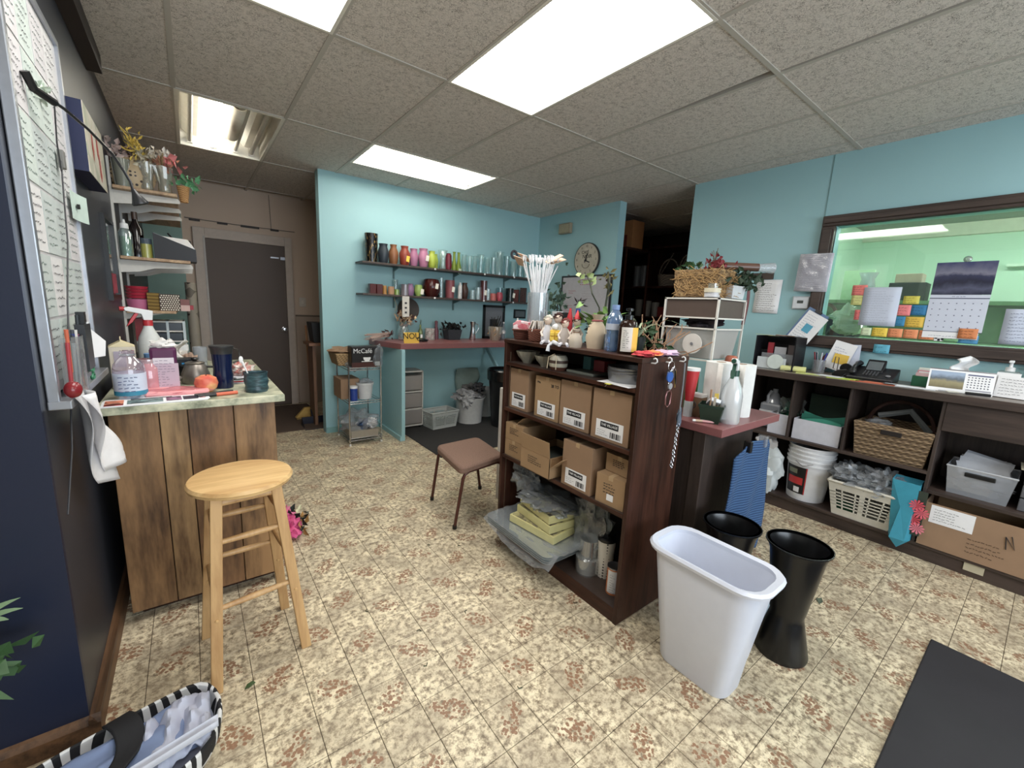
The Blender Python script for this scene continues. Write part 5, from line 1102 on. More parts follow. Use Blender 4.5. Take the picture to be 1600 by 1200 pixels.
def wedge(y0, y1, x0, x1, z0, z1, z2=0): return B().add([(x0, y0, z2), (x1, y0, z2), (x1, y1, z2), (x0, y1, z2), (x0, y0, z0), (x1, y0, z1), (x1, y1, z1), (x0, y1, z0)], [(3, 2, 1, 0), (4, 5, 6, 7), (0, 1, 5, 4), (1, 2, 6, 5), (2, 3, 7, 6), (3, 0, 4, 7)])
PHB = mat((26, 26, 30), .35)
wedge(-.13, .12, -.09, .08, .022, .085).build('base', PHB, tel, bev=.006)
wedge(-.055, .045, -.0, .075, .062, .135, .05).build('display_housing', PHB, tel, bev=.004)
B().add([(-.002, -.045, .068), (-.002, .035, .068), (.055, .035, .122), (.055, -.045, .122)], [(0, 1, 2, 3)]).build('display', mat((96, 104, 108), .2), tel)
hs = B().tube([(-.07, .09, .052), (-.03, .09, .085), (.03, .09, .10), (.07, .09, .10)], [.018, .012, .012, .02], 12).build('handset', PHB, tel, smooth=True)
B().blob((-.07, .09, .05), (.026, .024, .018), 0, 1, 10).build('mouthpiece', PHB, tel, smooth=True); B().blob((.068, .09, .10), (.026, .024, .018), 0, 1, 10).build('earpiece', PHB, tel, smooth=True)
for r_ in range(4):
    for c_ in range(5): x = -.07+.016*r_; B().obox((x, .03-.017*c_, .032+(x+.09)*.37+.002), (.007, .009, .003), (0, -.35, 0)).build('key', mat((84, 86, 92), .5), tel)
B().lathe([(0, 0), (.013, 0), (.013, .003), (0, .003)], 16).build('round_button', mat((150, 152, 158), .3, .5), tel, (-.05, -.095, .041), rot=(0, -.35, 0)); 
B().tube([(-.08, .12, .03), (-.11, .135, .008), (-.08, .15, .006), (-.02, .15, .006), (.05, .14, .006)], .003, 6).build('cord', BLACK, tel, smooth=True)
gbx = T('card_box', 'green recipe box of pink and white cards on the work counter', 'box', (3.70, .47, ZR)); b = B()
for q in ((-.06, -.056, -.075, .075), (.056, .06, -.075, .075), (-.056, .056, -.075, -.071), (-.056, .056, .071, .075)): b.bb(*q, 0, .065)
b.bb(-.06, .06, -.075, .075, 0, .004).build('box', mat((16, 96, 62), .3), gbx, bev=.002)
for i, c in enumerate(((220, 180, 186), (222, 224, 224), (214, 150, 160), (210, 212, 206), (224, 226, 214))): B().bb(-.04+.018*i, -.036+.018*i, -.066, .064-.01*(i % 2), .006, .085+.007*i).build('card', mat(c, .7), gbx)
ts = T('tissue_box', 'patterned tissue box with tissue pulled up, behind the desk calendar', 'box', (3.79, .345, ZR)); B().bb(-.06, .06, -.11, .11, 0, .11).build('box', m_patch([(196, 196, 200), (150, 140, 140), (206, 200, 196)], 25), ts, bev=.003)
B().sheet(lambda u, v: (.03*math.sin(5*u)+.0, -.04+.08*u+.02*math.sin(6*v), .108+.10*v*(1-.4*abs(u-.4))), 10, 8).build('tissue', mat((226, 228, 230), .9), ts, smooth=True, solid=.001)
dc = T('desk_calendar', 'white desk calendar with landscape picture on the work counter', 'calendar', (3.60, .335, ZR), .12)
B().prism([(-.05, 0), (.05, 0), (.0, .125), (-.004, .125)], -.14, .13, 'x') ; q = B()
q.add([(-.05, -.14, 0), (-.05, .13, 0), (0, .13, .125), (0, -.14, .125), (.05, -.14, 0), (.05, .13, 0)], [(0, 1, 2, 3), (3, 2, 5, 4)]).build('stand', PAPER, dc, solid=.0015)
def on(u0, u1, v0, v1, m, nm, e=.001):   # panel on the sloping face; u along -Y from the left edge, v up
    P_ = lambda u, v: (-.05+.05*v/1.0-e, .13-.27*u, .125*v); return B().add([P_(u0, v0), P_(u1, v0), P_(u1, v1), P_(u0, v1)], [(0, 1, 2, 3)]).build(nm, m, dc)
def m_land():
    t = NT('landscape_print'); s = t.n('SeparateXYZ', {0: t.obj()}); n = t.noise(t.obj(), 30, 4)
    f = t.math('ADD', t.math('MULTIPLY', s.outputs[2], 8), t.math('MULTIPLY', t.math('SUBTRACT', n, .5), .25))
    return t.done(t.ramp(f, [(.15, rgb((110, 100, 70))), (.45, rgb((150, 140, 100))), (.6, rgb((90, 100, 110))), (.8, rgb((150, 170, 196)))]), .5)
on(.03, .56, .16, .92, m_land(), 'landscape_picture'); on(.60, .97, .82, .88, mat((90, 96, 130), .6), 'month_bar')
dcc = B()
for r_ in range(5):
    for c_ in range(7): u = .61+.05*c_; v = .72-.11*r_; P_ = lambda u, v: (-.052+.05*v, .13-.27*u, .125*v); dcc.add([P_(u, v), P_(u+.02, v), P_(u+.02, v+.045), P_(u, v+.045)], [(0, 1, 2, 3)])
stuff(dcc.build('date_print', mat((70, 74, 90), .7), dc)); on(.6, .97, .14, .2, mat((150, 150, 160), .6), 'foot_print')
B().tube([(.0, .13, .127), (.0, -.14, .127)], .003, 6).build('wire_binding', STEEL, dc)
pm = T('pump_bottle', 'clear sanitizer bottle with white pump behind the desk calendar', 'bottle', (3.80, .16, ZR)); B().bb(-.03, .03, -.045, .045, 0, .14).build('body', glass((206, 220, 220), .3, .1), pm, bev=.012); B().lathe([(0, .14), (.02, .14), (.02, .16), (.008, .163), (.006, .19), (0, .19)], 16).build('collar', WHITE, pm, smooth=True); B().bb(-.05, .012, -.01, .01, .188, .202).build('pump_head', WHITE, pm, bev=.004); B().tube([(0, 0, .13), (0, 0, .02)], .004, 6).build('dip_tube', WHITE, pm)
nh = T('note_card', 'white handwritten notes held upright at the right end of the counter', 'paper', (3.60, .115, ZR), -.1); B().obox((0, 0, .062), (.002, .15, .12), (0, .25, 0)).build('card', PAPER, nh); B().obox((.012, .04, .08), (.002, .09, .12), (0, .25, 0)).build('card', PAPER, nh); scribble(.13, .10, 6, nh, (.008, .065, .115), -VY, Vector((-.25, 0, -.97)), mat((90, 90, 96), .8), seed=6)
B().bb(.0, .03, -.03, .07, 0, .02).build('holder', BLACK, nh); B().tube([(-.01, .06, .005), (.03, .1, .02)], .006, 6).build('clip', BLACK, nh)
pnh = T('black_stapler', 'black stapler and pens lying before the desk calendar', 'stapler', (3.49, .24, ZR)); B().obox((0, 0, .012), (.022, .10, .016), (0, 0, .25)).build('body', BLACK, pnh, bev=.004); B().tube([(.02, .16, .006), (.01, .02, .006)], .004, 6).build('pen', mat((190, 194, 200), .4), pnh); B().obox((.0, .1, .008), (.03, .05, .003), (0, 0, .5)).build('slip', mat((206, 206, 190), .7), pnh)
fb = T('floral_can', 'green floral tin at the right edge of the counter', 'tin', (3.80, .02, ZR)); B().bb(-.05, .05, -.08, .05, 0, .18).build('tin', m_patch([(60, 90, 60), (90, 130, 90), (150, 130, 60), (30, 40, 30), (120, 150, 100)], 45), fb, bev=.006)
tag(B().blob((0, 0, .03), (.03, .03, .03), .05, 3, 10).build('brown_knob', mat((70, 44, 34), .4), loc=(3.70, .17, ZR), smooth=True), 'brown rounded stopper beside the pump bottle', 'stopper')

# ------------------------------------------------------------------ on the wall beside the window
hk = T('hook_board', 'dark wooden strip on the teal wall above the instruction sheet', 'board', (3.868, 1.72, 1.765)); B().bb(-.012, .006, -.18, .18, -.026, .026).build('board', BROWN, hk, bev=.002); B().bb(-.022, -.012, -.10, -.07, -.03, 0).build('clip', BLACK, hk)
def posted(name, y0, y1, z0, z1, m, label, cat='paper', group=None, rot=0, x=3.868, rows=0, sd=1, ink=INK, fill=.8, th=.0014, tilt=0):
    w, h = y0-y1, z1-z0; t = T(name, label, cat, (x, (y0+y1)/2, (z0+z1)/2), 0, group, (rot, 0, 0)); nv = 6
    B().sheet(lambda u, v: (-tilt*(1-v)*(1-v)-.0015-.002*math.sin(3*u), w*(.5-u), h*(v-.5)), 4, nv).build('sheet', m, t, solid=.0008, smooth=True)
    if rows: scribble(w*.86, h*.86, rows, t, (-.0045-tilt*.6, w*.43, h*.43), -VY, -VZ, ink, seed=sd, fill=fill, th=th)
    return t
posted('instruction_sheet', 1.665, 1.467, 1.46, 1.735, PAPER, 'typed instruction sheet hanging from a clip on the teal wall', rows=13, sd=4, rot=.02)
fs = posted('sleeved_page', 1.357, 1.135, 1.635, 1.918, mat((190, 190, 200), .3), 'printed page in a shiny plastic sleeve at the window frame corner', rows=16, sd=9, ink=mat((130, 120, 150), .7), rot=.03, x=3.826)
B().sheet(lambda u, v: (-.009-.004*noise.noise(Vector((u*6, v*8, 2))), .22*(.5-u)*.98, .28*(v-.5)*.98), 16, 16).build('plastic_sleeve', glass((235, 235, 240), .25, .1, .004, 2.0), fs, smooth=True)
thm = T('thermostat', 'white thermostat on the teal wall left of the window', 'thermostat', (3.875, 1.31, 1.55)); B().bb(-.025, 0, -.055, .055, -.045, .045).build('case', mat((206, 210, 216), .4), thm, bev=.006); B().bb(-.027, -.024, -.02, .022, -.004, .018).build('display', mat((70, 76, 74), .3), thm); B().bb(-.012, .0, -.062, .062, -.052, .052).build('back_plate', mat((180, 186, 192), .5), thm, bev=.004)
cb_ = T('clipboard', 'tilted clipboard with a blue sticky note below the window corner', 'clipboard', (3.80, 1.225, 1.355), 0, None, (.5, .12, 0))
B().bb(0, .004, -.075, .085, -.15, .145).build('board', mat((90, 120, 160), .5), cb_, bev=.002); B().bb(-.003, -.0005, -.085, .07, -.145, .125).build('sheet', PAPER, cb_); scribble(.13, .23, 12, cb_, (-.004, .06, .11), -VY, -VZ, mat((120, 130, 160), .8), seed=14); B().bb(-.005, -.0035, -.035, .02, -.03, .035).build('blue_note', mat((70, 160, 190), .7), cb_); B().bb(-.012, .004, -.02, .03, .13, .15).build('clip', BLACK, cb_, bev=.003)
# ------------------------------------------------------------------ papers taped on the window glass
GX = 3.902
def note(name, y0, z1, y1, z0, c, label, rows=3, sd=1, group=None, x=GX, rot=0):
    return posted(name, y0, y1, z0, z1, mat(c, .7, 0, .03), label, 'note', group, rot, x, rows, sd, mat(tuple(int(v*.55) for v in c), .8), .75, .0011)
posted('schedule_sheet', .933, .728, 1.398, 1.668, mat((196, 204, 222), .7, 0, .03), 'large pale schedule sheet taped on the window glass', x=GX-.004, rows=14, sd=21, ink=mat((150, 156, 176), .8), th=.0008)
note('sticky_note', 1.005, 1.685, .918, 1.612, (232, 120, 110), 'upper coral sticky note at the left of the schedule sheet', 4, 1)
note('sticky_note', 1.000, 1.611, .922, 1.542, (206, 206, 120), 'yellow-green sticky note directly below the upper coral one', 3, 2)
note('sticky_note', .965, 1.508, .885, 1.436, (232, 110, 110), 'lower coral sticky note half under the schedule sheet', 2, 3, x=GX+.0)
note('sticky_note', .712, 1.608, .630, 1.555, (206, 196, 50), 'mustard sticky note above the blue one', 3, 4)
note('sticky_note', .737, 1.548, .662, 1.476, (236, 124, 126), 'coral sticky note to the right of the schedule sheet', 3, 5)
note('sticky_note', .665, 1.549, .582, 1.482, (30, 120, 170), 'blue sticky note beside the hanging calendar', 3, 6)
note('sticky_note', .735, 1.470, .680, 1.404, (36, 130, 176), 'small blue sticky note below the coral one', 2, 7)
note('sticky_note', .680, 1.470, .585, 1.400, (222, 180, 30), 'golden sticky note left of the calendar foot', 4, 8)
note('sticky_note', .908, 1.382, .850, 1.327, (206, 222, 180), 'pale green note at the left end of the bottom row', 2, 9)
note('sticky_note', .845, 1.386, .760, 1.324, (236, 200, 20), 'bright yellow note in the bottom row', 4, 10)
for i, (a, b_) in enumerate(((.757, .680), (.676, .602), (.598, .522))): note('sticky_note', a, 1.386-.001*i, b_, 1.326-.001*i, (232, 140, 84), ('left', 'middle', 'right')[i]+' of the three orange notes in the bottom row', 3, 11+i, 'orange notes in the bottom row')
note('sticky_note', .482, 1.378, .408, 1.322, (120, 176, 120), 'green note below the hanging calendar', 1, 15)
note('sticky_note', .412, 1.366, .322, 1.314, (60, 136, 180), 'blue note under the stacked orange ones at the calendar foot', 1, 16)
note('sticky_note', .415, 1.408, .330, 1.345, (212, 124, 62), 'stacked orange notes on the foot of the hanging calendar', 3, 17, x=GX-.012)
note('sticky_note', .803, 1.272, .716, 1.21, (80, 170, 196), 'light blue note stuck below the window sill', 2, 18, x=3.83)
tk = T('checkered_tag', 'black and white printed tag in the bottom row of notes', 'note', (GX-.001, .497, 1.35)); B().bb(-.001, 0, -.022, .022, -.03, .04).build('card', PAPER, tk)
for y, z in ((-.014, .02), (.008, .024), (-.004, .004), (.014, -.01), (-.016, -.016), (.0, -.022)): B().bb(-.002, -.001, y-.006, y+.006, z-.007, z+.007).build('printed_square', INK, tk)
cal = T('wall_calendar', 'hanging calendar with blue lake photograph on the window glass', 'calendar', (GX-.004, .448, 1.60))
def m_lake():
    t = NT('lake_print'); s = t.n('SeparateXYZ', {0: t.obj()}); n = t.noise(t.obj(), 12, 4)
    z = s.outputs[2]; z = t.math('ADD', z, t.math('MULTIPLY', t.math('SUBTRACT', n, .5), .09))
    return t.done(t.ramp(t.math('MULTIPLY', z, 4), [(.06, rgb((30, 34, 60))), (.22, rgb((80, 84, 110))), (.36, rgb((30, 32, 56))), (.52, rgb((46, 50, 84))), (.6, rgb((120, 120, 140))), (.85, rgb((56, 62, 104)))]), .35)
B().bb(-.002, 0, -.133, .133, .018, .22).build('lake_photo', m_lake(), cal); B().bb(-.002, 0, -.133, .133, -.215, .017).build('month_page', mat((200, 206, 222), .7, 0, .03), cal); B().bb(-.0026, -.002, -.133, .133, -.008, -.003).build('dark_rule', mat((40, 46, 80), .6), cal)
text('MARCH', .016, mat((90, 96, 130), .7), cal, (-.003, 0, .006), RXW) if False else scribble(.07, .01, 1, cal, (-.0028, .035, .012), -VY, -VZ, mat((90, 96, 130), .7), 'month_print', seed=2)
B().bb(-.0028, 0, -.12, .133, -.26, -.217).build('foot_strip', PAPER, cal); B().bb(-.0032, -.0028, -.133, .133, -.219, -.215).build('dark_rule', mat((60, 64, 90), .6), cal)
g = B()
for r_ in range(5):
    for c_ in range(7): g.bb(-.0026, -.002, .115-.036*c_-.006, .115-.036*c_, -.04-.038*r_, -.034-.038*r_)
stuff(g.build('date_print', mat((110, 116, 140), .7), cal)); scribble(.2, .018, 1, cal, (-.0032, .11, -.235), -VY, -VZ, mat((120, 124, 150), .7), 'foot_print', seed=7)
B().lathe([(0, 0), (.02, 0), (.012, .008), (.006, .012), (0, .012)], 18).build('suction_cup', glass((200, 210, 204), .3, .1), cal, (-.0, 0, .236), rot=(0, -PI/2, 0), smooth=True)
posted('printed_sheet', .240, .02, 1.325, 1.535, mat((196, 206, 226), .7, 0, .03), 'printed sheet taped on the glass at the right edge of the picture', x=GX-.004, rows=9, sd=31, ink=mat((130, 136, 160), .8))
# ------------------------------------------------------------------ inside the green office
sh_ = T('office_shelf', 'light green shelf unit in the office beyond the window', 'shelf', (5.2, .6, 0)); B().bb(-.2, .25, -1.4, 1.0, 1.60, 1.63).build('board', mat((120, 160, 110), .6), sh_); B().bb(-.2, .25, -1.4, 1.0, .8, 1.3).build('cabinet', mat((110, 150, 104), .6), sh_); B().bb(.2, .25, -1.4, 1.0, 1.3, 1.6).build('back', mat((140, 180, 130), .6), sh_)
bxx = T('dark_box', 'dark hinged box with a pale box on top in the green office', 'box', (5.2, .93, 1.63)); B().bb(-.1, .1, -.13, .12, 0, .16).build('dark_box', mat((50, 52, 50), .5), bxx, bev=.004); B().bb(-.08, .08, -.09, .09, .162, .24).build('pale_box', mat((186, 160, 140), .5), bxx, bev=.004)
bx2 = tag(B().bb(-.1, .1, -.14, .14, 0, .18).build('black_case', mat((34, 36, 36), .5), loc=(5.2, .62, 1.63), bev=.005), 'black case beside the hinged box in the green office', 'case')
gj2 = tag(B().lathe(shell([(.05, 0), (.07, .1), (.05, .2), (.075, .26)], .004), 22).build('glass_vase', CLEARB, loc=(5.15, 1.22, 1.63), smooth=True), 'clear glass vase on the office shelf', 'vase')
tag(B().bb(-.01, .01, -.12, .12, 0, .3).build('pale_card', mat((190, 226, 180), .7), loc=(5.3, 1.33, 1.63)), 'pale card leaning behind the glass vase in the office', 'card')
cd_ = T('wall_paper_sheet', 'small white sheet on the green office wall', 'paper', (6.29, .12, 1.62)); B().bb(-.004, 0, -.2, .1, -.1, .12).build('sheet', PAPER, cd_)
frp = T('oval_frame', 'brown arched frame lying on the office shelf', 'frame', (5.05, 1.50, 1.50)); B().tube([(0, .1*math.cos(a*PI/10), .09*math.sin(a*PI/10)) for a in range(11)], .016, 8).build('frame', mat((120, 80, 50), .5), frp, smooth=True)
tag(B().blob((0, 0, .12), (.10, .13, .10), .3, 6, 14).build('plastic_bag', glass((220, 226, 200), .6, .2), loc=(3.99+.14, 1.03, 1.307), smooth=True), 'pale crumpled plastic bag just behind the window glass', 'bag')
tag(B().bb(-.08, .08, -.1, .1, 0, .14).build('dark_case', mat((30, 30, 34), .4), loc=(4.3, 1.12, 1.3), bev=.01), 'dark case on the office side behind the glass', 'case')
tag(B().bb(-.3, .2, -1.6, .6, -.04, 0).build('office_ledge', mat((140, 180, 130), .6), loc=(4.3, .8, 1.3)), 'green ledge on the office side of the window', 'ledge')

# ================================================================== RIGHT COUNTER, SHELVES
jg_ = T('plastic_jug', 'clear plastic jug with red lettering on the upper counter shelf', 'jug', (3.68, 1.32, .558)); B().bb(-.07, .07, -.075, .075, 0, .2).build('body', glass((206, 212, 222), .5, .15), jg_, bev=.02); B().lathe([(.06, .2), (.03, .27), (.02, .28), (.02, .31), (0, .31)], 18).build('neck', glass((206, 212, 222), .5, .15), jg_, smooth=True)
B().tube([(-.05, .02, .19), (-.045, .03, .25), (-.02, .02, .29)], .012, 8).build('handle', glass((206, 212, 222), .6, .15), jg_, smooth=True); B().bb(-.074, -.071, -.07, .07, .08, .14).build('label', PAPER, jg_); scribble(.1, .03, 1, jg_, (-.075, .05, .13), -VY, -VZ, mat((170, 30, 40), .6), 'red_print', th=.006)
gh = T('green_glass_bag', 'bag of green glass pieces beside the jug', 'bag', (3.66, 1.19, .64)); B().blob((0, 0, .05), (.07, .07, .07), .4, 4, 14).build('glass_pieces', mat((30, 96, 74), .2), gh, smooth=True); B().blob((0, 0, .07), (.08, .08, .1), .4, 7, 14).build('plastic_bag', glass((210, 220, 216), .12, .08, .004), gh, smooth=True)
B().bb(-.07, .07, -.05, .05, -.08, 0).build('base_block', OFFW, gh)
def openbox(x, y, z, w, d, h, m, label, th=.004, nm='open_box'):
    t = T(nm, label, 'box', (x, y, z)); b = B()
    for q in ((0, th, -w/2, w/2, 0, h), (d-th, d, -w/2, w/2, 0, h), (th, d-th, -w/2, -w/2+th, 0, h), (th, d-th, w/2-th, w/2, 0, h), (th, d-th, -w/2+th, w/2-th, 0, th)): b.bb(*q)
    b.build('box', m, t, bev=.001); return t
LIL = mat((200, 200, 210), .7)
openbox(3.475, 1.20, .558, .13, .22, .155, LIL, 'small white open box on the upper counter shelf, left of the divider')
ob2 = openbox(3.475, .955, .558, .285, .28, .15, LIL, 'wide white open box of green papers on the upper counter shelf')
for i in range(5): B().sheet(lambda u, v: (.03+.04*i+.0*u, .12-.25*u+.0*v, .02+(.12+.035*math.sin(2.5*u+i)+.012*i)*v), 8, 4).build('green_paper', mat(((50, 150, 126), (30, 120, 100))[i % 2], .6), ob2, solid=.001)
B().bb(.2, .25, -.12, .12, .02, .32).build('green_folder', mat((18, 44, 30), .6), ob2)
wbx = T('seagrass_basket', 'large woven seagrass basket on the upper counter shelf', 'basket', (3.60, .555, .558)); SG = weave((84, 64, 44), (150, 124, 90), 170, 560)
b = B(); b.add(B().taper((0, 0), (.24, .33), (.29, .375), 0, .215).v, [(0, 1, 2, 3), (0, 1, 5, 4), (1, 2, 6, 5), (2, 3, 7, 6), (3, 0, 4, 7)]); b.build('basket', SG, wbx, solid=.014)
rm = B(); rm.tube([(-.145, -.187, .215), (.145, -.187, .215), (.145, .187, .215), (-.145, .187, .215)], .01, 8, True); rm.build('rim', SG, wbx, smooth=True)
for k in range(7): rm = B().tube([(-.122-.025*k/7-.006, -.168-.022*k/7, .02+k*.029), (-.122-.025*k/7-.006, .168+.022*k/7, .02+k*.029)], .009, 8).build('woven_row', SG, wbx, smooth=True)
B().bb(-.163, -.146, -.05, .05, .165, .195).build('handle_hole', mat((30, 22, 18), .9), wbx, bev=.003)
B().blob((-.02, .09, .2), (.07, .07, .035), .3, 5).build('plastic_lid', CLEARB, wbx, smooth=True); B().tube([(.0, -.15, .2), (-.02, -.05, .32), (-.01, .1, .26)], .02, 6).build('grey_frame', mat((84, 88, 88), .5), wbx); B().tube([(.06+0, .16*math.cos(a*PI/12), .2+.16*math.sin(a*PI/12)) for a in range(13)], .012, 8).build('wicker_hoop', mat((66, 38, 30), .7), wbx, smooth=True)
tag(B().cyl((0, 0, 0), .02, .13, 14).build('small_bottle', CLEARB, loc=(3.60, .765, .69), smooth=True), 'small pale bottle in the gap left of the seagrass basket', 'bottle') if False else None
bu = T('paint_pails', 'stack of nested white pails with a black and red label on the base shelf', 'pail', (3.60, .985, .105))
B().lathe([(0, 0), (.118, 0), (.14, .27), (.142, .275), (0, .275)], 40).build('pail', mat((216, 216, 218), .35), bu, smooth=True)
for i in range(4): z = .27+i*.032; B().lathe(shell([(.139+.001*i, z), (.148, z+.002), (.148, z+.012), (.141, z+.014), (.142, z+.032), (.15, z+.034), (.15, z+.042)], .004), 40).build('nested_rim', mat((216, 216, 218), .35), bu, smooth=True)
def arc(a0, a1, z0, z1, e, m, nm, par): par_ = par; return B().sheet(lambda u, v: ((.119+.022*((z0+(z1-z0)*v)/.27)+e)*math.cos(a0+(a1-a0)*u), (.119+.022*((z0+(z1-z0)*v)/.27)+e)*math.sin(a0+(a1-a0)*u), z0+(z1-z0)*v), 14, 6).build(nm, m, par_, smooth=True)
A0 = math.atan2(-.985, -3.6)
arc(A0-1.15, A0-.05, .05, .255, .001, mat((22, 20, 22), .4), 'black_label', bu); arc(A0-1.0, A0-.2, .12, .175, .0022, mat((196, 30, 34), .4), 'red_splash', bu); arc(A0-.62, A0-.32, .06, .10, .0024, PAPER, 'barcode', bu); arc(A0-.10, A0-.05, .05, .255, .0026, mat((190, 30, 34), .4), 'red_edge', bu); arc(A0-1.0, A0-.5, .2, .235, .0022, mat((120, 124, 100), .4), 'brand_band', bu)
B().tube([(-.15, .05, .3), (-.155, .0, .27), (-.15, -.06, .3)], .003, 6).build('wire_handle', STEEL, bu)
lb_ = T('laundry_basket', 'cream slatted laundry basket full of plastic sleeves on the base shelf', 'basket', (3.565, .625, .106)); grid_basket(lb_, .27, .385, .235, mat((206, 200, 184), .4), .78, 5, 6, .01)
for p, r_, s_ in (((0, .0, .25), (.13, .18, .06), 3), ((-.03, -.08, .30), (.09, .1, .07), 8), ((0, .1, .29), (.1, .09, .06), 12)): B().blob(p, r_, .4, s_, 20, 3.5).build('plastic_sleeves', glass((216, 220, 224), .3, .1, .006), lb_, smooth=True)
B().bb(-.06, .0, .05, .15, .02, .08).build('green_block', mat((20, 80, 44), .6), lb_)
bb_ = T('blue_bag', 'turquoise paper bag with pink daisies slumped at the counter divider', 'bag', (3.46, .415, .105))
b = B(); b.add([(-.03, -.05, 0), (.05, -.05, 0), (.05, .05, 0), (-.03, .05, 0), (-.05, .0, -.06), (-.04, -.045, .36), (.06, -.045, .37), (.06, .085, .37), (-.03, .085, .36), (-.075, .04, .0), (-.07, -.03, .0), (-.05, .02, .2)], [(0, 1, 6, 5), (1, 2, 7, 6), (2, 3, 8, 7), (3, 9, 11, 8), (11, 5, 8), (9, 10, 11), (10, 0, 5, 11), (4, 10, 9), (4, 0, 10), (4, 9, 3), (0, 4, 3, 2, 1)])
b.build('bag', mat((40, 150, 176), .45), bb_, solid=.001, bev=.003)
B().bb(-.045, -.04, -.085, -.045, .05, .33).build('flower_side', mat((50, 60, 50), .5), bb_)
for y, z, c in ((-.05, .24, (220, 70, 90)), (-.075, .2, (226, 90, 110)), (-.045, .15, (214, 60, 80)), (-.07, .1, (230, 120, 140))):
    f_ = B()
    for k in range(11): a = k*2*PI/11; f_.add([(-.052, y, z), (-.054, y+.03*math.cos(a-.2), z+.03*math.sin(a-.2)), (-.055, y+.038*math.cos(a), z+.038*math.sin(a)), (-.054, y+.03*math.cos(a+.2), z+.03*math.sin(a+.2))], [(0, 1, 2, 3)])
    f_.build('daisy_print', mat(c, .6), bb_)
wp = T('white_bag', 'white plastic bag squeezed between the towel and the pails', 'bag', (3.50, 1.235, .105)); B().blob((0, 0, .14), (.08, .11, .17), .3, 6, 18).build('bag', mat((196, 204, 206), .5), wp, smooth=True); B().blob((0.02, .03, .33), (.05, .07, .09), .5, 2, 14).build('folded_top', mat((190, 186, 184), .5), wp, smooth=True)
def tubclear(x, y, z, w, d, h, label):
    t = T('clear_bin', label, 'bin', (x, y, z)); b = B(); b.add(B().taper((0, 0), (d*.86, w*.86), (d, w), 0, h).v, [(0, 1, 2, 3), (0, 1, 5, 4), (1, 2, 6, 5), (2, 3, 7, 6), (3, 0, 4, 7)]); b.build('tub', glass((220, 224, 230), .28, .1), t, solid=.003)
    B().tube([(-d/2, -w/2, h), (d/2, -w/2, h), (d/2, w/2, h), (-d/2, w/2, h)], .006, 6, True).build('rim', glass((226, 230, 236), .5, .1), t); return t
tc = tubclear(3.62, .155, .449, .27, .25, .165, 'clear bin of papers with a black handle on the right counter shelf'); B().bb(-.135, -.122, -.06, .06, .12, .145).build('handle', BLACK, tc, bev=.004)
for k in range(6): B().obox((-.02+.02*k, .0, .15+.01*(k % 3)), (.002, .2, .13), (.25*(k % 3-1), .9, .1)).build('sheet', mat((206, 210, 218), .8), tc)
B().blob((0, 0, .06), (.09, .11, .055), .3, 3, 16).build('white_packets', mat((206, 208, 212), .7), tc, smooth=True)
for i in range(3): t = T('drawer_unit', ('lowest', 'middle', 'topmost')[i]+' clear stacked drawer at the far right of the counter shelf', 'drawer', (3.62, -.13, .449+.075*i)); B().bb(-.12, .12, -.13, .13, 0, .068).build('drawer', glass((150, 150, 156), .4, .1), t, bev=.004); B().bb(-.1, .1, -.11, .11, .006, .05).build('papers', PAPER, t)
pile(3.60, -.12, [(0, 0, .26, .2, .0, (160, 140, 110)), (0, .02, .25, .2, .05, (206, 196, 170)), (0, -.01, .25, .2, -.06, (176, 160, 130)), (0, .01, .24, .19, .03, (214, 208, 196))], 'kraft envelopes stacked on the clear drawers', z=.674)
cbx = openbox(3.44, .108, .105, .46, .3, .27, CARD, 'large cardboard carton with a white address label on the base shelf', .005, 'cardboard_box')
B().bb(-.0015, 0, .02, .20, .155, .262).build('label', PAPER, cbx); scribble(.15, .08, 5, cbx, (-.002, .19, .25), -VY, -VZ, INK, 'label_print', seed=4); scribble(.2, .1, 4, cbx, (-.002, .04, .14), -VY, -VZ, mat((90, 66, 46), .8), 'print', seed=8, th=.002)
B().tube([(-.003, -.10, .20), (-.003, -.11, .13)], .002, 5).build('marker_stroke', INK, cbx); B().tube([(-.003, -.10, .20), (-.003, -.14, .14), (-.003, -.12, .21)], .002, 5).build('marker_stroke', INK, cbx)
B().bb(.26, .29, -.2, .2, .05, .32).build('inner_flap', CARD2, cbx)

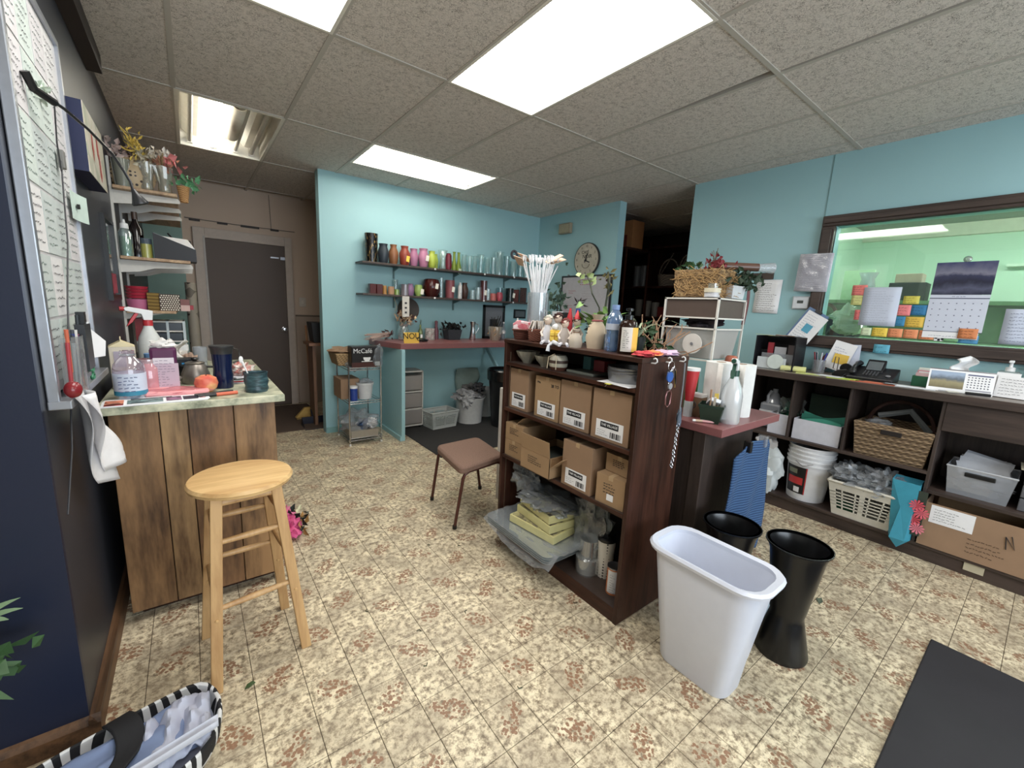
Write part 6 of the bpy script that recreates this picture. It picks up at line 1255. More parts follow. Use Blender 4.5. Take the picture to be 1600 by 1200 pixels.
# ================================================================== LEFT CABINET, ON TOP (z .957)
ZL = .957
ctn = T('drink_carton', 'pale cardboard drink carton behind the clear bottle on the marbled counter', 'carton', (-.262, 2.60, ZL), .1); B().bb(-.045, .045, -.045, .045, 0, .19).build('carton', mat((206, 196, 176), .6), ctn, bev=.003); B().prism([(-.045, .19), (.045, .19), (.0, .215), (0, .23), (-.004, .23), (-.004, .215)], -.045, .045, 'y').build('gable_top', mat((222, 206, 160), .6), ctn)
B().bb(-.03, .01, -.047, -.045, .1, .17).build('print', mat((170, 160, 176), .6), ctn); B().bb(.015, .035, -.047, -.045, .14, .17).build('print', mat((110, 100, 96), .6), ctn)
def jbottle(x, y, r, h, liquid, label, lab, cap=None, lid=None):
    t = T('clear_bottle', label, 'bottle', (x, y, ZL)); prof = [(0, 0), (r*.92, 0), (r, .01), (r, h*.62), (r*.92, h*.72), (r*.55, h*.84), (r*.42, h*.88), (r*.44, h), (0, h)]
    B().lathe(prof, 28).build('body', glass((226, 214, 224), .16, .05), t, smooth=True)
    if liquid: B().lathe([(0, .003), (r*.93, .003), (r*.93, h*liquid[1]), (0, h*liquid[1])], 24).build('liquid', glass(liquid[0], .75, .1), t, smooth=True)
    B().lathe([(r+.0008, h*.12), (r+.0008, h*.55)], 28).build('label', mat(lab, .5), t, smooth=True); B().lathe([(r+.0012, h*.1), (r+.0012, h*.19)], 28).build('teal_band', mat((30, 130, 160), .5), t, smooth=True)
    B().lathe([(r*.48, h*.9), (r*.5, h*.92), (r*.48, h*.94)], 20).build('neck_ring', CLEAR, t, smooth=True)
    return t
jb = jbottle(-.218, 2.30, .052, .20, ((120, 190, 206), .16), 'open clear bottle with pale label nearest the whiteboard on the marbled counter', (196, 204, 222))
scribble(.07, .07, 5, jb, (-.035, -.054, .105), VX, -VZ, mat((80, 90, 130), .7), 'print', seed=2, th=.0016)
jb2 = T('pink_jar', 'jar of pink liquid just right of the clear bottle', 'jar', (-.165, 2.42, ZL)); B().lathe([(0, 0), (.042, 0), (.045, .01), (.045, .11), (.036, .13), (.034, .15), (0, .15)], 24).build('jar', glass((232, 160, 170), .6, .06), jb2, smooth=True); B().lathe([(.036, .132), (.038, .14), (.036, .15)], 20).build('thread', CLEAR, jb2, smooth=True)
pu = T('purple_bottle', 'flat purple bottle with a big white label on the marbled counter', 'bottle', (-.11, 2.42, ZL)); B().taper((0, 0), (.088, .05), (.095, .055), 0, .20).build('body', mat((84, 26, 70), .3), pu, bev=.012); B().bb(-.036, .036, -.0305, -.028, .02, .155).build('label', mat((206, 196, 204), .5), pu); scribble(.065, .12, 10, pu, (-.032, -.032, .15), VX, -VZ, mat((110, 100, 120), .7), 'print', seed=3, th=.0009); B().blob((0, 0, .213), (.04, .03, .022), .3, 4, 12).build('white_cap_tissue', mat((214, 210, 206), .8), pu, smooth=True); B().bb(-.045, .05, -.031, -.027, .0, .13).build('pale_band', glass((214, 190, 206), .7, .2), pu)
spc = T('spice_jar', 'brown spice jar with a blue lid behind the clear bottle', 'jar', (-.165, 2.72, ZL+.08)); B().cyl((0, 0, -.08), .03, .12, 18).build('jar', glass((170, 130, 90), .6, .1), spc, smooth=True); B().cyl((0, 0, .04), .033, .02, 18).build('lid', mat((90, 140, 196), .4), spc, smooth=True)
spray(-.03-.16, 3.05, ZL, mat((206, 208, 204), .5), mat((190, 30, 40), .4), mat((222, 222, 222), .4), 'white spray bottle with red trigger at the back of the marbled counter', 1.25, .2)
tsx = T('tissue_heap', 'crumpled white tissue bunch at the back of the marbled counter', 'tissue', (-.09, 2.95, ZL)); B().sheet(lambda u, v: (.10*(u-.5)+.03*math.sin(7*v), .06*math.sin(6*u), .17*v+.02*math.sin(9*u)), 12, 12).build('tissue', mat((218, 214, 208), .9), tsx, solid=.002, smooth=True); B().blob((0, .02, .08), (.05, .05, .07), .5, 5, 14, 3).build('crumple', mat((214, 208, 200), .9), tsx, smooth=True); B().blob((.06, 0, .06), (.04, .05, .045), .5, 9, 14, 3).build('crumple', mat((170, 140, 120), .9), tsx, smooth=True)
bl = T('blue_packet', 'black box with blue stripes beside the teapot', 'box', (-.06, 2.82, ZL)); B().bb(-.05, .05, -.04, .04, 0, .1).build('box', mat((20, 22, 28), .4), bl, bev=.003); B().bb(.005, .02, -.042, -.04, .02, .08).build('stripe', mat((30, 140, 200), .4), bl); B().bb(.026, .036, -.042, -.04, .02, .06).build('stripe', mat((30, 140, 200), .4), bl)
tea = T('metal_teapot', 'small dull metal teapot with black knob on the marbled counter', 'teapot', (.0, 2.60, ZL)); PEW = mat((136, 128, 120), .35, .7, .3, 30)
B().lathe([(0, 0), (.055, 0), (.062, .012), (.058, .05), (.042, .09), (.036, .098), (0, .1)], 28).build('body', PEW, tea, smooth=True); B().lathe([(.04, .098), (.042, .102), (.03, .108), (0, .11)], 24).build('lid', PEW, tea, smooth=True); B().lathe([(0, .108), (.008, .11), (.018, .122), (.014, .128), (0, .13)], 16).build('knob', BLACK, tea, smooth=True)
B().tube([(-.05, 0, .025), (-.08, -.01, .03), (-.092, -.015, .06), (-.1, -.02, .09), (-.115, -.02, .1)], [.014, .012, .009, .007, .006], 10).build('spout', PEW, tea, smooth=True); B().tube([(.045, 0, .08), (.09, .01, .075), (.09, .01, .03), (.055, 0, .02)], .006, 8).build('handle', BLACK, tea, smooth=True)
PKP = mat((232, 150, 152), .5)
fp = T('pink_packet', 'flat pink plastic-wrapped packet lying on the marbled counter', 'packet', (-.07, 2.43-.1, ZL), -.08); B().obox((0, 0, .013), (.23, .12, .022), (0, 0, 0)).build('packet', PKP, fp, bev=.008); B().blob((0, 0, .016), (.12, .06, .014), .2, 4, 12).build('film', glass((240, 190, 196), .2, .08, .004), fp, smooth=True)
ap = NT('peach_skin'); n_ = ap.noise(ap.obj(), 14, 3); APP = ap.done(ap.ramp(n_, [(.35, rgb((206, 70, 50))), (.5, rgb((224, 116, 76))), (.65, rgb((236, 180, 110)))]), .45)
pe = T('peach', 'red and orange peach on the marbled counter', 'fruit', (.035, 2.345, ZL)); B().lathe([(0, .004), (.02, .0), (.04, .018), (.046, .04), (.04, .064), (.02, .076), (.006, .07), (0, .066)], 28, fn=lambda a, z: 1-.06*math.exp(-(a-PI*1.5)**2*9)).build('flesh', APP, pe, smooth=True); B().tube([(0, 0, .066), (.002, 0, .08)], .002, 6).build('stem', mat((80, 50, 30), .8), pe)
nm = T('navy_tumbler', 'tall navy blue travel tumbler with black lid on the marbled counter', 'tumbler', (.105, 2.42, ZL)); B().lathe([(0, 0), (.038, 0), (.04, .01), (.041, .06), (.038, .09), (.042, .165), (0, .165)], 28).build('body', mat((14, 26, 60), .15), nm, smooth=True); B().lathe([(.043, .165), (.046, .19), (.05, .196), (.05, .204), (.0, .204)], 28).build('lid', mat((44, 46, 48), .4), nm, smooth=True); B().tube([(.045, 0, .19), (.07, .01, .18), (.075, .01, .13), (.043, 0, .12)], .005, 6).build('handle', mat((50, 44, 40), .4), nm, smooth=True)
ti = T('teal_mug', 'chunky dark teal glazed pottery cup on the marbled counter', 'cup', (.225, 2.27, ZL)); t = NT('teal_glaze'); n_ = t.noise(t.map(t.obj(), (20, 20, 90)), 1, 4); B().lathe(shell([(.044, 0), (.05, .012), (.046, .03), (.051, .05), (.047, .075), (.05, .092)], .004), 30, fn=lambda a, z: 1+.02*math.sin(3*a+z*60)).build('cup', t.done(t.ramp(n_, [(.35, rgb((20, 40, 48))), (.65, rgb((58, 92, 100)))]), .35, 0, n_, .6, .004), ti, smooth=True)
spn = T('white_spoon', 'white plastic spoon standing out of the teal cup', 'spoon', (.205, 2.275, ZL+.02)); B().tube([(.01, 0, .0), (-.02, .01, .09), (-.03, .012, .12)], [.003, .003, .006], 8).build('handle', WHITE, spn, smooth=True); B().blob((-.034, .013, .13), (.009, .004, .016), 0, 1, 8).build('bowl', WHITE, spn, smooth=True)
mg = T('magazine', 'open glossy flyer with pictures lying on the near edge of the marbled counter', 'magazine', (-.135, 2.205, ZL), .06)
for i in range(3): B().obox((.0+.004*i, .0+.003*i, .0015+.0018*i), (.33, .125, .0012), (0, 0, .01*i)).build('page', PAPER, mg)
for x0, x1, y0, y1, c in ((-.155, -.1, -.045, .045, (196, 110, 80)), (-.155, -.1, -.055, -.03, (160, 40, 50)), (-.09, .02, -.045, .03, (90, 110, 110)), (.03, .08, -.04, .04, (120, 84, 110)), (.085, .135, -.04, .03, (40, 40, 56)), (-.08, .05, .036, .05, (30, 30, 34)), (.14, .16, -.03, .04, (190, 120, 120))): B().bb(x0, x1, y0, y1, .0061, .0066).build('printed_picture', m_patch([c, tuple(min(255, int(v*1.4)) for v in c), tuple(int(v*.7) for v in c)], 40), mg)
for p0, p1, c, lab in (((.0, 2.20), (.145, 2.235), (206, 90, 50), 'orange marker pen at the counter front'), ((-.01, 2.225), (.13, 2.265), (26, 24, 26), 'black marker pen behind the orange one')):
    t = T('marker_pen', lab, 'pen', (p0[0], p0[1], ZL+.008)); e = (p1[0]-p0[0], p1[1]-p0[1], 0); B().tube([(0, 0, 0), tuple(v*.45 for v in e)], .0075, 10).build('cap', BLACK, t, smooth=True); B().tube([tuple(v*.45 for v in e), e], .008, 10).build('barrel', mat(c, .35), t, smooth=True)
pp2 = T('paper_stack', 'small pile of bright papers and wrappers behind the teal cup', 'papers', (.19, 2.56, ZL)); pp2['category'] = 'paper'
for i, c in enumerate(((206, 208, 216), (190, 40, 50), (220, 220, 224), (40, 40, 46), (206, 206, 214))): B().obox((0, 0, .004+.007*i), (.13, .12, .006), (0, 0, .2*i-.3)).build('sheet', mat(c, .7), pp2)
B().blob((0, 0, .065), (.05, .04, .03), .5, 5, 12, 3.5).build('red_mesh', m_patch([(206, 180, 170), (190, 90, 80), (220, 210, 200)], 60), pp2, smooth=True)
tag(B().bb(-.04, .04, -.09, .09, 0, .012).build('marbled_pad', mat((150, 150, 120), .5), loc=(.25, 3.2, ZL)), 'olive pad at the far end of the marbled counter', 'pad')
wj = T('white_jar', 'small white jar with black band at the back of the marbled counter', 'jar', (-.06, 3.30, ZL)); B().cyl((0, 0, 0), .04, .09, 18).build('jar', CLEARB, wj, smooth=True); B().cyl((0, 0, .09), .036, .035, 18).build('lid', WHITE, wj, smooth=True)
cj = tag(B().lathe(shell([(.03, 0), (.036, .13)], .002), 18).build('clear_jar', CLEARB, loc=(.03, 3.1, ZL), smooth=True), 'clear ribbed jar right of the small white jar', 'jar')
tag(B().lathe([(0, 0), (.05, 0), (.045, .07), (.02, .08), (0, .08)], 18).build('black_cup', mat((20, 22, 26), .3), loc=(-.02, 2.74, ZL), smooth=True), 'black lidded cup behind the teapot', 'cup')

# ================================================================== LEFT BRACKET SHELVES
Z = 2.03
lh = T('lace_hat', 'tan openwork woven hat on the topmost left shelf', 'hat', (-.235, 3.78, Z)); B().lathe([(.09, 0), (.12, .08), (.10, .16), (.05, .2), (0, .21)], 26).build('hat', m_dots((186, 160, 120), (50, 36, 28), 42, .32), lh, smooth=True)
foliage(50, (-.07, -.02, .22), .045, .018, (.045, .03, .03), mat((206, 180, 170), .8), lh, 'pale_flowers', 3); foliage(26, (.02, 0, .2), .05, .015, (.04, .03, .02), mat((84, 40, 40), .8), lh, 'dark_flowers', 5)
gvs = T('glass_vase', 'grey glass vase under the lamp arm on the topmost left shelf', 'vase', (-.275, 3.70, Z)); B().lathe(shell([(.04, 0), (.05, .16)], .003), 20).build('vase', glass((170, 170, 150), .5, .1), gvs, smooth=True)
def dvase(x, r, h, label, sd, flower, fc=(220, 190, 150)):
    t = T('crystal_vase', label, 'vase', (x, 3.71, Z)); B().lathe(shell([(r*.6, 0), (r*.7, .01), (r*.65, h*.3), (r, h)], .004), 16, fn=lambda a, z: 1+.04*math.cos(8*a+z*60)).build('vase', glass((220, 216, 200), .25, .03), t, smooth=True)
    foliage(flower, (0, 0, h+.02), .05, .02, (.03, .02, .02), mat(fc, .7), t, 'dried_flowers', sd); sprigs(10, (0, 0, .02), h+.06, .05, mat((150, 130, 80), .8), t, sd=sd); return t
v1 = dvase(-.165, .05, .17, 'left cut-glass vase of dried yellow sprigs on the topmost left shelf', 3, 20, (206, 196, 170)); foliage(70, (-.04, 0, .25), .05, .007, (.02, .02, .035), mat((226, 196, 70), .7), v1, 'yellow_sprig', 8, 1)
v2 = dvase(-.075, .052, .16, 'right cut-glass vase with pink and tan dried flowers on the topmost left shelf', 6, 34, (200, 140, 110)); foliage(14, (.03, -.02, .17), .05, .03, (.02, .02, .02), mat((226, 130, 130), .6), v2, 'pink_petals', 4); foliage(14, (.035, 0, .245), .035, .015, (.012, .01, .012), mat((226, 222, 214), .7), v2, 'white_blossom', 9); foliage(20, (-.03, 0, .24), .04, .015, (.02, .01, .015), mat((214, 206, 190), .7), v2, 'white_blossom', 19)
wpt = T('wicker_pot', 'small orange wicker pot with a green leafy sprig at the shelf end', 'plant', (.02, 3.72, Z-.035)); B().lathe(shell([(.022, 0), (.034, .09), (.036, .1)], .003), 20).build('pot', weave((140, 90, 40), (206, 156, 90), 240, 900), wpt, smooth=True); foliage(34, (.02, 0, .13), .045, .02, (.03, .02, .015), mat((90, 160, 110), .5), wpt, sd=5)
Z = 1.612
gb_ = T('green_soap', 'clear bottle of bright green liquid with white cap on the middle left shelf', 'bottle', (-.295, 3.70, Z)); B().lathe([(0, .002), (.033, .002), (.033, .12), (0, .12)], 20).build('green_liquid', glass((60, 170, 90), .6, .1), gb_, smooth=True); B().lathe(shell([(.035, 0), (.036, .14), (.016, .18)], .002), 20).build('bottle', CLEAR, gb_, smooth=True); B().lathe([(.022, .17), (.02, .2), (.008, .205), (.006, .225), (0, .226)], 16).build('cap', WHITE, gb_, smooth=True)
wn = T('wine_bottle', 'dark wine bottle behind the green soap bottle', 'bottle', (-.245, 3.76, Z)); B().lathe([(0, 0), (.036, 0), (.037, .18), (.015, .225), (.014, .28), (0, .28)], 22).build('bottle', mat((20, 10, 12), .1), wn, smooth=True); B().lathe([(.0155, .24), (.0155, .285), (0, .285)], 16).build('foil', mat((60, 40, 30), .4), wn, smooth=True)
yj = T('jar', 'squat yellow-green jar with slate lid beside the black binder', 'jar', (-.2, 3.74, Z)); B().cyl((0, 0, 0), .03, .09, 18).build('jar', glass((190, 186, 70), .75, .2), yj, smooth=True); B().cyl((0, 0, .09), .03, .035, 18).build('lid', mat((70, 84, 96), .5), yj)
bn_ = T('black_binder', 'black magazine holder with a slanted white opening on the middle left shelf', 'binder', (-.05-.01, 3.70, Z)); B().add([(-.10, 0, 0), (.12, 0, 0), (.12, 0, .08), (-.10, 0, .165), (-.10, .22, 0), (.12, .22, 0), (.12, .22, .08), (-.10, .22, .165)], [(0, 1, 2, 3), (7, 6, 5, 4), (0, 4, 5, 1), (1, 5, 6, 2), (3, 7, 4, 0)]).build('case', mat((18, 18, 26), .5), bn_, solid=.002)
B().add([(-.097, .01, .165), (.115, .01, .083), (.118, .2, .10), (.08, .2, .16), (-.097, .2, .17)], [(0, 1, 2, 3, 4)]).build('white_pages', PAPER, bn_, solid=.002)
dg = T('black_gadget', 'black clip-on gadget lying behind the binder at the shelf end', 'gadget', (.02-.03, 3.98, Z)); B().bb(-.07, .05, -.04, .04, .12, .16).build('body', BLACK, dg, bev=.006); B().tube([(-.05, 0, .16), (-.08, 0, .2)], .006, 6).build('arm', BLACK, dg); B().bb(-.05, .04, -.03, .03, 0, .12).build('stand', mat((30, 30, 34), .5), dg)
Z = 1.275
pbk = T('pink_cups', 'stack of red and pink cups at the left of the lowest bracket shelf', 'cups', (-.27, 3.74, Z)); pbk['category'] = 'cup'
for i, (z, c) in enumerate(((0, (196, 100, 140)), (.075, (180, 30, 60)), (.095, (190, 34, 64)), (.115, (176, 28, 56)), (.135, (186, 30, 60)))): B().lathe([(0, z), (.05, z), (.06, z+(.07 if i == 0 else .018)), (0, z+(.07 if i == 0 else .018))], 24).build('cup', mat(c, .35), pbk, smooth=True)
gbb = T('gift_box', 'gold striped gift box on the lowest bracket shelf', 'box', (-.19, 3.72, Z)); B().bb(-.03, .03, -.04, .12, 0, .115).build('box', m_stripe((104, 78, 26), (150, 118, 44), 300), gbb)
dbb = T('gift_box', 'brown and white dotted gift box on the lowest bracket shelf', 'box', (-.105, 3.71, Z)); B().bb(-.053, .053, -.04, .1, 0, .11).build('box', mat((74, 50, 30), .5), dbb)
g = B()
for r_ in range(8):
    for c_ in range(8):
        x = -.047+.0128*c_+.0064*(r_ % 2); z = .008+.0132*r_
        if x < .05: g.cyl((0, 0, 0), .0, 0, 3) if False else g.add([(x+.0042*math.cos(k*PI/4), -.0405, z+.0042*math.sin(k*PI/4)) for k in range(8)], [tuple(range(8))])
stuff(g.build('dots', mat((236, 224, 200), .5), dbb))
rs_ = T('small_packets', 'little red and pink packets at the end of the lowest bracket shelf', 'packet', (-.03, 3.74, Z)); B().bb(-.02, .03, -.03, .05, 0, .04).build('packet', mat((206, 170, 160), .6), rs_); B().bb(.03, .05, -.03, .02, .01, .04).build('packet', mat((160, 20, 40), .5), rs_); B().bb(-.02, .03, -.02, .05, .04, .08).build('packet', mat((130, 80, 76), .6), rs_)
lt = T('letter_tray', 'white wire-sided drawer unit with dark drawers on the left wall behind the counter', 'drawers', (-.20, 3.78, .957))
for z in (.0, .1, .17, .235): B().bb(-.10, .16, -.02, .2, z, z+.01).build('frame_rail', OFFW, lt)
for x in (-.1, .06, .15): B().bb(x, x+.014, -.022, .2, 0, .245).build('upright', mat((190, 200, 204), .5), lt)
for z in (.012, .112, .182): B().bb(-.085, .145, -.012, .19, z, z+.05).build('drawer', mat((56, 62, 70), .3), lt)
B().bb(-.10, -.02, -.03, -.022, .11, .26).build('red_card', mat((130, 24, 34), .5), lt)
brk = T('birch_trunk', 'pale birch-patterned strip standing against the far door frame', 'branch', (.02, 5.2, 0)); B().lathe([(0, 0), (.05, 0), (.045, 1.5), (0, 1.5)], 16).build('trunk', m_patch([(150, 140, 124)]*7+[(60, 50, 44)], 12), brk, smooth=True)

# ================================================================== LEFT WALL
wbd = T('whiteboard', 'large whiteboard covered with papers and notes on the left wall', 'whiteboard', (-.343, 1.76, 1.65), 0, None, (0, 0, 0))
B().bb(0, .012, -.02, .66, -.56, .62).build('panel', mat((190, 188, 190), .35), wbd)
B().bb(0, .026, -.045, -.02, -.60, .64).build('frame', ALU, wbd, bev=.003); B().bb(0, .022, -.02, .68, .62, .64).build('frame', ALU, wbd); B().bb(0, .022, .66, .68, -.58, .62).build('frame', ALU, wbd)
B().bb(0, .05, -.05, .66, -.60, -.575).build('marker_ledge', ALU, wbd, bev=.003)
rr = random.Random(3)
for i in range(4):
    for j in range(6):
        c = rr.choice(((196, 192, 194), (178, 186, 184), (206, 204, 204), (186, 196, 190)))
        t = B().bb(.0125, .0135+.0007*((i+j) % 2), .0+.155*i, .15+.155*i, -.53+.19*j, -.35+.19*j).build('sheet', mat(c, .7, 0, .1), wbd)
        scribble(.13, .15, 6, t, (.0148, .01+.155*i, -.36+.19*j), VY, -VZ, mat(((44, 44, 52), (90, 110, 104))[(i+j) % 2], .8), 'writing', seed=i*7+j, th=.0016)
wnt = T('green_note', 'pale green note card pinned at the edge of the whiteboard', 'note', (-.328, 2.33, 1.70)); B().sheet(lambda u, v: (.01+.02*u*u, .17*(u-.35), .10*(v-.5)), 6, 2).build('card', mat((186, 206, 196), .7), wnt, solid=.001); B().cyl((0, 0, 0), .009, .008, 12).build('pin', BLACK, wnt, (.016, .0, .0), rot=(0, PI/2, 0))
bf = T('canvas_print', 'square canvas print with navy sides and red blotches on the left wall', 'picture', (-.345, 2.73, 2.00))
B().bb(0, .06, -.23, .24, -.135, .13).build('canvas', mat((20, 30, 70), .6), bf); B().bb(.06, .062, -.23, .24, -.135, .13).build('picture_face', m_patch([(190, 182, 166), (180, 172, 148), (200, 190, 176), (160, 162, 140)], 14), bf)
for y, z in ((-.08, .0), (.05, .03), (.08, -.06)): B().blob((.0625, y, z), (.002, .02, .05), .3, y*50, 10).build('red_blotch', mat((160, 56, 46), .6), bf)
dp_ = T('framed_mirror', 'narrow dark-framed glass picture on the left wall beside the shelves', 'picture', (-.345, 3.33, 1.57)); B().bb(0, .02, -.18, -.155, -.23, .22).build('frame', BLACK, dp_); B().bb(0, .02, .155, .18, -.23, .22).build('frame', BLACK, dp_); B().bb(0, .02, -.155, .155, .2, .22).build('frame', BLACK, dp_); B().bb(0, .02, -.155, .155, -.23, -.2).build('frame', BLACK, dp_); B().bb(0, .008, -.155, .155, -.2, .2).build('glass', mat((60, 60, 62), .08, 0, .05, 3, 0, 1.0), dp_); B().bb(.008, .009, -.14, .14, -.19, -.08).build('red_print', mat((170, 60, 80), .5), dp_)
lm = T('gooseneck_lamp', 'black gooseneck clip lamp reaching over from the whiteboard', 'lamp', (-.30, 1.92, 1.95))
B().tube([(-.02, -.05, .035), (-.01, -.03, .0), (.02, .03, -.008)], .011, 8).build('clamp', BLACK, lm, smooth=True)
B().tube([(.015, .02, -.005), (.032, .08, -.005), (.07, .18, -.025), (.114, .28, -.066), (.14, .3, -.115), (.155, .3, -.15), (.16, .3, -.18)], .0048, 8).build('gooseneck', mat((40, 40, 44), .3, .5), lm, smooth=True)
B().lathe([(.006, 0), (.010, -.015), (.024, -.05), (.022, -.055), (0, -.05)], 18, sx=1.1, sy=.7).build('lamp_head', mat((22, 22, 26), .3), lm, (.16, .3, -.175), rot=(0, -.35, 0), smooth=True)
B().tube([(.02, .02, -.02), (.0, .12, -.10), (-.01, .2, -.17)], .002, 6).build('cord', mat((60, 60, 64), .5), lm)
cdx = T('lamp_cord', 'grey cord with in-line switch hanging down the whiteboard', 'cord', (-.315, 2.1, 1.80)); B().tube([(0, .08, .05), (0, .05, -.05), (0, .0, -.25), (.0, -.13, -.45), (0, -.2, -.60), (0, -.26, -.72), (0, -.34, -.88), (-.01, -.44, -1.05)], .0025, 6).build('cord', mat((50, 50, 54), .5), cdx, smooth=True); B().obox((0, .085, .03), (.016, .03, .06), (0, 0, 0)).build('switch', mat((110, 108, 104), .5), cdx, bev=.003)
hf = T('flower_clip', 'small pale fabric flower clipped on top of the whiteboard edge', 'flower', (-.318, 2.06, 1.99)); foliage(24, (0, 0, 0), .03, .012, (.008, .03, .01), mat((196, 206, 190), .7), hf, 'petals', 3)
tw_ = T('paper_receipt', 'long white paper strip hanging from a red ball clip below the whiteboard', 'paper', (-.30, 1.76, 1.08))
B().sheet(lambda u, v: (.0+.02*math.sin(4*u+5*v)+.03*v, -.06+.17*u+.20*v+.03*math.sin(6*v), .03-.36*v-.05*u*v), 10, 20).build('strip', mat((216, 214, 216), .8), tw_, solid=.001, smooth=True)
B().sheet(lambda u, v: (.02+.025*math.sin(4*u+5*v)+.03*v, .0+.12*u+.16*v, -.0-.30*v), 8, 16).build('strip', mat((222, 220, 222), .8), tw_, solid=.001, smooth=True)
B().blob((.02, -.09, .035), (.02, .024, .024), .02, 1, 12).build('red_ball', mat((130, 20, 30), .25), tw_, smooth=True)
tls = T('tool_pocket', 'clear pocket of scissors and coloured tools hanging beside the whiteboard', 'pocket', (-.325, 1.93, 1.15))
B().sheet(lambda u, v: (.01+.035*math.sin(PI*u), -.15+.22*u, -.1+.2*v), 10, 4).build('pocket', glass((200, 204, 206), .25, .08, .003), tls, smooth=True)
rr = random.Random(9)
for k, c in enumerate(((170, 40, 50), (200, 90, 50), (60, 60, 66), (190, 190, 196), (60, 60, 70), (30, 50, 130), (206, 200, 196), (90, 40, 90), (190, 70, 40), (40, 44, 48))):
    y = -.13+.02*k; B().tube([(.02, y, -.08+.01*(k % 3)), (.025, y+rr.uniform(-.02, .02), .06+rr.uniform(0, .07)+.004*k)], .005, 8).build('tool', mat(c, .4), tls, smooth=True)
B().bb(.02, .045, .02, .12, -.02, .13).build('black_folder', mat((34, 36, 40), .4), tls); B().bb(.02, .04, .06, .10, .13, .17).build('black_cap', BLACK, tls); B().bb(.02, .042, .09, .12, .07, .135).build('white_label', PAPER, tls)
gsc = T('green_scissors', 'green-handled scissors hanging on the left wall', 'scissors', (-.30, 2.10, 1.10)); b = B(); ring(b, (0, .02, .01), .022, .005, 'x', 12, .45); ring(b, (0, .02, -.015), .022, .005, 'x', 12, .45); b.build('handles', mat((20, 120, 80), .4), gsc, smooth=True); B().obox((0, -.05, 0), (.003, .09, .014)).build('blades', STEEL, gsc)
wcd = T('folded_paper', 'folded white leaflet standing on edge at the left wall', 'paper', (-.32, 2.3, 1.13)); B().add([(0, 0, 0), (.03, .06, .0), (.035, .07, .06), (.0, .0, .12)], [(0, 1, 2, 3)]).build('leaflet', PAPER, wcd, solid=.001)
lpp = T('leafy_plant', 'leafy green plant poking in at the left edge of the picture', 'plant', (-.80, 1.46, 0))
B().lathe(shell([(.06, 0), (.08, .14)], .004), 20).build('pot', mat((70, 60, 54), .6), lpp, smooth=True); B().tube([(0, 0, .1), (.1, 0, .35), (.30, .03, .60)], .008, 6).build('stem', mat((60, 80, 50), .7), lpp)
b = B()
for k in range(9): a = k*.7; blade(b, (.31, .03, .57), (math.cos(a), math.sin(a)*.7, .55), .10, .016, .8)
b.build('pale_blades', mat((120, 150, 110), .5), lpp, smooth=True); foliage(36, (.325, .03, .44), .06, .025, (.025, .05, .03), mat((46, 84, 40), .6), lpp, sd=11)

# ================================================================== FLOOR ITEMS
tb_ = T('tote_bag', 'tote bag with black and white woven trim holding a pale blue garment on the floor', 'bag', (-.22, 1.42, 0), 0)
def chev():
    t = NT('chevron_trim'); s = t.n('SeparateXYZ', {0: t.obj()}); a = t.math('ADD', t.math('MULTIPLY', s.outputs[0], 170), t.math('MULTIPLY', t.math('SINE', t.math('MULTIPLY', s.outputs[1], 90)), 2.2)); f = t.math('GREATER_THAN', t.math('SINE', a), 0)
    return t.done(t.mix(f, rgb((24, 24, 28)), rgb((214, 214, 214))), .8)
out = [(-.40, .0), (-.16, .095), (.10, .155), (.165, .15), (.20, .105), (.215, .0), (.19, -.09), (.12, -.17), (-.1, -.2), (-.36, -.14)]
cx, cy = -.05, -.02
def ringpts(k, z, dz=0): return [(cx+(x-cx)*k, cy+(y-cy)*k, z+dz*math.sin(3*i)) for i, (x, y) in enumerate(out)]
b = B(); n = len(out); rs = [ringpts(.93, 0), ringpts(1.0, .05, .005), ringpts(1.03, .11, .006), ringpts(.97, .115, .006), ringpts(.92, .05, .004)]
b.add([p for r_ in rs for p in r_], [(i*n+k, i*n+(k+1) % n, (i+1)*n+(k+1) % n, (i+1)*n+k) for i in range(4) for k in range(n)]+[tuple(range(n))[::-1]]).build('bag', chev(), tb_, smooth=True, sub=1)
b = B(); b.add([p for p in ringpts(.93, .055)]+[(cx, cy, .09)], [(k, (k+1) % n, n) for k in range(n)]).build('lining', mat((150, 156, 180), .6), tb_, smooth=True)
def lumpy(x0, x1, y0, y1, z, amp, sd, fr=9): return B().sheet(lambda u, v: (x0+(x1-x0)*u+.25*(y0+(y1-y0)*v)*0, y0+(y1-y0)*v+.30*(x0+(x1-x0)*u), z+amp*noise.noise(Vector((u*fr*.5, v*fr*.4, sd)))-.05*((2*u-1)**4+(2*v-1)**4)*.5), 26, 20)
lumpy(-.30, .17, -.13, .07, .125, .035, 1).build('blue_garment', mat((112, 130, 168), .75, 0, .25, 5), tb_, smooth=True, solid=.006)
lumpy(.02, .18, -.15, .06, .135, .04, 5, 12).build('pale_lining', mat((176, 180, 200), .7, 0, .1, 6), tb_, smooth=True, solid=.005)
B().sheet(lambda u, v: (-.075+.06*u+.10*math.sin(2.4*v)-.10*v, .10-.27*v+.02*u, .125+.02*math.sin(3*v)+.008*math.sin(9*v)), 10, 20).build('black_strap', mat((22, 22, 26), .8), tb_, smooth=True, solid=.006)
B().sheet(lambda u, v: (.0+.20*v, -.16+.05*u+.05*v, .15+.012*math.sin(12*u)), 8, 10).build('white_strap', mat((190, 192, 204), .7), tb_, smooth=True, solid=.004)
fbq = T('flower_bouquet', 'bouquet in bright pink paper lying on the floor by the panelled cabinet', 'bouquet', (.39, 2.64, 0))
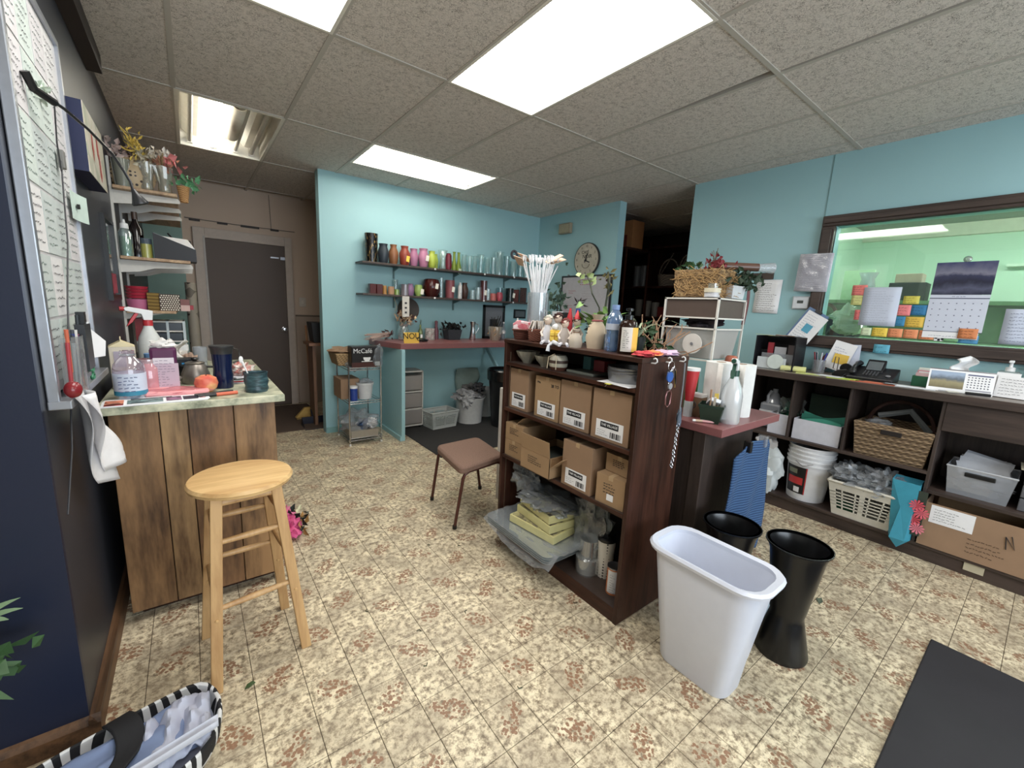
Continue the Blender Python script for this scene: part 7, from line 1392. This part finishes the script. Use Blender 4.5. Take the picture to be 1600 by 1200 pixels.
B().blob((-.02, -.03, .055), (.06, .09, .06), .4, 3, 18, 3).build('pink_paper', mat((214, 70, 130), .6), fbq, smooth=True); B().blob((-.03, .06, .08), (.05, .06, .05), .5, 8, 16, 3.5).build('pale_pink_paper', mat((232, 120, 160), .6), fbq, smooth=True)
foliage(22, (.04, .04, .07), .07, .02, (.03, .05, .02), mat((40, 50, 44), .6), fbq, 'dark_leaves', 3); foliage(12, (.05, -.03, .04), .08, .02, (.02, .04, .01), mat((176, 130, 60), .7), fbq, 'tan_leaves', 6); foliage(12, (.03, .07, .09), .04, .015, (.02, .02, .02), mat((230, 226, 180), .7), fbq, 'cream_petals', 7)
lf = T('fallen_leaf', 'single green leaf on the floor in front of the bar stool', 'leaf', (.075, 1.58, .0015)); B().add([(-.016, -.008, 0), (0, -.012, .003), (.02, .0, .002), (.012, .012, .004), (-.006, .008, .003)], [(0, 1, 2, 3, 4)]).build('blade', mat((60, 84, 40), .6), lf, solid=.0008)
lf2 = T('fallen_leaf', 'green leaf scrap on the floor right of the black flower bucket', 'leaf', (2.46, .53, .0015)); B().add([(-.03, -.01, 0), (0, -.016, .003), (.035, .0, .002), (.0, .014, .004)], [(0, 1, 2, 3)]).build('blade', mat((90, 100, 80), .6), lf2, solid=.0008)
def proj_floor(px, py):
    d = fw+rt2*(px-800)/FPX-up2*(py-600)/FPX; k = -CAM_Z/d.z; return (d.x*k, d.y*k)
rr = random.Random(17)
for i, (x, y) in enumerate(((.93, 1.47), (1.39, 1.23), (.63, 1.30), (.70, 1.47), (.88, 1.02), (1.17, 1.97), (.55, 1.73), (1.02, 2.05))):
    a = rr.uniform(0, 6); p = [(x, y, .003), (x+.012*math.cos(a), y+.012*math.sin(a), .004), (x+.02*math.cos(a+.8), y+.02*math.sin(a+.8), .003)]
    tag(B().tube(p, .0018, 5).build('plant_scrap', mat((50, 56, 34), .8)), 'tiny dark stem clipping on the floor, '+('left of the bookshelf corner', 'in front of the white bin', 'farthest left, near the bar stool', 'middle of the open floor', 'nearest the bottom edge of the picture', 'close to the tray bag', 'right of the bar stool', 'between the bar stool and the low chair')[i], 'clipping', 'stem clippings scattered on the vinyl floor')
# far end of the hall
brm = T('broom', 'broom with wooden handle leaning beside the end of the teal wall', 'broom', (1.02, 5.26, 0)); B().tube([(.05, -.02, .12), (.02, .0, 1.1)], .012, 8).build('handle', mat((150, 100, 56), .5), brm, smooth=True); B().taper((0, 0), (.26, .05), (.06, .04), .03, .14).build('bristles', mat((196, 156, 70), .9), brm); B().bb(-.12, .12, -.03, .03, 0, .03).build('tips', mat((150, 120, 60), .9), brm)
dpn = T('dustpan', 'dark blue dustpan on the floor beside the broom', 'dustpan', (1.03, 4.90, .0)); B().add([(-.13, -.12, 0), (.13, -.12, 0), (.13, .1, .0), (-.13, .1, .0), (.12, .1, .09), (-.12, .1, .09)], [(0, 1, 2, 3), (3, 2, 4, 5), (0, 3, 5), (1, 4, 2)]).build('pan', mat((24, 26, 44), .4), dpn, solid=.005); B().tube([(0, .1, .08), (0, .2, .14)], .012, 8).build('handle', mat((24, 26, 44), .4), dpn)
lg = T('wall_ledge', 'brown wooden ledge on the hall side of the teal wall', 'ledge', (1.18, 5.03, .93)); B().bb(-.19, .2, -.15, .15, -.03, 0).build('board', wood((110, 70, 44), (150, 100, 64)), lg); B().bb(-.15, -.12, -.12, .12, -.93, -.03).build('support', wood((90, 60, 40), (130, 90, 60)), lg)
tag(B().taper((0, 0), (.2, .2), (.25, .24), 0, .22).build('black_bin', mat((26, 26, 28), .5), loc=(1.15, 5.03, .93), bev=.005), 'black plastic bin on the hall ledge', 'bin')
sw = T('light_switch', 'white light switch beside the far door', 'switch', (1.19, 6.16, 1.353)); B().bb(-.04, .04, -.008, 0, -.06, .06).build('plate', mat((206, 196, 184), .4), sw, bev=.002); B().bb(-.012, .012, -.014, -.008, -.025, .025).build('rocker', mat((216, 208, 196), .4), sw)
# clock wall
ckw = T('wall_clock', 'large round oval-looking wall clock with dark script on the teal wall', 'clock', (3.87, 3.64, 2.02))
ck_f = lambda r, d0, d1, m, nm, k=48: B().lathe([(0, d0), (r, d0), (r, d1), (0, d1)], k).build(nm, m, ckw, rot=(0, -PI/2, 0), smooth=True)
ck_f(.198, 0, .025, mat((44, 40, 38), .5), 'rim'); ck_f(.188, .025, .027, mat((186, 178, 160), .7, 0, .3, 14), 'dial')
for k in range(12):
    a = k*PI/6; text(str(k or 12), .036, mat((60, 54, 48), .7), ckw, (-.028, -.155*math.sin(a), .155*math.cos(a)), RXW, 'numeral')
text('CAFÉ', .05, INK, ckw, (-.028, .02, .085), RXW); text('NOIR', .062, INK, ckw, (-.028, -.015, .035), RXW)
B().obox((-.031, .0, .02), (.003, .014, .11), (.35, 0, 0)).build('hour_hand', INK, ckw); B().obox((-.033, -.02, -.02), (.003, .012, .09), (1.9, 0, 0)).build('minute_hand', INK, ckw); B().lathe([(0, 0), (.012, 0), (.012, .004), (0, .004)], 14).build('hub', INK, ckw, (-.03, 0, 0), rot=(0, -PI/2, 0))
B().tube([(-.029, .06*math.cos(a*PI/10+PI), -.05+.05*math.sin(a*PI/10+PI)) for a in range(11)], .003, 6).build('printed_cup', mat((90, 80, 70), .7), ckw)
mb = T('dry_erase_board', 'dry-erase board with red handwriting below the clock', 'whiteboard', (3.872, 3.64, 1.57))
B().bb(-.012, 0, -.40, .40, -.28, .26).build('panel', mat((186, 184, 190), .3), mb)
for q in ((-.41, .41, .25, .27), (-.41, .41, -.29, -.27), (-.41, -.39, -.28, .26), (.39, .41, -.28, .26)): B().bb(-.018, 0, q[0], q[1], q[2], q[3]).build('frame', mat((40, 40, 44), .4), mb)
scribble(.35, .09, 3, mb, (-.013, .1, .24), -VY, -VZ, mat((176, 50, 70), .7), 'red_writing', seed=5, th=.003); scribble(.14, .05, 2, mb, (-.013, .28, .10), -VY, -VZ, mat((176, 60, 80), .7), 'red_writing', seed=6, th=.003); scribble(.2, .12, 4, mb, (-.013, .33, -.08), -VY, -VZ, mat((186, 90, 110), .7), 'red_writing', seed=7, th=.003); scribble(.3, .15, 5, mb, (-.013, .05, .1), -VY, -VZ, mat((160, 150, 160), .7), 'faint_writing', seed=8, th=.002)
B().cyl((0, 0, 0), .014, .01, 16).build('magnet', mat((60, 16, 30), .4), mb, (-.012, -.34, .2), rot=(0, -PI/2, 0))
for y in (-.3, .3): B().bb(-.015, 0, y-.012, y+.012, .268, .285).build('mount_clip', GREY, mb)
exb = T('wall_box', 'small tan plastic box high on the teal clock wall', 'box', (3.875, 4.04, 2.42)); B().bb(-.05, 0, -.10, .10, -.06, .065).build('case', mat((150, 140, 116), .5), exb, bev=.006); B().bb(-.054, -.05, -.085, .085, -.045, .05).build('cover', mat((170, 160, 130), .5), exb, bev=.003)
# storage room contents
tag(B().bb(-.13, .15, -.13, .14, 0, .36).build('cardboard_box', mat((176, 116, 60), .8), loc=(5.32, 4.05, 2.33-.0), bev=.003), 'orange-brown carton high on the dark storage shelving', 'box') if False else None
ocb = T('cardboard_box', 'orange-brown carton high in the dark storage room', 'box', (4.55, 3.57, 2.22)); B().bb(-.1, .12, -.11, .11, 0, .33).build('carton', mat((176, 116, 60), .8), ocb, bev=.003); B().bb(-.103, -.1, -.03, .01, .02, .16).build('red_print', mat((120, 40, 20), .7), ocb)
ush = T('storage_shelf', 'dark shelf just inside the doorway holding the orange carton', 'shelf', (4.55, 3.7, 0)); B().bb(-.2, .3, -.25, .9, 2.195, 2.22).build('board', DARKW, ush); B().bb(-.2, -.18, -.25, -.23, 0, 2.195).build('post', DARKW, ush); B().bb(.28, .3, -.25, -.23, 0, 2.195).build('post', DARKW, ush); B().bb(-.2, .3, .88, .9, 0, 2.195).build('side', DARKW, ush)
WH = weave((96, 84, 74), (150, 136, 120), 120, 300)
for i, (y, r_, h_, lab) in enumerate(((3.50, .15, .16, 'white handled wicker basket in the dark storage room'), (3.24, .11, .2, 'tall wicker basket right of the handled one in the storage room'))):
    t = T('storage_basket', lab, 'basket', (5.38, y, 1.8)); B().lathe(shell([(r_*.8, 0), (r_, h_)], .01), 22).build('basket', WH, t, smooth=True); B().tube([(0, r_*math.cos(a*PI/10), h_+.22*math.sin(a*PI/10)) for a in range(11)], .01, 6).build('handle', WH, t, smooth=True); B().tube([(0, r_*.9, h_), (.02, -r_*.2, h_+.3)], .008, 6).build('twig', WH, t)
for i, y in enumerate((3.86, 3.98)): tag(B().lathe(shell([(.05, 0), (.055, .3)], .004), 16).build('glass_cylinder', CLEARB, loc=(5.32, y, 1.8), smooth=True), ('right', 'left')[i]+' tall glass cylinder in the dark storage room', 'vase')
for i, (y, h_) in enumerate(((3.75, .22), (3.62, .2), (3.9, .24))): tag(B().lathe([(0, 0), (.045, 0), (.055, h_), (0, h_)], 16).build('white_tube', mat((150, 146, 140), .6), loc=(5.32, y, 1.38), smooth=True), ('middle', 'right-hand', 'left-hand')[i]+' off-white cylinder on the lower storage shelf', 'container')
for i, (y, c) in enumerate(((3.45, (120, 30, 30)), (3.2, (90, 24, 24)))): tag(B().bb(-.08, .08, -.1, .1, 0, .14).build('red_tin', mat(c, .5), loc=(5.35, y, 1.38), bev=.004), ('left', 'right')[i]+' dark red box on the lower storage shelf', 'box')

# ------------------------------------------------------------------ lettering: turn the font curves into meshes
dg_ = bpy.context.evaluated_depsgraph_get(); dg_.update()
for o in [q for q in bpy.data.objects if q.type == 'FONT']:
    me = bpy.data.meshes.new_from_object(o.evaluated_get(dg_)); n_ = bpy.data.objects.new('tmp', me); COL.objects.link(n_)
    if not me.materials: me.materials.append(o.data.materials[0])
    n_.parent = o.parent; n_.location = o.location; n_.rotation_euler = o.rotation_euler; n_.scale = o.scale; nm = o.name
    bpy.data.objects.remove(o); n_.name = nm.split('.')[0]
